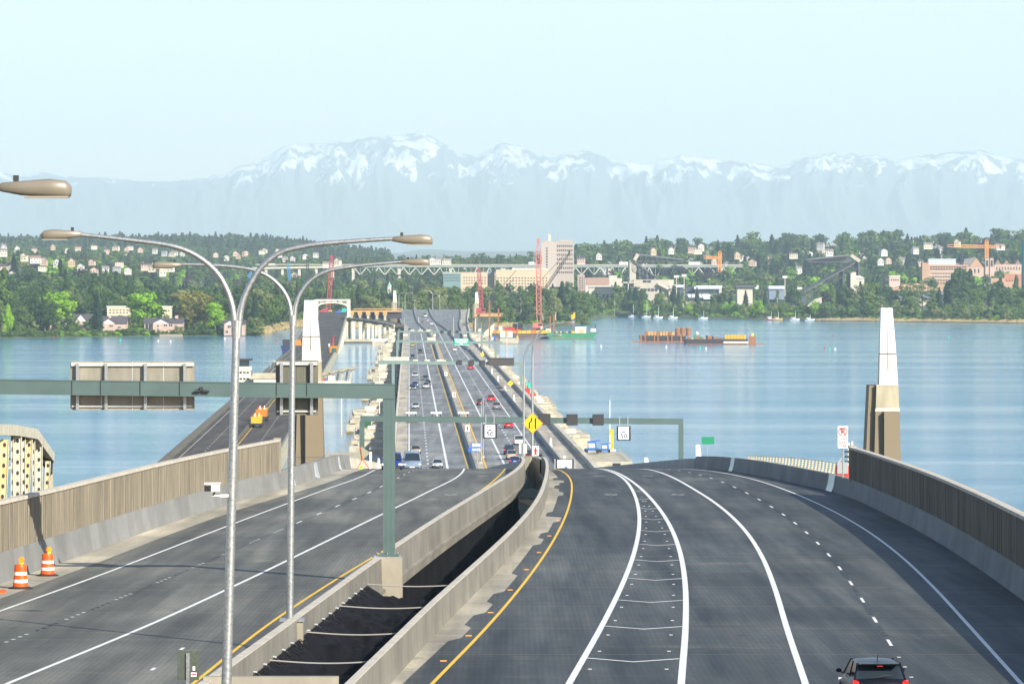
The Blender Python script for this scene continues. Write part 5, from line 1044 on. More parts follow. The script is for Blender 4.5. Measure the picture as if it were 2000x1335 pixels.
for z in (-.46, -.26, -.06): s.prism([(-.06, z), (.02, z), (.02, z + .08), (-.06, z + .08)], -.02, -.005, INK)
s.build('symbol', f)
def hyd(t, Y, k=1.0):
    z0 = (.9 if Y < 600 else 1.1) * k; f = panel(t, 'sign_panel', -.38 * k, .38 * k, z0, z0 + 1.1 * k, SGW); s = MB(); c = z0 + .55 * k
    s.prism([(a * k, c + b * k) for a, b in ((-.2, -.42), (.2, -.42), (.2, -.34), (.12, -.34), (.12, -.05), (.2, -.05), (.2, .12), (.12, .12), (.12, .26), (.06, .40), (-.06, .40), (-.12, .26), (-.12, .12), (-.2, .12), (-.2, -.05), (-.12, -.05), (-.12, -.34), (-.2, -.34))], -.15, -.13, SGR); s.build('symbol', f)
signpost('hydrant_sign', 'white sign with red fire hydrant beside the curved lamp poles', 'sign', 1046, 0, 392, zr(392) + .5, zr(392) + 2.4, lambda t, Y: hyd(t, Y, .78))
for px, py, lb in ((913, 846, 'nearest small red hydrant sign on the floating median'), (887, 775, 'second small red hydrant sign on the floating median'), (871, 731, 'third small red hydrant sign on the floating median')):
    Yq = 277200 / (py + 16 - 532); signpost('hydrant_sign', lb, 'sign', px, 0, Yq, 7.9, 10.5, lambda t, Y: hyd(t, Y, 1.05), group='hydrant signs along the median')
def sback(t, Y): panel(t, 'sign_panel', -.34, -.02, .35, 1.25, ALU, .1); panel(t, 'sign_panel', .06, .38, .35, 1.25, ALU, .1)
signpost('paired_sign_backs', 'two narrow pale sign backs on the lower curved lamp at the nose', 'sign', 1021, 0, 389.5, zr(389) + 1.0, zr(389) + 2.3, sback)
def blue(t, Y):
    f = panel(t, 'sign_panel', -1.1, .9, 2.6, 3.4, SGB); panel(t, 'sign_panel', -1.5, .3, 1.9, 2.6, SGB); s = MB(); [s.box(-.9, .6, -.16, -.14, z, z + .1, SGW) for z in (2.8, 3.0, 3.2, 2.1, 2.35)]; s.build('lettering', f)
signpost('blue_sign', 'small blue and white sign on the floating median left of the lamp poles', 'sign', 932, 0, 735, 7.5, 11, blue)
def nopark(t, Y):
    f = panel(t, 'sign_panel', -.34, .34, 2.78, 3.50, SGW); s = MB(); n = 24
    for k in range(n):
        a, b = 2 * math.pi * k / n, 2 * math.pi * (k + 1) / n; s.add([(r * math.cos(q), -.15, 3.14 + r * math.sin(q)) for r, q in ((.31, a), (.31, b), (.25, b), (.25, a))], [(0, 1, 2, 3)], SGR)
    s.prism([(-.22, 3.32), (-.17, 3.37), (.22, 2.96), (.17, 2.91)], -.165, -.155, SGR); s.build('prohibition_ring', f); text('lettering', 'P', .52, INK, f, (0, -.145, 3.14), ext=.008)
    g = panel(t, 'sign_panel', -.34, .34, 2.02, 2.74, SGW)
    for i, w_ in enumerate(('TOW', 'AWAY', 'ZONE')): text('lettering', w_, .21, SGR, g, (0, -.14, 2.60 - i * .22), sx=.95)
signpost('no_parking_sign', 'white no parking sign reading tow away zone at the start of the right noise wall', 'sign', 1646, 0, 292, zr(292) + 1.15, zr(292) + 3.5, nopark).scale = (1, 1, 1.0)
def gb(t, Y): panel(t, 'sign_panel', -.8, .9, 2.35, 3.35, mat('sign_back_green', (.0, .16, .075), .5)); 
signpost('green_sign', 'blank green sign on a thin post over the water right of the gantry', 'sign', 1382, 0, 520, ZP(905, 520), ZP(852, 520), lambda t, Y: (panel(t, 'sign_panel', -.74, .8, 2.35, 3.25, mat('sign_back_green', (.0, .20, .09), .5))))
for px, py, lb in ((942, 692, 'small yellow diamond sign on the bike path beyond the long dark message sign'), (997, 757, 'nearer yellow diamond sign on the bike path')):
    Yq = 277200 / (py + 26 - 532)
    def yd(t, Y): s = MB(); s.prism([(a, 4.6 + b) for a, b in dm(.8)], -.15, -.1, AMB); f = s.build('sign_panel', t); s = MB(); s.prism([(-.25, 4.52), (.25, 4.52), (.25, 4.68), (-.25, 4.68)], -.17, -.16, INK); s.build('symbol', f)
    signpost('yellow_sign', lb, 'road sign', px, 0, Yq, 7, 11, yd)
s = None
t = thing('message_board', 'white blank message board with black frame at the end of the bike path barrier', 'sign', (XP(1103, 714), 714, 7.3)); s = MB(); s.box(-1.5, 1.5, -.1, .2, .25, 1.75, BLACK); s.box(-1.75, -1.5, -.1, .1, 0, 1.8, GALV); s.box(1.45, 1.75, -.1, .1, 0, 1.8, GALV); s.build('frame', t); s = MB(); s.box(-1.25, 1.2, -.16, -.1, .3, 1.62, SGW); s.build('screen', t)
s = MB(); s.box(-.25, .1, 0, .2, 1.8, 2.3, CREAM); s.build('sensor', t)
# white delineator posts along the bike path and parapet
w0 = None
for i, (px, py, k) in enumerate(((1076, 875, 20), (1004, 785, 14), (987, 766, 13), (973, 746, 12), (961, 730, 12), (950, 712, 10), (943, 695, 10), (936, 680, 10), (931, 672, 9))):
    Yq = 277200 / (py - 532)
    if w0 is None: w0 = thing('white_post', 'white tapered marker post standing between bike path and traffic barrier', 'post', (0, 0, 0), group='white tapered posts beside the bike path'); s = MB(); s.box(-.22, .22, -.22, .22, 0, 1.9, mat('white_post_paint', (.75, .74, .70), .5), taper=(.55, .55)); s.build('shaft', w0); c = w0
    else: c = dup(w0, (0, 0, 0))
    c.location = (XP(px, Yq), Yq, 7); c.scale = (1.2, 1, 1)
# barrels
BO = mat('barrel_orange', (.80, .09, .005), .45); BW = mat('barrel_white_band', (.85, .85, .85), .4); RUB = mat('black_rubber', (.02, .018, .016), .8)
def barrel():
    t = thing('traffic_barrel', '', 'traffic barrel', (0, 0, 0), group='orange traffic barrels'); s = MB()
    pr = [(.29, .05), (.285, .22), (.275, .24), (.27, .36), (.26, .38), (.255, .50), (.25, .52), (.245, .64), (.235, .66), (.23, .84), (.20, .92), (.0, .93)]
    mm_ = [BO, BO, BW, BO, BO, BW, BO, BO, BO, BO, BO]
    for i in range(len(pr) - 1): s.lathe(pr[i:i + 2], BW if i in (2, 3, 6, 7) and i in (2, 6) else BO, 20)
    s.build('drum', t); s = MB(); s.lathe([(.0, 0), (.46, 0), (.46, .03), (.40, .06), (.27, .10)], RUB, 20); s.build('rubber_base', t)
    s = MB(); s.box(-.02, .12, -.05, .05, .92, 1.0, mat('amber_box', (.75, .45, .02), .5)); s.build('lamp_box', t)
    s = MB(); s.tube([(.04, -.07, 1.09), (.04, .07, 1.09)], .105, mat('amber_lamp', (.85, .22, .01), .25, emit=(1, .3, .02, .15)), 16); s.build('warning_light', t); return t
b1 = barrel(); b1['label'] = 'orange and white traffic barrel with warning light, left and nearer of the pair'; Yb = YS(1149); b1.location = (XP(40, Yb), Yb, zr(Yb)); b1.scale = (1.12,) * 3
Yb = YS(1124); dup(b1, (XP(93, Yb), Yb, zr(Yb)), rz=.5, label='orange and white traffic barrel with warning light, right and farther of the pair', s=1.08)
Yc = 178; s = MB(); s.box(-.35, .3, -.3, .3, 0, .12, BO); s.build('fallen_marker', label='bit of a fallen orange marker at the left edge of the photo', cat='marker', loc=(XP(-4, Yc), Yc, zr(Yc)))
# folded tripod warning sign seen from behind
Yt = 384; t = thing('tripod_sign', 'back of a grey diamond roadwork sign on orange legs at the left barrier end', 'sign', (XP(707, Yt), Yt, zr(Yt) + .0)); s = MB(); s.prism([(-.05, .75), (.75, 1.45), (-.0, 2.0), (-.75, 1.25)], -.03, .03, mat('grey_green_board', (.25, .25, .18), .6)); s.build('board', t)
s = MB(); [s.bar(a, b, .06, .06, BO) for a, b in (((-.1, -.1, 1.95), (.05, -.1, .9)), ((.05, -.1, .9), (-.45, -.2, 0)), ((.05, -.1, .9), (.7, -.2, 0)))]; s.build('tripod_leg', t); s = MB(); s.box(-.3, .1, 0, .3, 0, .32, mat('lime_bag', (.25, .6, .05), .6), taper=(.6, .6)); s.build('sand_bag', t)
for px, h in ((724, 1.55), (740, .95)):
    s = MB(); s.box(-.1, .1, -.05, .05, 0, h, SGW); s.build('white_marker', label='%s white marker post on the left edge just behind the tripod sign' % ('taller' if h > 1 else 'shorter'), cat='post', loc=(XP(px, 398), 398, zr(398)))
# sign back near the bottom
Yn = 125; t = thing('road_sign', 'dark grey-green sign back with two small stickers at the bottom left by the yellow line', 'sign', (XP(367, Yn), Yn, zr(Yn))); s = MB(); s.box(-.05, .05, -.06, .0, 0, 1.35, GALV); s.build('post', t)
s = MB(); s.box(-.31, .32, 0, .03, ZP(1327, Yn) - zr(Yn), ZP(1270, Yn) - zr(Yn), mat('weathered_sign_back', (.085, .10, .075), .5, .3, var=.25, scale=9)); f = s.build('sign_panel', t); s = MB(); zz = ZP(1327, Yn) - zr(Yn); s.box(.14, .21, -.012, 0, zz + .28, zz + .4, SGW); s.box(.09, .25, -.012, 0, zz + .1, zz + .22, SGW); s.box(.10, .24, -.016, -.012, zz + .14, zz + .18, SGR); s.build('sticker', f)
# ================================================================ netting in the gap
NET = mat('black_debris_net', (.006, .006, .008), .85, bump=.25, scale=3.5, spec=.15); ROPE = mat('pale_rope', (.28, .27, .24), .7)
def gapL(y): return GL(y) + .34
def gapR(y): return GR(y) - .30
ys_c = [YS(1130) * 1.0, 161, 146, 133]
t = thing('debris_netting', 'black sagging debris netting hung across the gap between the roadways', 'netting', (gapL(140), 140, zr(140))); o = t.location
s = MB(); ny, nx = 170, 34; y0, y1 = 112, 176; vs = []
for i in range(ny + 1):
    y = y0 + (y1 - y0) * i / ny; c = min(abs(y - q) for q in (176, 161, 146, 133, 121)); 
    for k in range(nx + 1):
        u = k / nx; x = gapL(y) + (gapR(y) - gapL(y)) * u; zz = zr(y) + .40 - .9 * math.sin(math.pi * u) ** .8 * (.55 + .25 * min(1, c / 4)) - .45 * min(1, c / 3.5) * math.sin(math.pi * u)
        zz += noise.noise(Vector((x * .9 + y * .5, y * .22, 0))) * .42 * math.sin(math.pi * u) ** .5 + noise.noise(Vector((x * 3.2, y * .3, 2))) * .24 * math.sin(math.pi * u) ** .5 + abs(noise.noise(Vector((x * 2.2, y * 1.3, 5)))) * .2 * math.sin(math.pi * u) ** .5; vs.append((x - o.x, y - o.y, zz - o.z))
s.add(vs, [(i * (nx + 1) + k, i * (nx + 1) + k + 1, (i + 1) * (nx + 1) + k + 1, (i + 1) * (nx + 1) + k) for i in range(ny) for k in range(nx)], NET, True); s.build('net', t, fix=False)
for y in (176, 161.5, 147, 134): s = MB(); n = 12; s.tube([(gapL(y) + (gapR(y) - gapL(y)) * k / n - o.x, y - o.y, zr(y) + .48 - .10 * math.sin(math.pi * k / n) - o.z) for k in range(n + 1)], .026, ROPE, 6); s.build('cross_cable', t)
s = MB(); r = random.Random(4); y = 114
cm = MB(); cm.tube([(0, 0, 0), (.12, 0, -.02)], .06, GALV, 8); cm.tube([(.1, 0, -.02), (.2, .1, -.12)], .03, DARK, 5); cm = cm.mesh('clamp')
while y < 175: obj('clamp', cm, t, (gapL(y) - .06 - o.x, y - o.y, zr(y) + .46 - o.z)); y += 3.1
s = MB(); y = 113
while y < 176: z = zr(y) + .44; s.tube([(gapL(y) + .03 - o.x, y - o.y, z - o.z), (gapL(y + 1) + .35 - o.x, y + r.uniform(.2, 1) - o.y, z - .22 - r.uniform(0, .2) - o.z)], .012, BLACK, 4, cap=False); y += .4
s.build('lacing', t, kind='stuff')
t = thing('net_curtain', 'dark cloth hanging under the ledge of the left median barrier inside the gap', 'cloth', (gapL(220), 220, zr(220))); o = t.location; s = MB(); vs = []
for i in range(121):
    y = 176 + i * 1.25
    for k in range(9): vs.append((gapL(y) - .35 + .35 * (k / 8) * math.sin(y * .5) + .25 * noise.noise(Vector((y * .4, k * .3, 0))) - o.x, y - o.y, zr(y) - .6 - k * .75 * (1 - (y - 176) / 260) - o.z))
s.add(vs, [(i * 9 + k, i * 9 + k + 1, (i + 1) * 9 + k + 1, (i + 1) * 9 + k) for i in range(120) for k in range(8)], NET, True); s.build('cloth', t, fix=False)
s = MB(); y = 118; x0, x1 = XP(397, y), XP(661, y); z = ZP(1321, y); s.box(x0, x1, y, y + .35, z - 1.6, z, CONCB); s.prism([(XP(437, y), z), (XP(452, y), z), (XP(449, y), z + .05), (XP(440, y), z + .05)], y + .05, y + .3, DARK); s.build('cross_wall', label='low tan concrete cross wall at the bottom edge between the median barriers', cat='wall')
# lift machine behind the right barrier
t = thing('drill_rig', 'small red and grey machine with upright mast behind the right barrier at the wall end', 'machine', (XP(1650, 300), 300, zr(300))); s = MB(); s.box(-.6, .7, -.3, .8, .5, 1.75, mat('red_machine', (.50, .03, .02), .5)); s.box(-.55, .2, -.35, .3, 1.2, 2.0, STEEL); s.build('body', t)
s = MB(); s.box(.20, .34, -.1, .05, 1.2, 3.35, ALU); s.box(.45, .58, -.1, .05, 1.0, 3.45, ALU); [s.box(.0, .5, -.15, .0, 1.6 + k * .35, 1.75 + k * .35, DARK) for k in range(5)]; s.bar((-.5, 0, 1.9), (-.05, 0, 2.5), .12, .12, STEEL); s.build('mast', t); s = MB(); [s.tube([(x, -.4, .35), (x, .9, .35)], .35, RUB, 12) for x in (-.45, .55)]; s.build('track', t)
# ================================================================ vehicles
TYRE = RUB; RIM = mat('wheel_rim', (.35, .35, .36), .35, .7); TAIL = mat('tail_light', (.55, .01, .01), .25, emit=(.9, .03, .02, .35)); HEAD = mat('head_light', (.85, .85, .8), .15, emit=(1, .85, .6, 1.2)); HEAD0 = mat('head_light_off', (.6, .6, .58), .15); CHR = mat('plastic_trim', (.05, .05, .055), .45); PLATE = mat('number_plate', (.55, .55, .5), .5)
def paint(n, c): return mat('car_paint_' + n, c, .32, .0, spec=.22)
PC = {'black': (.006, .008, .012), 'blue': (.012, .04, .20), 'silver': (.42, .44, .46), 'greyblue': (.18, .24, .32), 'darkblue': (.015, .03, .08), 'red': (.45, .012, .015), 'white': (.72, .72, .70), 'tan': (.34, .29, .21), 'yellow': (.75, .50, .01), 'darkred': (.09, .012, .015), 'grey': (.16, .17, .18)}
def vehicle(kind, colr, label, x, Y, z, toward, lights=False, slope=0, group=None, fine=False):
    m = paint(colr, PC[colr]); L_, W_, H_ = {'sedan': (4.6, .90, 1.45), 'hatch': (4.35, .90, 1.48), 'suv': (4.7, .94, 1.75), 'van': (4.9, .98, 1.85), 'pickup': (5.3, .96, 1.8)}[kind]; h = L_ / 2; bt = {'sedan': .92, 'hatch': .98, 'suv': 1.08, 'van': 1.08, 'pickup': 1.08}[kind]
    t = thing({'sedan': 'car', 'hatch': 'hatchback_car', 'suv': 'suv', 'van': 'van', 'pickup': 'pickup_truck'}[kind], label, {'van': 'van', 'pickup': 'pickup truck', 'suv': 'suv'}.get(kind, 'car'), (x, Y, z), group=group)
    t.rotation_euler = (slope if not toward else -slope, 0, (math.pi if toward else 0) + .024)
    def ring(y, w, zb, zt): return [(-w * .86, y, zb), (-w, y, zb + .16), (-w * 1.0, y, (zb + zt) / 2 + .05), (-w * .965, y, zt - .12), (-w * .86, y, zt), (0, y, zt + .03), (w * .86, y, zt), (w * .965, y, zt - .12), (w, y, (zb + zt) / 2 + .05), (w, y, zb + .16), (w * .86, y, zb)]
    s = MB(); bk = bt + (.05 if kind != 'sedan' else .02)
    s.loft([ring(-h, W_ * .84, .42, bk - .28), ring(-h + .06, W_ * .93, .30, bk - .08), ring(-h + .45, W_ * .99, .24, bk), ring(-h * .4, W_, .20, bt), ring(h * .30, W_, .20, bt - .02), ring(h * .62, W_ * .98, .22, bt - .10), ring(h - .25, W_ * .93, .28, bt - .22), ring(h - .03, W_ * .82, .38, bt - .38)], m); body = s.build('body', t)
    yb = {'sedan': (-1.75, -1.15, .25, 1.05), 'hatch': (-1.98, -1.55, .30, 1.15), 'suv': (-2.18, -1.9, .45, 1.15), 'van': (-2.3, -2.1, .8, 1.6), 'pickup': (-.65, -.5, .55, 1.15)}[kind]; wr = W_ * (.74 if kind != 'van' else .82)
    q = lambda y, w, zz: [(-w, y, zz), (w, y, zz)]
    lo = bt - .03; hi = H_ - .05; s = MB(); A = q(yb[0], W_ * .88, lo) + q(yb[3], W_ * .88, lo); B = q(yb[1], wr, hi) + q(yb[2], wr, hi)
    s.add(A + B, [(0, 1, 5, 4), (3, 2, 6, 7), (2, 0, 4, 6), (1, 3, 7, 5)], GLASS); s.build('windows', t)
    s = MB(); s.loft([[(-wr - .03, y, hi - .04), (-wr * .8, y, zt), (0, y, zt + .03), (wr * .8, y, zt), (wr + .03, y, hi - .04)] for y, zt in ((yb[1] - .12, hi + .0), (yb[1] + .15, H_ - .02), ((yb[1] + yb[2]) / 2, H_), (yb[2] - .1, H_ - .03), (yb[2] + .05, hi))], m, closed=False)
    for sx in (-1, 1):
        for (ya, yc) in ((yb[0], yb[1]), (yb[3], yb[2])): s.bar((sx * W_ * .885, ya, lo), (sx * (wr + .0), yc, hi), .045, .05, m)
        ym = (yb[0] + yb[3]) / 2; s.bar((sx * W_ * .89, ym, lo), (sx * (wr + .0), ym, hi), .04, .06, m)
    s.build('roof', t)
    if kind == 'pickup': s = MB(); s.box(-W_ * .8, W_ * .8, -h + .15, yb[0] - .1, bt + .01, bt + .04, DARK); s.build('cargo_bed', t)
    ws = MB(); ws.tube([(-.11, 0, 0), (.11, 0, 0)], .33, TYRE, 14, smooth=False); wm = ws.mesh('tyre'); rs = MB(); rs.tube([(-.115, 0, 0), (.115, 0, 0)], .20, RIM, 10, smooth=False); rm = rs.mesh('rim')
    for sx in (-1, 1):
        for yy in (-h * .60, h * .62):
            wl = obj('wheel', wm, t, (sx * (W_ - .10), yy, .33))
            if fine or Y < 900: obj('rim', rm, wl)
        s = MB(); s.box(*sorted((sx * (W_ - .34), sx * (W_ - .02))), h - .16, h - .07 + .02, bt - .40, bt - .26, HEAD if lights else HEAD0); s.build('headlight', t)
        s = MB(); zt = bt - .02; s.prism([(sx * (W_ - .30), zt - .26), (sx * (W_ - .04), zt - .22), (sx * (W_ - .05), zt + .0), (sx * (W_ - .20), zt - .02)], -h - .015, -h + .3, TAIL); s.build('tail_light', t)
        s = MB(); s.loft([[(sx * (W_ + .11) + .105 * q_ * math.cos(a_), y_, bt + .07 + .075 * q_ * math.sin(a_)) for a_ in [j * math.pi / 4 for j in range(8)]] for y_, q_ in ((.70, .9), (.74, 1), (.82, .8), (.88, .35))], m); s.bar((sx * (W_ - .06), .76, bt - .02), (sx * (W_ + .08), .76, bt + .04), .05, .05, CHR); s.build('mirror', t)
    s = MB(); s.box(-.26, .26, -h - .03, -h + .1, .62, .74, PLATE); s.box(-.26, .26, h - .02, h + .0, .42, .54, PLATE); s.build('number_plate', t)
    s = MB(); s.box(-W_ * .72, W_ * .72, h - .1, h - .015, .34, .50, CHR); s.box(-W_ * .7, W_ * .7, -h - .02, -h + .2, .30, .42, CHR); s.build('bumper_grille', t)
    if fine:
        s = MB(); s.prism([(-.62, H_ - .06), (.62, H_ - .06), (.60, H_ - .02), (-.60, H_ - .02)], -h + .10, -h + .52, m); s.build('spoiler', t)
        s = MB(); s.tube([(0, -1.2, H_), (0, -1.35, H_ + .18)], .012, BLACK, 5); s.build('antenna', t); s = MB(); s.bar((-.0, -h + .12, 1.08), (.32, -h + .16, 1.12), .02, .02, BLACK); s.build('rear_wiper', t)
        s = MB(); s.box(-.09, .09, -h + .20, -h + .24, H_ - .12, H_ - .09, TAIL); s.build('brake_light', t)
    return t
vehicle('hatch', 'black', 'glossy black hatchback seen from behind at the bottom right', XP(1705, 122.8), 122.8, zr(122.8), False, slope=-.016, fine=True).scale = (.90, .95, .93)
def dv(kind, colr, px, py, toward, lb, lights=False): Yq = 277200 / (py - 532) + 2.3; return vehicle(kind, colr, lb, XP(px, Yq), Yq, 7, toward, lights)
Yq = 376; vehicle('hatch', 'blue', 'bright blue car cresting the road behind the massive gantry post', XP(766, Yq), Yq, zr(Yq), True, True, slope=.04)
Yq = 436; vehicle('suv', 'greyblue', 'grey-blue suv with headlights just beyond the road crest', XP(805, Yq), Yq, zr(Yq), True, False, slope=.05).scale = (1.0, 1, 1.0)
for a in (('sedan', 'tan', 812, 886, True, 'tan car behind the grey-blue suv'), ('sedan', 'silver', 854.5, 914, True, 'silver car alone in the middle lane at the crest'), ('sedan', 'silver', 811.5, 798, True, 'pale silver car alone under the nearest floating gantry'),
          ('suv', 'silver', 832, 758.5, True, 'silver suv with dark roof leading the middle lane group'), ('sedan', 'black', 836, 752, True, 'dark car hidden just behind the silver suv'), ('sedan', 'darkblue', 806, 761, True, 'dark blue car at the front of the left lane group', True), ('sedan', 'blue', 810.5, 755, True, 'blue car right behind the dark blue one', True),
          ('sedan', 'silver', 810.5, 736, True, 'silver car third in the left lane group', True), ('sedan', 'darkblue', 831, 742, True, 'dark car fourth in the middle lane'), ('suv', 'darkblue', 806, 700.5, True, 'dark blue car beside the third gantry'), ('suv', 'black', 821, 689.5, True, 'black car between the third and fourth gantries'),
          ('sedan', 'yellow', 805.5, 676, True, 'yellow taxi-like car in the left lane below the fourth gantry'), ('sedan', 'darkblue', 800, 646, True, 'tiny dark car below the farthest gantry'), ('sedan', 'red', 825, 631, True, 'tiny red car at the far curve'), ('van', 'white', 835.5, 628, False, 'tiny white van at the far curve beside the red car'), ('van', 'white', 843, 634, False, 'tiny white van nearer than its twin at the far curve'),
          ('sedan', 'red', 993, 836, False, 'bright red car right of the centre below the gantry'), ('sedan', 'white', 984, 826, False, 'small pale car in front of the bright red car'), ('van', 'white', 1013.5, 869, False, 'white minivan seen from behind in the right lanes'), ('suv', 'darkblue', 994, 888, False, 'dark blue car seen from behind above the tan suv'), ('suv', 'tan', 999, 898, False, 'tan suv seen from behind near the barrier nose'),
          ('sedan', 'blue', 1005, 908, False, 'blue car roof just above the barrier nose'), ('suv', 'darkred', 1034, 898, False, 'dark red suv half hidden between the curved lamp poles'), ('sedan', 'black', 1050, 903, False, 'dark car roof right of the hydrant sign'), ('suv', 'grey', 970, 799.5, False, 'grey suv seen from behind, nearest of three right of centre'), ('suv', 'darkred', 938.5, 792, False, 'dark red suv left of the grey suv'), ('suv', 'red', 959, 784, False, 'red suv farther ahead between two dark ones'),
          ('suv', 'red', 919, 721.5, False, 'red suv below the third gantry'), ('sedan', 'white', 888, 685, False, 'white car in front of the fourth gantry')): dv(*a)
for px, py, w_, lb in ((829.5, 617, 1.2, 'tiny dark truck on the far crest'), (831, 610, 1.0, 'tiny pale truck topping the far crest')):
    Yq = 3000; vehicle('van', 'grey' if w_ > 1.1 else 'white', lb, XP(px, Yq), Yq, zr(Yq), True).scale = (1.2, 1.2, 1.5)
# yellow dump truck and orange machine on the old road
def truck(px, Y, z, label, k=1.0, rz=0):
    t = thing('dump_truck', label, 'truck', (XP(px, Y), Y, z), rz); s = MB(); s.box(-1.2, 1.2, -3.4, 3.4, .7, 1.1, DARK); s.build('chassis', t); s = MB(); s.box(-1.25, 1.25, -3.5, 1.2, 1.1, 2.7, ORNG if k > 1 else YELP, taper=(1.08, 1.04)); s.build('dump_box', t)
    s = MB(); s.box(-1.15, 1.15, 1.5, 3.3, 1.0, 3.0, YELP, taper=(.9, .8)); c = s.build('cab', t); s = MB(); s.box(-1.0, 1.0, 1.45, 1.5, 1.9, 2.7, GLASS); s.build('window', c); wm = MB().tube([(-.25, 0, 0), (.25, 0, 0)], .55, RUB, 12, smooth=False).mesh('wheel')
    [obj('wheel', wm, t, (x, y, .55)) for x in (-1.05, 1.05) for y in (-2.4, -1.1, 2.3)]; s = MB(); [s.box(-1.0 + i * .5, -.8 + i * .5, -2 + i * .4, -1.8 + i * .4, 2.7, 3.6, WHITE if i % 2 else REDP) for i in range(4)]; s.build('load', t); t.scale = (k, k, k); return t
truck(502, 1030, 3, 'yellow orange dump truck on the old road, nearer one', .95); truck(512, 1075, 3, 'orange work truck loaded with gear just ahead on the old road', 1.05)
t = thing('milling_machine', 'orange and teal road machine with red boom on the old brown deck', 'machine', (XP(653, 1967), 1967, 3)); t.scale = (.82,) * 3; s = MB(); s.box(-2.5, 2.2, -3, 3, .5, 4.2, ORNG); s.box(-1.2, 1.4, -3.3, -3, .6, 3.0, mat('dark_teal', (.0, .10, .09), .6)); s.box(-3.2, -2.5, -1, 2, 2, 5.5, WHITE); s.build('body', t)
s = MB(); s.bar((-.6, 0, 4.2), (-.4, 0, 9.5), .8, .8, REDP); s.bar((1.8, 0, 4), (2.2, 0, 6), .4, .4, DARK); s.build('boom', t)
r = random.Random(9)
for lb, px, Y_, m, k in (('teal container on the crest of the old road under the portal', 670, 2960, TEAL, .8), ('blue truck on the crest of the old road', 661, 2900, BLUEP, .55), ('small red machine at the left of the old road crest', 628, 2950, REDP, .5), ('yellow drum machine near the red crane foot', 645, 3000, YELP, .4)):
    t = thing({0: 'container'}.get(0 if 'container' in lb else 1, 'machine'), lb, 'container' if 'container' in lb else 'machine', (XP(px, Y_), Y_, 12)); s = MB(); s.box(-3 * k, 3 * k, -2, 2, .8, 4.2 * k, m); s.build('body', t); s = MB(); s.box(-2.5 * k, 2.5 * k, -1.8, 1.8, 0, .8, DARK); s.build('running_gear', t); s = MB(); s.box(-2.7 * k, -.8 * k, -2.1, -2.0, 2.0, 3.6, GLASS); s.build('window', t)
# machines on the right pontoons
def lift(px, py, z, label, m, k):
    Yq = (CZ - z) * FPX / (py - HZ); t = thing('boom_lift', label, 'machine', (XP(px, Yq), Yq, z)); s = MB(); s.box(-1.6, 1.6, -.8, .8, .5, .95, m); s.build('chassis', t); s = MB(); s.box(-.9, 1.0, -.7, .7, 1.0, 2.3, m, taper=(.85, .9)); s.box(-.7, .6, -.85, -.7, 1.1, 2.0, CREAM); s.build('engine_hood', t)
    wm = MB().tube([(-.2, 0, 0), (.2, 0, 0)], .42, RUB, 12, smooth=False).mesh('wheel'); [obj('wheel', wm, t, (x, y, .42), rz=math.pi / 2) for x in (-1.2, 1.2) for y in (-.85, .85)]; s = MB(); s.bar((-1, 0, 2.3), (1.7, 0, 2.6), .22, .25, m); s.build('boom', t); t.scale = (k,) * 3; return t
lift(1156, 884, 2.6, 'big blue boom lift on the near right pontoon', BLUEP, 1.0); lift(1181, 883, 2.6, 'smaller blue lift right of the big one', BLUEP, .75)
t = thing('knuckle_crane', 'upright yellow crane arm on the near right pontoon', 'crane', (XP(1196, 900), 900, 2.6)); s = MB(); s.bar((0, 0, .3), (-.1, 0, 3.8), .6, .5, YELP); s.bar((-.2, 0, 3.6), (-.1, 0, 4.6), .9, .6, YELP); s.build('arm', t); s = MB(); s.box(-.9, .7, -.6, .6, 0, .4, CREAM); s.build('base', t)
for px, py, m, lb, k in ((1028, 775, REDP, 'red generator on the right pontoon behind the curved lamp', 1.2), (1041, 782, REDP, 'salmon red frame machine on the right pontoon', 1.0), (1022, 764, ORNG, 'orange machine on the right pontoon left of the teal tank', 1.1), (1031, 760, TEAL, 'teal tank on the right pontoon', 1.0), (1012, 752, ORNG, 'small orange box on the right pontoon farther out', .7)):
    Yq = 37.4 * FPX / (py - HZ); t = thing('machine', lb, 'machine', (XP(px, Yq), Yq, 2.6)); s = MB(); s.box(-1 * k, 1 * k, -.8, .8, .3, 2.2 * k, m, taper=(.85, .9)); s.build('body', t); s = MB(); s.box(-1.1 * k, 1.1 * k, -.9, .9, 0, .3, DARK); s.build('skid', t); s = MB(); s.tube([(.3, 0, 2.1 * k), (.3, 0, 2.8 * k)], .12, DARK, 6); s.build('exhaust', t)
t = thing('green_tank', 'dark green box and pump on the near left pontoon seen under the gantry', 'machine', (XP(716, 1010), 1010, 3.6)); s = MB(); s.box(-1.1, 1.1, -1, 1, 0, 1.6, mat('dark_green_paint', (.01, .08, .03), .5), taper=(.9, .9)); s.build('body', t); s = MB(); s.tube([(1.4, 0, 0), (1.5, 0, 1.2), (2.2, 0, .6)], .12, DARK, 6); s.build('hose', t)
for px, lb in ((655, 'dark fender box on the left end of the near cross pontoon'), (1204, 'dark fender box on the right end of the near cross pontoon')):
    t = thing('fender_box', lb, 'fender', (XP(px, 855), 855, .3)); s = MB(); s.box(-.8, .8, -.5, .0, 0, 1.8, BLACK); s.build('pad', t); s = MB(); s.box(-.9, .9, -.3, 0, 1.8, 2.0, STEEL); s.build('bracket', t)
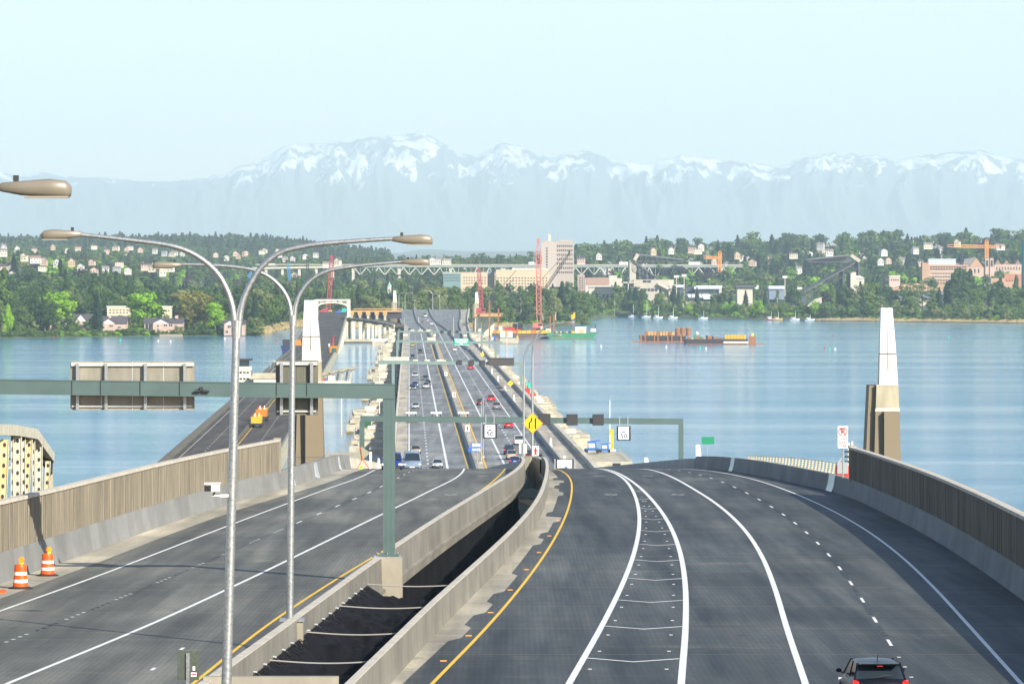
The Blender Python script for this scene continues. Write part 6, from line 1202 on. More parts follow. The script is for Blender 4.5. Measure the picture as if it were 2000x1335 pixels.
# ================================================================ barges and cranes on the lake
def lattice(s, a, b, w, m, n=14, r=.14):
    a, b = Vector(a), Vector(b); d = (b - a).normalized(); x = d.cross(Vector((0, 1, 0))).normalized() if abs(d.y) < .9 else Vector((1, 0, 0)); y = d.cross(x)
    c = [x * (i * w / 2) + y * (j * w / 2) for i, j in ((-1, -1), (1, -1), (1, 1), (-1, 1))]
    for q in c: s.bar(a + q * .6, a.lerp(b, .12) + q, r * 1.5, r * 1.5, m); s.bar(a.lerp(b, .12) + q, a.lerp(b, .9) + q, r * 1.5, r * 1.5, m); s.bar(a.lerp(b, .9) + q, b + q * .3, r * 1.5, r * 1.5, m)
    for k in range(n):
        f0, f1 = .12 + .78 * k / n, .12 + .78 * (k + 1) / n
        for j in range(4): p, q = (c[j], c[(j + 1) % 4]) if k % 2 else (c[(j + 1) % 4], c[j]); s.bar(a.lerp(b, f0) + p, a.lerp(b, f1) + q, r, r, m)
def wp(px, py, Y, o): return Vector((XP(px, Y) - o[0], 0, ZP(py, Y) - o[2]))
PINK = mat('faded_red_lattice', (.46, .14, .11), .6, var=.15, scale=.2); REDL = mat('red_lattice', (.34, .04, .06), .5); BLUL = mat('blue_lattice', (.05, .22, .50), .5)
def crane(label, px, pyb, tx_, ty, Y, m, w_, body=True, r=.2, n=16, group=None):
    o = (XP(px, Y), Y, ZP(pyb, Y)); t = thing('crane', label, 'crane', o, group=group); s = MB(); lattice(s, (0, 0, 1), wp(tx_, ty, Y, o), w_, m, n, r); s.build('boom', t)
    s = MB(); tip = wp(tx_, ty, Y, o); s.bar(tip, tip + Vector((-.1, 0, -4)), .15, .15, DARK); s.box(tip.x - w_ * .35, tip.x + w_ * .35, -w_ * .3, w_ * .3, tip.z, tip.z + w_ * .9, m); s.build('boom_tip', t)
    if body: s = MB(); s.box(-4, 2.2, -2, 2, 0, 3.2, m, taper=(.95, .9)); s.box(-.4, 1.8, -2.1, -2, 1.3, 2.6, GLASS); s.build('cab', t); s = MB(); s.box(-4, 3.5, -2.5, 2.5, -1.4, 0, DARK); s.build('crawler', t)
    return t
crane('tall pink-red lattice crane mast standing on the orange barge', 1053, 640, 1051, 473, 2620, PINK, 2.7, r=.34)
crane('dark red lattice crane left of the pink one, behind the bridge end', 942, 611, 935, 528, 2760, REDL, 2.0, r=.3)
crane('red lattice crane above the old road crest, behind the portal', 641, 611, 648, 505, 3050, REDL, 2.6, r=.34)
crane('black lattice crane boom leaning right beside the pink mast', 1014, 642, 1112, 494, 2650, BLACK, 1.6, r=.2, n=22)
crane('thin dark lattice crane boom left of the leaning black one', 963, 620, 967, 530, 2800, DARK, 1.6, body=False, r=.2)
crane('blue lattice mast beyond the wood left of the old bridge', 567, 560, 563, 518, 4600, BLUL, 2.6, body=False, r=.34); crane('black lattice mast with pale top beyond the wood', 601, 555, 600, 504, 4600, DARK, 2.6, body=False, r=.34); crane('small leaning blue crane by the forks of the lamps', 482, 552, 490, 532, 4600, BLUL, 2.2, body=False, r=.34)
Y = 2640; t = thing('crane_rigging', 'black stay cables and short mast of the leaning black crane', 'rigging', (XP(1010, Y), Y, ZP(645, Y))); o = t.location; s = MB()
for a in (((1014, 642), (1112, 494)), ((1010, 640), (996, 612)), ((996, 612), (1100, 500)), ((996, 642), (996, 610)), ((925, 625), (1003, 545)), ((935, 610), (1008, 528))): s.bar(wp(*a[0], Y, o), wp(*a[1], Y, o), .28, .28, BLACK)
s.build('stay_cable', t)
def tower_crane(label, px, pyb, pyt, x0, x1, yj, Y, m):
    t = thing('tower_crane', label, 'crane', (XP(px, Y), Y, ZP(pyb, Y))); o = t.location; s = MB(); lattice(s, (0, 0, 0), wp(px, pyt, Y, o), 3.2, m, 14, .45); s.build('mast', t); s = MB(); lattice(s, wp(x0, yj, Y, o), wp(x1, yj + 2, Y, o), 2.6, m, 18, .4); s.build('jib', t); s = MB(); s.box(wp(x1 - 3, yj, Y, o).x, wp(x1, yj, Y, o).x, -1.5, 1.5, wp(0, yj + 5, Y, o).z, wp(0, yj, Y, o).z, DARK); s.build('counterweight', t)
tower_crane('orange tower crane over the far brick campus buildings at right', 1927, 508, 468, 1850, 1955, 480, 4700, mat('orange_crane_paint', (.75, .30, .05), .5))
tower_crane('orange tower crane in front of the right end of the steel bridge', 1406, 532, 490, 1374, 1412, 502, 4900, mat('orange_crane_paint', (.75, .30, .05), .5))
def barge(name, label, pts, Y, zt, m, hull2=None):
    """pts: px of left / right at deck and water"""
    x0, x1, s0, s1 = [XP(p, Y) for p in pts]; cx = (x0 + x1) / 2; t = thing(name, label, 'barge', (cx, Y, 0)); s = MB(); s.prism([(s0 - cx, -.4), (s1 - cx, -.4), (x1 - cx, zt), (x0 - cx, zt)], 0, 16, m); s.build('hull', t)
    s = MB(); s.box(s0 - cx, s1 - cx, -.05, 16.05, -.3, .25, RUST); s.build('waterline', t); return t, cx
Y = 2610; t, cx = barge('crane_barge', 'dark barge with orange and yellow deck edge carrying the pink crane', (960, 1082, 962, 1066), Y, 3.0, mat('dark_barge_hull', (.10, .08, .075), .7, var=.4, scale=.3)); s = MB(); X = lambda p: XP(p, Y) - cx
[s.box(X(962 + 9.5 * i), X(962 + 9.5 * i + 8.6), -.4, 0, 3.0, 4.9, YELP if i % 4 else ORNG) for i in range(12)]; s.build('deck_edge_boxes', t); s = MB(); [s.box(X(a), X(b), 3, 6, 3.0, 3.0 + h, m) for a, b, h, m in ((985, 1006, 3.4, REDP), (1008, 1018, 2.6, REDP), (974, 981, 4.5, CREAM), (1032, 1037, 2.6, RUST), (1041, 1047, 2.8, REDP), (1052, 1062, 2.4, RUST), (1066, 1076, 2.8, CREAM), (1056, 1060, 4.2, CREAM))]; s.build('deck_cargo', t)
for px, pt in ((1075, 617), (1082, 615)): s = MB(); s.box(X(px) - .45, X(px) + .45, 4, 5, 0, ZP(pt, Y), RUST); s.build('spud_pile', t)
Y = 2600; t, cx = barge('green_barge', 'green work barge with tan deckhouse and yellow piling hammer', (1066, 1167, 1075, 1156), Y, 3.4, GRNP); X = lambda p: XP(p, Y) - cx
s = MB(); s.box(X(1124), X(1145), 4, 9, 3.4, 6.6, CREAM); s.box(X(1123), X(1146), 3.8, 9.2, 6.6, 7.1, WHITE); s.box(X(1131), X(1141), 3.9, 4, 3.6, 5.8, mat('tan_panel', (.6, .4, .2), .6)); s.build('deckhouse', t); s = MB(); s.box(X(1154), X(1164), 4, 7, 4.2, 6, WHITE); s.tube([(X(1163), 5, 4), (X(1163), 5, 8.5)], .3, DARK, 6); s.build('wheelhouse', t)
s = MB(); s.box(X(1118), X(1123.5), 3, 5, 3.4, ZP(624, Y), mat('slate_mast', (.10, .12, .18), .6)); s.build('mast', t); s = MB(); s.box(X(1116), X(1120), 3, 5, ZP(624, Y), ZP(614, Y), YELP); s.box(X(1120), X(1123.5), 3, 5, ZP(622, Y), ZP(610, Y), YELP); s.box(X(1116), X(1124), 2, 5, 3.3, 4.6, YELP); s.build('hammer', t)
s = MB(); r = random.Random(3); [s.box(X(1082 + i * 4), X(1085 + i * 4), 3 + (i % 3), 6, 3.4, 3.4 + r.uniform(.5, 1.7), r.choice([RUST, DARK, YELP, OC])) for i in range(9)]; s.build('deck_gear', t)
Y = 2420; t, cx = barge('work_float', 'grey work float with blue sheeted box beside the far right columns', (976, 1013, 977, 1012), Y, 3.0, OC); X = lambda p: XP(p, Y) - cx; s = MB(); s.box(X(977), X(1001), 3, 8, 3.4, 6.8, mat('pale_blue_sheet', (.45, .62, .75), .6)); s.box(X(986), X(992), 2.9, 8.1, 3.4, 7.3, TIMB); s.build('sheeted_box', t); s = MB(); s.bar((X(1010), 1, 0), (X(1011), 1, ZP(637, Y)), .6, .6, RUST); s.box(X(1009), X(1012.5), 0, 1, 3, 4.6, YELP); s.box(X(1010), X(1012), .5, 1.2, ZP(637, Y), ZP(631, Y), BLUEP); s.build('pile', t)
s = MB(); [s.box(X(955 + i * 5), X(958.5 + i * 5), 5, 7, 2.0, 2.6 + (i * 7 % 3), (ORNG, WHITE, BLUEP, YELP, REDP)[i % 5]) for i in range(5)]; s.build('deck_gear', t)
# long loaded pair of barges at right
Y = 2480; t, cx = barge('pipe_barge', 'dark barge stacked with orange timbers and rusty drums, left of the lake pair', (1250, 1340, 1252, 1338), Y, 3.4, mat('black_hull', (.03, .025, .03), .7, var=.4, scale=.3)); X = lambda p: XP(p, Y) - cx
s = MB(); [s.box(X(1260 + 5.8 * i), X(1265 + 5.8 * i), 2, 9, 3.6, 5.9, TIMB if i % 4 else RUST) for i in range(10)]; s.build('timber_stack', t)
for px in (1324, 1334, 1345): s = MB(); s.tube([(X(px), 4, 3.4), (X(px), 4, 8.0)], 1.35, RUST, 14, smooth=False); s.build('rusty_drum', t)
for px in (1252, 1260, 1278, 1285, 1304, 1312, 1330): s = MB(); s.box(X(px) - .4, X(px) + .4, -.5, 0, 0, 4.4, RUST); s.build('fender_pile', t)
s = MB(); s.box(X(1235), X(1334), -1.5, -.7, -.2, .5, RUST); s.build('side_spar', t)
Y = 2400; t, cx = barge('flat_barge', 'long black flat barge with yellow stacked crates at its right end, right of the pair', (1337, 1461, 1340, 1459), Y, 2.8, MATS['black_hull']); X = lambda p: XP(p, Y) - cx
s = MB(); s.box(X(1413), X(1461), -.5, 3, .6, 1.6, CREAM); [s.box(X(1416 + 6 * i), X(1421 + 6 * i), 1, 6, 2.9, 5.2, YELP) for i in range(7)]; s.build('yellow_crates', t); s = MB(); r = random.Random(8); [s.box(X(1343 + i * 4), X(1346.5 + i * 4), 2, 5, 2.8, 2.8 + r.uniform(.6, 3.0) * (1.2 - i / 26), r.choice([RUST, OC, DARK, RUST, GRNP])) for i in range(17)]; s.lathe([(0, 5.0), (1, 5.2), (1.1, 6.2), (0, 7.2)], CREAM, 10, (X(1362), 4)); s.build('deck_cargo', t)
for px in (1466, 1473): s = MB(); s.box(X(px) - .9, X(px) + .9, 0, 1.5, -.5, 4.6, RUST); s.build('mooring_pile', t)
s = MB(); s.box(X(1468), X(1472), 0, 1, 4.6, 6.2, mat('lime_marker', (.6, .65, .05), .5)); s.box(X(1461), X(1492), -.6, .2, -.1, .4, RUST); s.build('channel_marker', t)
# boats and buoys
def sailboat(px, pyt, label, m=WHITE, k=1.0, cover=None):
    Y = SH(px) - 14; t = thing('sailboat', label, 'sailboat', (XP(px, Y), Y, 0), group='sailboats moored at the right shore'); s = MB(); s.loft([[(x, -w_, zt), (x, 0, zb), (x, w_, zt)] for x, w_, zt, zb in ((-5, .9, 1.4, .2), (-2, 1.5, 1.3, -.3), (2, 1.4, 1.4, -.3), (4.6, .5, 1.7, .3), (5.4, .05, 1.9, 1.2))], m, smooth=False, closed=False); s.add([(-5, -.9, 1.4), (-2, -1.5, 1.3), (2, -1.4, 1.4), (4.6, -.5, 1.7), (5.4, 0, 1.9), (4.6, .5, 1.7), (2, 1.4, 1.4), (-2, 1.5, 1.3), (-5, .9, 1.4)], [tuple(range(9))], WHITE); s.build('hull', t)
    s = MB(); s.box(-2.5, 1.5, -.9, .9, 1.4, 2.1, WHITE, taper=(.85, .8)); s.build('cabin', t); s = MB(); H = ZP(pyt, Y); s.tube([(.8, 0, 1.4), (.8, 0, H)], .17, WHITE, 6); s.build('mast', t); s = MB(); s.bar((.8, 0, 3), (-3.6, 0, 2.8), .4, .5, cover or BLUEP); s.build('furled_sail', t)
    t.scale = (.8, .8, .9)
    if k > 1: s = MB(); s.bar((.8, 0, H - .5), (5.2, 0, 2), .14, .14, WHITE); s.build('forestay_sail', t)
for a in ((1236, 592, 'leftmost sailboat moored at the right shore', WHITE, 1.0, BLUEP), (1262, 590, 'second sailboat from left, with raking white stay', WHITE, 1.2, BLUEP), (1285, 596, 'third sailboat from left with a plain mast', WHITE, 1.0, WHITE), (1314, 600, 'fourth sailboat from left at the right shore', WHITE, 1.0, WHITE),
          (1373, 604, 'small sailboat with blue cover near the willow trees', WHITE, 1.0, BLUEP), (1505, 606, 'sailboat with blue and red hull at the right shore', mat('red_hull', (.5, .05, .08), .5), 1.0, WHITE), (1519, 607, 'sailboat with yellow hull at the right shore', YELP, 1.0, YELP), (1552, 605, 'sailboat alone right of the yellow one', WHITE, 1.0, WHITE), (1581, 612, 'low white sailboat rightmost at the shore', WHITE, 1.0, WHITE)): sailboat(*a)
bu = {}
for px, py, cn, where in ((105, 659, 'red', 'near the left shore'), (235, 665, 'green', 'off the brick apartments'), (309, 666, 'white', 'off the left shore'), (333, 667, 'white', 'off the left shore, right of the other white one'), (439, 662, 'white', 'tall and left of the lamp pole'), (541, 667, 'red', 'left of the old bridge'), (1174, 677, 'white', 'below the green barge'), (1301, 678, 'white', 'below the left dark barge'), (1367, 679, 'green', 'below the flat barge'), (1379, 681, 'white', 'right below the green one'), (1389, 677, 'red', 'below the yellow crates'),
                          (1611, 680, 'red', 'left of the right tower, nearer of two red ones'), (1620, 682, 'green', 'between a red and a white one left of the right tower'), (1631, 682, 'white', 'left of the right tower'), (1629, 656, 'red', 'farther out left of the right tower'), (1853, 659, 'green', 'far right on the lake'), (1225, 640, 'red', 'near the far right shore')):
    p = G(px, py); m = {'red': REDP, 'green': mat('buoy_green', (.0, .5, .3), .5), 'white': WHITE}[cn]; s = MB(); s.lathe([(0, -.3), (.5, -.2), (.55, .25), (.4, .5), (.15, .65), (.12, 1.2), (0, 1.3)], m, 10); s.build('buoy', label='small %s buoy floating %s' % (cn, where), cat='buoy', loc=(p.x, p.y, 0))
p = G(600, 690); t = thing('tugboat', 'dark blue workboat with orange gear left of the left tower', 'boat', (XP(583, 2150), 2150, 0)); s = MB(); s.prism([(-8, -.3), (6, -.3), (7, 3.5), (-9, 3.5)], 0, 6, mat('navy_hull', (.02, .03, .12), .5)); s.build('hull', t); s = MB(); s.box(-8, -4, 1, 5, 3.5, 6.5, DARK); s.build('wheelhouse', t); s = MB(); s.box(-2, 1.4, 1, 5, 3.5, 6.4, ORNG, taper=(.7, .8)); s.box(3, 6, 1, 5, 3.5, 8.0, ORNG, taper=(.5, .8)); s.build('deck_machine', t)

# ================================================================ buildings
TAN = mat('tan_render_wall', (.52, .42, .28), .85, var=.06, scale=.1); PALE = mat('pale_wall', (.50, .46, .38), .85, var=.06, scale=.1); GREYW = mat('grey_pink_wall', (.38, .32, .275), .85, var=.05, scale=.1); BRICK = mat('pink_brick', (.48, .35, .28), .9, var=.15, scale=.4); BRICKO = mat('orange_brick', (.42, .26, .165), .9, var=.12, scale=.2)
ROOFD = mat('dark_shingle', (.075, .065, .075), .9, var=.3, scale=.6); ROOFG = mat('grey_shingle', (.20, .19, .19), .9, var=.2, scale=.5); ROOFB = mat('brown_roof', (.24, .17, .13), .9, var=.2, scale=.4); WIN = mat('window_dark', (.03, .035, .045), .3); HW = mat('house_white', (.58, .56, .52), .8, var=.04, scale=.2); SLATE = mat('slate_blue_metal', (.16, .20, .27), .6, var=.1, scale=.1); METW = mat('pale_metal_roof', (.55, .60, .66), .5, var=.08, scale=.1)
def wins(s, x0, x1, z0, z1, nx, nz, y, m=WIN, fx=.55, fz=.5):
    for i in range(nx):
        for k in range(nz):
            cx, cz = x0 + (x1 - x0) * (i + .5) / nx, z0 + (z1 - z0) * (k + .5) / nz; a, b = (x1 - x0) / nx * fx / 2, (z1 - z0) / nz * fz / 2; s.box(cx - a, cx + a, y - .12, y + .3, cz - b, cz + b, m)
def bldg(label, px0, px1, py0, py1, Y, D, m, win=None, parts=(), roof=None, group=None, name='building'):
    x0, x1 = XP(px0, Y), XP(px1, Y); cx = (x0 + x1) / 2; z0, z1 = ZP(py1, Y), ZP(py0, Y); zb = min(z0, z0 - 8); t = thing(name, label, 'building', (cx, Y, zb), group=group); X = lambda p: XP(p, Y) - cx; Z = lambda p: ZP(p, Y) - zb
    s = MB(); s.box(x0 - cx, x1 - cx, 0, D, 0, z1 - zb, m); s.build('wall', t)
    if roof: s = MB(); s.box(x0 - cx - .4, x1 - cx + .4, -.4, D + .4, z1 - zb, z1 - zb + .9, roof); s.build('roof', t)
    if win:
        for (a, b, c, d, nx, nz, *q) in win:
            fx, fz = q if q else (.55, .5); dx_, dz_ = (X(b) - X(a)) / nx, (Z(c) - Z(d)) / nz; s = MB(); s.box(-dx_ * fx / 2, dx_ * fx / 2, -.12, .3, -dz_ * fz / 2, dz_ * fz / 2, WIN); wm_ = s.mesh('window', False)
            for i in range(nx):
                for k in range(nz): obj('window', wm_, t, (X(a) + dx_ * (i + .5), 0, Z(d) + dz_ * (k + .5)))
    for nm, fn in parts: s = MB(); fn(s, X, Z); s.build(nm, t)
    return t
bldg('tall grey-pink hospital tower block with rows of windows beside the pink crane', 1058, 1121, 471, 545, 4500, 30, GREYW, [(1087, 1119, 476, 536, 8, 7, .62, .42)],
     [('stair_slab', lambda s, X, Z: (s.box(X(1057.5), X(1086), -1.2, -.01, 0, Z(474), mat('pale_pink_slab', (.42, .36, .31), .85)), wins(s, X(1066), X(1070), Z(530), Z(482), 1, 9, -1.2, fx=.9))), ('chimney', lambda s, X, Z: s.box(X(1071), X(1076), 5, 9, Z(471), Z(457), PALE)), ('antenna', lambda s, X, Z: s.box(X(1089.5), X(1090), 5, 5.4, Z(471), Z(455), STEEL)), ('roof_plant', lambda s, X, Z: (s.box(X(1062), X(1068), 3, 9, Z(471), Z(468), STEEL), s.box(X(1092), X(1116), 4, 12, Z(471), Z(469), GREYW)))])
bldg('long cream office block with three window rows left of the pink crane', 900, 952, 533, 566, 4250, 22, TAN, [(904, 950, 539, 556, 9, 3, .5, .4)], roof=PALE)
bldg('long cream block right half, behind the pink crane, with square windows', 966, 1073, 528, 572, 4260, 26, TAN, [(970, 1070, 540, 562, 17, 4, .45, .45)], [('upper_floor', lambda s, X, Z: s.box(X(1000), X(1070), 4, 20, Z(528), Z(523), PALE))], roof=PALE)
bldg('dark glass link between the two cream blocks', 952, 966, 530, 566, 4270, 16, SLATE, [(953, 965, 533, 560, 4, 6)])
bldg('low teal glass building at the left end of the cream blocks', 866, 900, 533, 552, 4300, 20, mat('teal_glass_wall', (.16, .26, .26), .4), [(867, 898, 535, 550, 7, 3, .7, .4)], roof=PALE)
bldg('tan box building with square tower right of the black boom', 1128, 1142, 536, 570, 4300, 14, mat('mauve_wall', (.36, .27, .24), .85), [(1130, 1140, 540, 565, 2, 5)])
bldg('low pale and brick building left of the stadium', 1143, 1215, 543, 566, 4250, 20, PALE, [(1146, 1188, 549, 553, 5, 1, .9, .7), (1192, 1212, 556, 560, 3, 1)], [('brick_band', lambda s, X, Z: s.box(X(1145), X(1190), -.5, -.01, Z(556), Z(542), mat('brown_brick_band', (.36, .22, .17), .9))), ('penthouse', lambda s, X, Z: s.box(X(1190), X(1205), 3, 14, Z(543), Z(538), PALE))])
bldg('low cream sheds with garage doors below the brick building', 1150, 1200, 562, 585, 4100, 14, PALE, [(1152, 1198, 572, 583, 6, 1, .6, .6)], roof=ROOFG)
# stadium
STC = mat('stadium_concrete', (.42, .38, .31), .85, var=.12, scale=.1); STS = mat('stadium_steel', (.065, .07, .085), .6); SEAT = mat('seating_underside', (.12, .11, .115), .8, var=.1, scale=.1)
def stand(label, Y, roof, ridge, bowl, legs, flip):
    cx = XP(ridge[0], Y); t = thing('stadium_stand', label, 'stadium', (cx, Y, 2)); q = lambda p: (XP(p[0], Y) - cx, ZP(p[1], Y) - 2); D = 55
    s = MB(); a, b = q(roof[0]), q(roof[1]); s.prism([a, b, (b[0], b[1] + 1.0), (a[0], a[1] + 1.2)], 0, D, mat('stadium_roof_sheet', (.13, .135, .14), .6)); s.build('roof', t)
    s = MB()
    for k in range(6):
        y = D * k / 5; lo = (b[0], b[1] - 1.6); hi = (a[0], a[1] - 6.0); s.bar((lo[0], y, lo[1]), (hi[0], y, hi[1]), .7, .7, STS); n = 9
        for i in range(n):
            f0, f1 = i / n, (i + 1) / n; top = lambda f: (a[0] + (b[0] - a[0]) * f, y, a[1] + (b[1] - a[1]) * f); bot = lambda f: (hi[0] + (lo[0] - hi[0]) * f, y, hi[1] + (lo[1] - hi[1]) * f); s.bar(bot(f0), top(f1), .45, .45, STS); s.bar(bot(f0), top(f0), .45, .45, STS)
    s.build('roof_truss', t)
    s = MB(); c, d = q(bowl[0]), q(bowl[1]); s.prism([c, d, (d[0], d[1] + .9), (c[0], c[1] + 1.3)], 0, D, SEAT); s.build('seating_bowl', t)
    for k in range(2):
        s = MB(); y = D * k - .3; dn = 6.5; s.bar((c[0], y, c[1] - dn), (d[0], y, d[1] - dn * .6), .5, .5, STS); n = 8
        for i in range(n):
            f0, f1 = i / n, (i + 1) / n; T = lambda f: (c[0] + (d[0] - c[0]) * f, y, c[1] + (d[1] - c[1]) * f); Bm = lambda f: (c[0] + (d[0] - c[0]) * f, y, c[1] - dn + (d[1] - dn * .6 - c[1] + dn) * f); s.bar(Bm(f0), T(f1), .35, .35, STS); s.bar(T(f0), Bm(f0), .3, .3, STS)
        s.build('bowl_truss', t)
    for lx, lt, lb, w_, m in legs: s = MB(); x, zt = q((lx, lt)); _, z0 = q((lx, lb)); s.box(x - w_, x + w_, 2, D - 2, z0 - 4, zt, m); s.build('leg', t)
    s = MB(); r0, r1 = q(ridge), q((ridge[0] + (-7 if flip else 17), ridge[1] + 12)); s.bar((r0[0], -1, r0[1]), (r1[0], -1, r1[1]), 2, 3.2, STC); s.build('ridge_cap', t); return t
stand('left stadium stand with thin cantilever roof and diagonal seating truss', 4050, [(1240, 497), (1335, 508)], (1246, 496), [(1238, 512), (1308, 560)], [(1236, 508, 548, 3.0, STC), (1250, 515, 548, 1.2, STS), (1264, 530, 548, 1.2, STS)], True)
stand('right stadium stand with thin cantilever roof, mirrored toward the left one', 4050, [(1663, 499), (1577, 508)], (1662, 498), [(1674, 512), (1566, 574)], [(1667, 531, 572, 2.6, PALE), (1648, 530, 566, .8, STS), (1678, 508, 530, .8, STS)], False)
bldg('cream lower concourse of the left stadium stand', 1238, 1306, 546, 578, 4020, 30, STC, [(1255, 1272, 547, 552, 2, 1, .9, .9), (1250, 1285, 562, 570, 5, 1, .8, .7)], [('ramp', lambda s, X, Z: s.bar((X(1285), -3, Z(553)), (X(1310), -3, Z(566)), 3, 2.4, PALE)), ('walkway', lambda s, X, Z: (s.box(X(1214), X(1250), -2, 6, Z(563), Z(560), STS), s.box(X(1214), X(1240), -4, 8, Z(553), Z(550), STC), s.box(X(1215), X(1217), -4, -3, 0, Z(550), STC), s.box(X(1226), X(1228), -4, -3, 0, Z(550), STC)))])
bldg('tan block right of the left stadium stand', 1300, 1316, 546, 560, 4060, 14, PALE)
bldg('dark glass west stand with pale blue flat roofs between the stadium stands', 1358, 1410, 558, 575, 4000, 30, SLATE, [(1362, 1402, 566, 574, 6, 1, .9, .7)], [('flat_roof', lambda s, X, Z: s.prism([(X(1359), Z(557.5)), (X(1411), Z(557.5)), (X(1409), Z(564)), (X(1361), Z(564))], -3, 34, METW)), ('side_wall', lambda s, X, Z: s.box(X(1404), X(1409), -2, 20, Z(576), Z(560), PALE))])
bldg('dark angular roofed stand left of the glass stand', 1320, 1358, 560, 590, 4010, 24, mat('navy_cladding', (.05, .06, .09), .6), None, [('flat_roof', lambda s, X, Z: s.prism([(X(1316), Z(556)), (X(1338), Z(556)), (X(1334), Z(561)), (X(1322), Z(561))], -3, 24, METW))])
bldg('white terraced seating with grey roofs in front of the glass stand', 1336, 1400, 574, 600, 3960, 30, STC, [(1345, 1395, 590, 594, 8, 1, .8, .6)], [('white_terrace', lambda s, X, Z: (s.prism([(X(1345), Z(581)), (X(1372), Z(581)), (X(1368), Z(574)), (X(1341), Z(574))], -4, 10, METW), s.prism([(X(1374), Z(584)), (X(1398), Z(584)), (X(1400), Z(574)), (X(1370), Z(574))], -4, 10, METW))), ('dark_band', lambda s, X, Z: s.box(X(1340), X(1396), -1, 0, Z(588), Z(584), STS))])
bldg('cream box hall with dark roof and pale awning right of the glass stand', 1440, 1470, 561, 590, 3960, 24, PALE, [], [('dark_roof', lambda s, X, Z: s.box(X(1437), X(1477), -3, 28, Z(561), Z(557), STS)), ('awning', lambda s, X, Z: s.box(X(1474), X(1481), -3, 10, Z(564), Z(557), METW))])
bldg('blue-grey roofed stand edge left of the right stadium stand', 1502, 1532, 558, 568, 4060, 20, SLATE, [], [('flat_roof', lambda s, X, Z: s.box(X(1501), X(1532), -2, 22, Z(564), Z(558), METW))])
bldg('low dark lower tier of the right stadium stand', 1548, 1574, 578, 596, 3980, 22, mat('navy_cladding', (.05, .06, .09), .6), [], [('concrete_wedge', lambda s, X, Z: s.prism([(X(1558), Z(612)), (X(1604), Z(612)), (X(1604), Z(580)), (X(1590), Z(584))], -6, -1, STC))])
bldg('pavilion with low orange brown hipped roof behind the right shore wood', 1716, 1845, 569, 592, 4000, 50, SLATE, [], [('orange_roof', lambda s, X, Z: s.add([(X(1732), -2, Z(568)), (X(1842), -2, Z(568)), (X(1842), 50, Z(568)), (X(1732), 50, Z(568)), (X(1778), 20, Z(553)), (X(1800), 20, Z(553))], [(0, 1, 5, 4), (1, 2, 5), (2, 3, 4, 5), (3, 0, 4)], mat('orange_brown_roof', (.55, .32, .20), .8, var=.08, scale=.05))), ('white_front', lambda s, X, Z: s.box(X(1745), X(1845), -1, -.01, Z(600), Z(583), PALE))])
bldg('brick and white laboratory building with rows of windows at far right', 1814, 1890, 517, 562, 4500, 24, BRICKO, [(1816, 1888, 519, 528, 14, 2, .7, .6), (1820, 1866, 532, 556, 9, 4, .6, .45)], [('grey_penthouse', lambda s, X, Z: s.box(X(1814), X(1868), 4, 20, Z(517), Z(505), mat('grey_panel', (.40, .43, .45), .6))), ('white_band', lambda s, X, Z: [s.box(X(1815), X(1872), -.5, -.01, Z(p + 1.4), Z(p), HW) for p in (529, 536, 543)]), ('end_wall', lambda s, X, Z: s.box(X(1801), X(1814), -1, 14, 0, Z(513), BRICKO))])
bldg('gothic brick hall with steep gable and twin towers at far right', 1890, 1942, 521, 540, 4600, 26, BRICK, [(1893, 1915, 524, 534, 3, 1, .4, .8)], [('gable', lambda s, X, Z: s.prism([(X(1893), Z(521)), (X(1920), Z(521)), (X(1906), Z(503))], -.5, 24, BRICKO)), ('steep_roof', lambda s, X, Z: s.prism([(X(1906), Z(502)), (X(1893), Z(521)), (X(1880), Z(521)), (X(1884), Z(506))], 1, 24, ROOFG)), ('tower', lambda s, X, Z: (s.box(X(1924), X(1931), -2, 5, 0, Z(504), BRICK), s.box(X(1933), X(1940), -2, 5, 0, Z(504), BRICK), s.box(X(1925.5), X(1929.5), -2.2, -2, Z(520), Z(508), WIN), s.box(X(1934.5), X(1938.5), -2.2, -2, Z(520), Z(508), WIN)))])
bldg('row of gabled brick college buildings behind the gothic hall', 1942, 1996, 516, 532, 4700, 20, BRICK, [(1944, 1994, 520, 528, 9, 1, .4, .7)], [('gable_roof', lambda s, X, Z: [s.prism([(X(p), Z(516)), (X(p + 12), Z(516)), (X(p + 6), Z(507))], -.4, 20, ROOFB) for p in (1943, 1960, 1982)])])
bldg('red brick block with stepped wings at the right edge', 1962, 2000, 535, 562, 4350, 20, mat('red_brick', (.38, .17, .11), .9, var=.1, scale=.2), [(1936, 1985, 545, 556, 9, 2, .45, .5)], [('stepped_wing', lambda s, X, Z: (s.box(X(1935), X(1962), -2, 14, 0, Z(543), BRICKO), s.box(X(1922), X(1936), -1, 12, 0, Z(552), SLATE), s.box(X(1954), X(1987), -5, 4, 0, Z(550), BRICKO), s.box(X(1972), X(1976), 2, 6, Z(535), Z(529), BRICK)))])
bldg('low pale parking deck at the right edge above the shore wood', 1940, 2006, 588, 602, 3900, 20, STC, [(1940, 2004, 590, 594, 12, 1, .8, .8)])
bldg('pale gabled buildings peeking out between trees right of the right stadium stand', 1656, 1688, 543, 560, 4150, 12, PALE, [], [('pale_roof', lambda s, X, Z: s.prism([(X(1655), Z(543)), (X(1689), Z(543)), (X(1680), Z(538)), (X(1662), Z(538))], -1, 12, METW))])
bldg('small pinkish house with battlements among campus trees', 1737, 1758, 540, 556, 4200, 10, mat('pinkish_wall', (.55, .38, .33), .85), [(1739, 1756, 543, 550, 4, 1)], roof=HW)
bldg('large flat pale building on top of the right hill', 1719, 1758, 475, 484, 6100, 20, HW, [(1721, 1756, 477, 481, 10, 1, .7, .6)], roof=PALE)
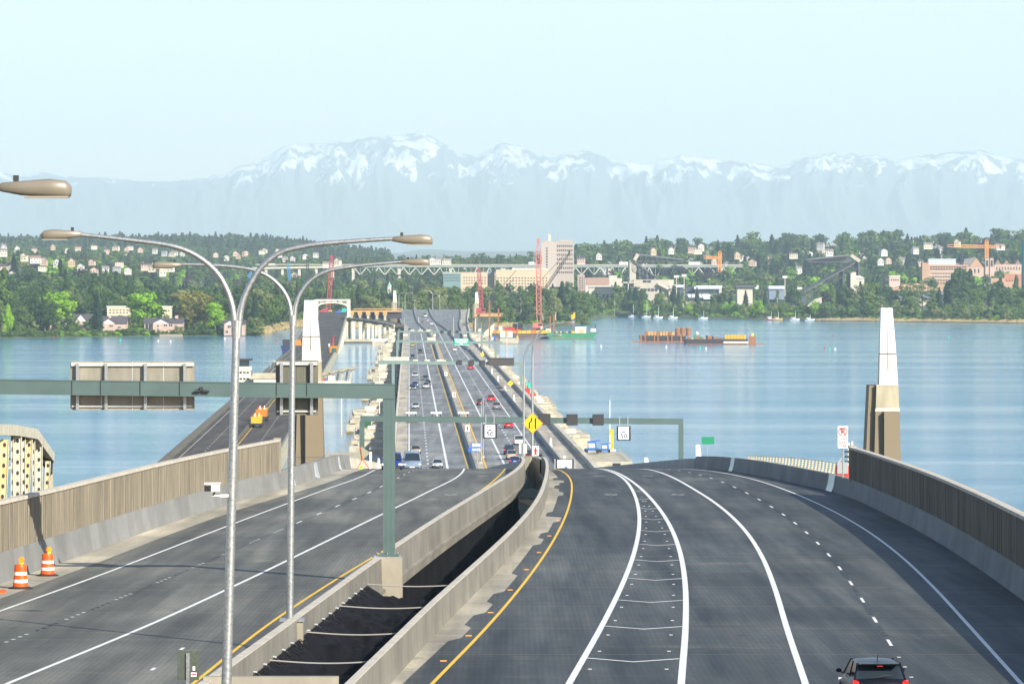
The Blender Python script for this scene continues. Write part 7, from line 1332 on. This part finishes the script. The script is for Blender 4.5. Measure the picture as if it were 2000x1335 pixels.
bldg('low boathouse with broad grey roof on the right shore near the island', 1145, 1180, 605, 617, 3860, 14, PALE, [(1150, 1160, 608, 614, 2, 1, .7, .8)], [('broad_roof', lambda s, X, Z: s.add([(X(1138), -2, Z(607)), (X(1182), -2, Z(604)), (X(1178), 16, Z(596)), (X(1141), 16, Z(596))], [(0, 1, 2, 3)], ROOFB)), ('blue_door', lambda s, X, Z: (s.box(X(1156), X(1160), -.5, -.2, Z(617), Z(608), BLUEP), s.box(X(1163), X(1167), -.5, -.2, Z(617), Z(608), BLUEP)))])
bldg('small white lantern tower rising from the trees above the side ramp', 757, 764, 560, 590, 3600, 4, HW, [(758, 763, 562, 570, 3, 1)], [('cupola', lambda s, X, Z: (s.lathe([(1.9, Z(560)), (1.9, Z(557)), (1.0, Z(555)), (.3, Z(551)), (0, Z(548))], mat('green_copper', (.25, .42, .36), .6), 8, (0, 2)),))])
s = MB(); s.lathe([(8, 0), (8, 4), (7.2, 8), (5.2, 11), (2.6, 12.8), (0, 13.4)], HW, 18); s.build('white_dome', label='tiny white dome on the hazy left horizon', cat='dome', loc=(XP(275, 8600), 8600, ZP(473, 8600)))
s = MB(); s.tube([(0, 0, -30), (0, 0, ZP(472, 3700) - 15)], 2.6, mat('deep_teal_paint', (.0, .16, .19), .6), 14); s.build('chimney_stack', label='deep teal pole-like stack cut by the right edge of the photo', cat='chimney', loc=(XP(2001, 3700), 3700, 15))
# lights masts of the stadium field
for px, pt, pb, lb in ((1336, 538, 575, 'stadium floodlight mast left of the glass stand'), (1360, 562, 600, 'thin mast in front of the glass stand'), (1533, 541, 570, 'stadium floodlight mast near the right stand'), (1562, 563, 600, 'tall floodlight mast between field and right stand'), (1321, 540, 575, 'thin mast just right of the left stand')):
    t = thing('floodlight_mast', lb, 'mast', (XP(px, 3950), 3950, ZP(pb, 3950)), group='stadium floodlight masts'); H = (pb - pt) / FPX * 3950; s = MB(); s.tube([(0, 0, -4), (0, 0, H)], .4, PALE, 6); s.build('pole', t); s = MB(); s.box(-2.2, 2.2, -.5, .5, H - 1, H + 1.2, HW); s.build('lamp_bank', t)
# steel truss bridge and viaduct
YB = 5200; t = thing('high_steel_bridge', 'long high pale green steel truss bridge across the background', 'bridge', (XP(1170, YB), YB, 0)); o = t.location; BS = mat('pale_green_steel', (.30, .36, .34), .6); zd = lambda px: 47.5 - (max(0, 700 - px)) * .012
X = lambda p: XP(p, YB) - o.x
s = MB(); s.bar((X(470), 0, zd(470)), (X(700), 0, zd(700)), 14, 2.2, PALE); s.bar((X(700), 0, 47.5), (X(1450), 0, 47.2), 14, 2.0, mat('bridge_deck_side', (.24, .28, .28), .7)); s.bar((X(500), -7.2, 49.6), (X(1450), -7.2, 49.2), .3, .9, PALE); s.build('deck', t)
s = MB(); k = 0; px = 692
while px < 1430:
    dz = 9 if (px % 330) < 200 else 15; a, b = X(px), X(px + 24); s.bar((a, -6, 46), ((a + b) / 2, -6, 46 - dz), .9, .9, BS if k % 2 else HW); s.bar(((a + b) / 2, -6, 46 - dz), (b, -6, 46), .9, .9, HW); s.bar(((a + b) / 2, -6, 46 - dz), ((a + b) / 2, -6, 46), .5, .5, BS); s.bar(((a + b) / 2, -6, 46 - dz), ((b + b - a) / 2 + (b - a) / 2 * .999, -6, 46 - dz), .9, .9, BS); px += 24; k += 1
s.build('truss', t)
for px in (520, 552, 585, 618, 650, 690, 780, 880, 985, 1100, 1190, 1300, 1410): s = MB(); s.box(X(px) - 1.6, X(px) + 1.6, -5, 5, 0, 45, PALE); s.build('pier', t)
for px, lb, L_, m in ((1220, 'white trailer truck on the high steel bridge left of the stadium roof', 14, HW), (1356, 'white trailer truck on the high steel bridge near the orange crane', 14, HW), (531, 'white truck on the viaduct behind the lamp arms', 8, HW), (1038, 'white van on the steel bridge left of the hospital tower', 7, HW)):
    q = thing('trailer_truck', lb, 'truck', (XP(px, YB), YB - 4, zd(px) + 1.2)); s = MB(); s.box(-L_ / 2, L_ / 2, -1.3, 1.3, 1.0, 4.2, m); s.build('trailer', q); s = MB(); s.box(L_ / 2 + .3, L_ / 2 + 2.6, -1.2, 1.2, .6, 3.4, STEEL); s.build('cab', q); s = MB(); [s.tube([(x, -1.35, .5), (x, 1.35, .5)], .5, RUB, 8) for x in (-L_ * .4, -L_ * .3, L_ * .4, L_ / 2 + 1.6)]; s.build('wheels', q)
for px, pt in ((1382, 490), (1045, 486)):
    s = MB(); q = thing('power_pylon', 'steel lattice power pylon %s' % ('right of the stadium roof' if px > 1200 else 'left of the hospital tower'), 'pylon', (XP(px, 5300), 5300, 30)); H = ZP(pt, 5300) - 30; [s.bar((-4 * i, 0, 0), (-.6 * i, 0, H), .5, .5, STEEL) for i in (-1, 1)]; [s.bar((-4 + 3.4 * k / 8, 0, H * k / 8), (4 - 3.4 * (k + 1) / 8, 0, H * (k + 1) / 8), .35, .35, STEEL) for k in range(8)]; s.build('lattice_leg', q); s = MB(); [s.bar((-w_, 0, H * f), (w_, 0, H * f), .4, .4, STEEL) for w_, f in ((5, .72), (6, .85), (4, .97))]; s.build('cross_arm', q)
# ================================================================ lakeside apartments and hillside houses
def gable(label, px0, px1, pyb, pye, pyr, Y, D, wall, roof, front=None, wn=(), extra=None, group=None, face=None):
    """house from px0..px1, eaves at row pye, ridge at row pyr, roof ridge along x; front: (px0, px1, peak row) cross gable facing us"""
    x0, x1 = XP(px0, Y), XP(px1, Y); cx = (x0 + x1) / 2; zb = ZP(pyb, Y) - 1.5; t = thing('apartment_house', label, 'house', (cx, Y, zb), group=group); X = lambda p: XP(p, Y) - cx; Z = lambda p: ZP(p, Y) - zb
    s = MB(); s.box(X(px0), X(px1), 0, D, 0, Z(pye), wall); s.prism([(0, Z(pye)), (D, Z(pye)), (D / 2, Z(pyr) - .2)], X(px0), X(px1), HW, 'x') if not front or 1 else None; s.build('wall', t)
    s = MB(); e, h = .6, Z(pyr); s.add([(X(px0) - e, -e, Z(pye) - .1), (X(px1) + e, -e, Z(pye) - .1), (X(px1) + e, D / 2, h), (X(px0) - e, D / 2, h), (X(px0) - e, D + e, Z(pye) - .1), (X(px1) + e, D + e, Z(pye) - .1)], [(0, 1, 2, 3), (3, 2, 5, 4)], roof)
    if front:
        a, b, pk = front; m_ = (a + b) / 2; s.add([(X(a) - .5, -1.8, Z(pye) - .2), (X(m_), -1.8, Z(pk)), (X(m_), D / 2, Z(pk)), (X(a) - .5, D / 2, Z(pye) - .2)], [(0, 1, 2, 3)], roof); s.add([(X(b) + .5, -1.8, Z(pye) - .2), (X(m_), -1.8, Z(pk)), (X(m_), D / 2, Z(pk)), (X(b) + .5, D / 2, Z(pye) - .2)], [(0, 1, 2, 3)], roof)
    s.build('roof', t)
    if front: s = MB(); s.box(X(a), X(b), -1.5, 2, 0, Z(pye), wall); s.build('front_wing', t); s = MB(); s.prism([(X(a), Z(pye)), (X(b), Z(pye)), (X((a + b) / 2), Z(pk) - .15)], -1.5, D / 2 - .2, face or HW); s.build('gable_end', t)
    for (a, b, c, d) in wn:
        yw = -1.5 if front and front[0] <= a and b <= front[1] else 0; s = MB(); s.box(X(a) - .15, X(b) + .15, yw - .1, yw + .1, Z(d) - .15, Z(c) + .15, HW); f = s.build('window', t); s = MB(); s.box(X(a), X(b), yw - .16, yw - .1, Z(d), Z(c), WIN); s.box((X(a) + X(b)) / 2 - .08, (X(a) + X(b)) / 2 + .08, yw - .2, yw - .16, Z(d), Z(c), HW); s.build('pane', f)
    if extra: s = MB(); a, b, c, d = extra; s.box(X(a), X(b), D * .3, D * .3 + 1, Z(d), Z(c), BRICK); s.build('chimney', t)
    return t
EG = 'brick lakeside apartment houses'; Yh = 2720
gable('pink brick gabled house in the middle of the left shore with a dark roof', 200, 247, 650, 632, 617, Yh, 12, BRICK, ROOFD, (198, 226, 622), [(214, 221, 634, 638), (205, 210, 644, 648), (216, 221, 644, 648), (230, 236, 637, 641)], (211, 216, 616, 621), EG)
gable('long pink brick house right of the middle one with two sunlit windows', 282, 357, 649, 631, 621, Yh, 12, BRICK, ROOFD, (299, 330, 623), [(320, 327, 633, 637), (329, 337, 633, 637), (307, 311, 634, 638), (341, 345, 634, 637), (284, 296, 632, 643), (307, 311, 642, 646)], (341, 347, 616, 622), EG)
gable('pink brick house at the right end of the row, half behind the lamp pole', 436, 478, 650, 633, 625, Yh, 12, BRICK, ROOFD, (438, 460, 626), [(445, 451, 635, 640), (467, 470, 635, 640), (441, 446, 645, 650)], None, EG)
gable('pink brick gable at the left end of the row behind green trees', 96, 126, 646, 631, 622, 2740, 12, BRICK, ROOFD, (104, 124, 621), [(109, 114, 632, 636)], None, EG)
gable('dark roofed brick house between the conifer and the left gable', 142, 181, 648, 628, 613, 2760, 12, BRICK, ROOFD, (146, 170, 614), [(163, 177, 627, 632)], None, EG)
bldg('cream flat roofed apartment block behind the brick houses', 209, 254, 600, 616, 2860, 12, mat('cream_yellow_wall', (.60, .52, .36), .8), [(212, 252, 603, 613, 6, 2, .5, .45)], roof=HW)
bldg('cream block end peeking out right of the bright green tree', 317, 334, 600, 612, 2860, 10, mat('cream_yellow_wall', (.60, .52, .36), .8), [(319, 332, 603, 610, 3, 1, .5, .45)], roof=HW)
s = MB(); [s.box(XP(312 + i * 3.2, 2690), XP(314.4 + i * 3.2, 2690), 2690 - .3, 2690, -.5, 1.5, mat('bulkhead_timber', (.35, .28, .2), .9)) for i in range(14)]; s.box(XP(311, 2690), XP(356, 2690), 2690, 2694, -.5, 1.2, OC); s.build('timber_bulkhead', label='low grey timber bulkhead at the waterline below the long brick house', cat='retaining wall')
s = MB(); LAWN = mat('bright_lawn', (.10, .26, .02), .95, var=.2, scale=.1); s.add([(XP(248, 2712), 2712, 3.2), (XP(282, 2712), 2712, 3.2), (XP(280, 2752), 2752, 4.6), (XP(252, 2752), 2752, 4.6)], [(0, 1, 2, 3)], LAWN); s.build('lawn', kind='structure')
REED = mat('dry_reeds', (.26, .20, .09), .95, var=.4, sc3=(.03, .03, .3), col2=(.45, .34, .17))
s = MB(); r = random.Random(2)
for i in range(9000):
    px = r.uniform(505, 1010) if i < 4200 else r.uniform(1580, 2040); Yr = SH(px) + r.uniform(2, 70 if px < 760 else 12) ** 1.0; x = XP(px, Yr); h = r.uniform(1.6, 3.0) * (1 if px < 1100 else .55); w_ = r.uniform(.6, 1.4); z = zg(px, Yr) - .2; a = r.uniform(-.5, .5); s.add([(x - w_, Yr - a, z), (x + w_, Yr + a, z), (x + w_ * .7, Yr + a, z + h), (x - w_ * .7, Yr - a, z + h * .9)], [(0, 1, 2, 3)], REED)
s.build('reeds', label='band of dry straw coloured reeds along the marshy shore', kind='stuff', fix=False)
HC = [HW, HW, mat('house_cream', (.62, .55, .42), .85), mat('house_grey', (.42, .42, .42), .85), mat('house_tan', (.50, .38, .26), .85), mat('house_pink', (.58, .42, .34), .85)]; RC = [ROOFD, ROOFG, ROOFB, ROOFG]
HK = []
def hmesh(seed):
    r = random.Random(seed); s = MB(); w_, d, h = r.uniform(4, 8), r.uniform(4, 6), r.uniform(3.5, 6.5); wm, rm = r.choice(HC), r.choice(RC); s.box(-w_, w_, -d, d, -4, h, wm); rh = r.uniform(2, 3.8); gab = r.random() < .55; HK.append((wm.name.replace('house_', ''), 'front-gabled' if gab else 'side-gabled'))
    if gab: s.prism([(-w_, h), (w_, h), (0, h + rh + 1)], -d, d, wm); s.prism([(-w_ - .6, h - .3), (0, h + rh + 1.1), (w_ + .6, h - .3), (w_ + .6, h + .2), (0, h + rh + 1.7), (-w_ - .6, h + .2)], -d - .5, d + .5, rm)
    else: s.add([(-w_ - .5, -d - .5, h), (w_ + .5, -d - .5, h), (w_ + .5, 0, h + rh), (-w_ - .5, 0, h + rh), (-w_ - .5, d + .5, h), (w_ + .5, d + .5, h)], [(0, 1, 2, 3), (3, 2, 5, 4)], rm); s.prism([(-d, h), (d, h), (0, h + rh - .1)], -w_, w_, wm, 'x')
    wins(s, -w_, w_, h - 3, h - .4, r.choice((3, 4)), 1, -d, fx=.5, fz=.6); wins(s, -w_, w_, h - 6.2, h - 3.6, r.choice((2, 3, 4)), 1, -d, fx=.5, fz=.55)
    if r.random() < .5: s.box(-w_ * .5, -w_ * .5 + 1, 0, 1, h, h + rh + 1.8, BRICK)
    return s.mesh('hillside_house')
HM = [hmesh(i) for i in range(14)]
def near_mark(px, marks):
    for lim, w_ in marks:
        if px < lim: return w_
    return marks[-1][1]
RM = [(1190, 'above the low brick building'), (1260, 'behind the left stadium stand'), (1340, 'above the left stadium roof'), (1420, 'near the orange crane by the steel bridge'), (1500, 'between the stadium stands'), (1580, 'just left of the right stadium stand'), (1690, 'above the right stadium stand'), (1790, 'right of the right stadium stand'), (1870, 'above the brick laboratory'), (1940, 'behind the long orange crane jib'), (2100, 'at the right edge')]
LM = [(40, 'at the left edge'), (90, 'beside the leftmost lamp arm'), (150, 'above the bright green tree'), (210, 'above the left brick houses'), (280, 'left of the lone conifer'), (340, 'right of the lone conifer'), (430, 'under the nearest lamp arm'), (520, 'between the two lamps'), (700, 'left of the red crane')]
def house(px, py, Y, k, lab, grp, i):
    hk = HK[i % 14]; hi = py < (485 if px > 700 else 488) or (px <= 700 and Y < 5000 and py < 512)
    lab = '%s %s %s house %s on the %s hill, %s' % (lab, hk[0], hk[1], 'high' if hi else 'low', 'right' if px > 1100 else 'left' if px < 700 else 'middle', near_mark(px, RM if px > 700 else LM))
    if len(lab.split()) > 16: lab = lab.replace(' ' + hk[1], '')
    if len(lab.split()) > 16: lab = lab.replace(' just', '').replace(' by the steel bridge', '')
    z = ZP(py, Y); o = obj('hillside_house', HM[i % 14], None, (XP(px, Y), Y, z), rz=random.Random(i).uniform(-.35, .35), s=k); tag(o, lab, 'house', grp)
r = random.Random(21)
L1 = [(3, 490), (48, 500), (68, 503), (86, 508), (22, 520), (6, 522), (82, 520), (158, 519), (180, 508), (184, 526), (205, 524), (228, 525), (250, 526), (165, 530), (302, 520), (316, 528), (330, 520), (140, 510), (24, 532), (283, 518), (232, 512), (113, 512)]
for i, (px, py) in enumerate(L1): house(px, py + 6, 3850 + r.uniform(-60, 160), r.uniform(.5, .68), 'medium', 'houses on the left hill', i)
for i in range(38): px = r.uniform(-10, 620); py = r.uniform(482, 500) + max(0, (px - 250)) * .03 ; house(px, py, 6200, .62, 'tiny', 'tiny houses on the hazy left slope', i + 3)
for i, (px, Y, z, k, c) in enumerate(HSP): house(px, HZ - (z - CZ) / Y * FPX, Y, k, 'small' if c == 'R' else 'larger', 'small houses on the right hill' if c == 'R' else 'larger houses on the right hill', i + 5)
for i, (px, py) in enumerate(((845, 512), (856, 511), (872, 512), (660, 514), (640, 518), (575, 541), (585, 546))): house(px, py + 1, 5350, .75, 'tan-looking', 'houses above the steel bridge', i + 40)
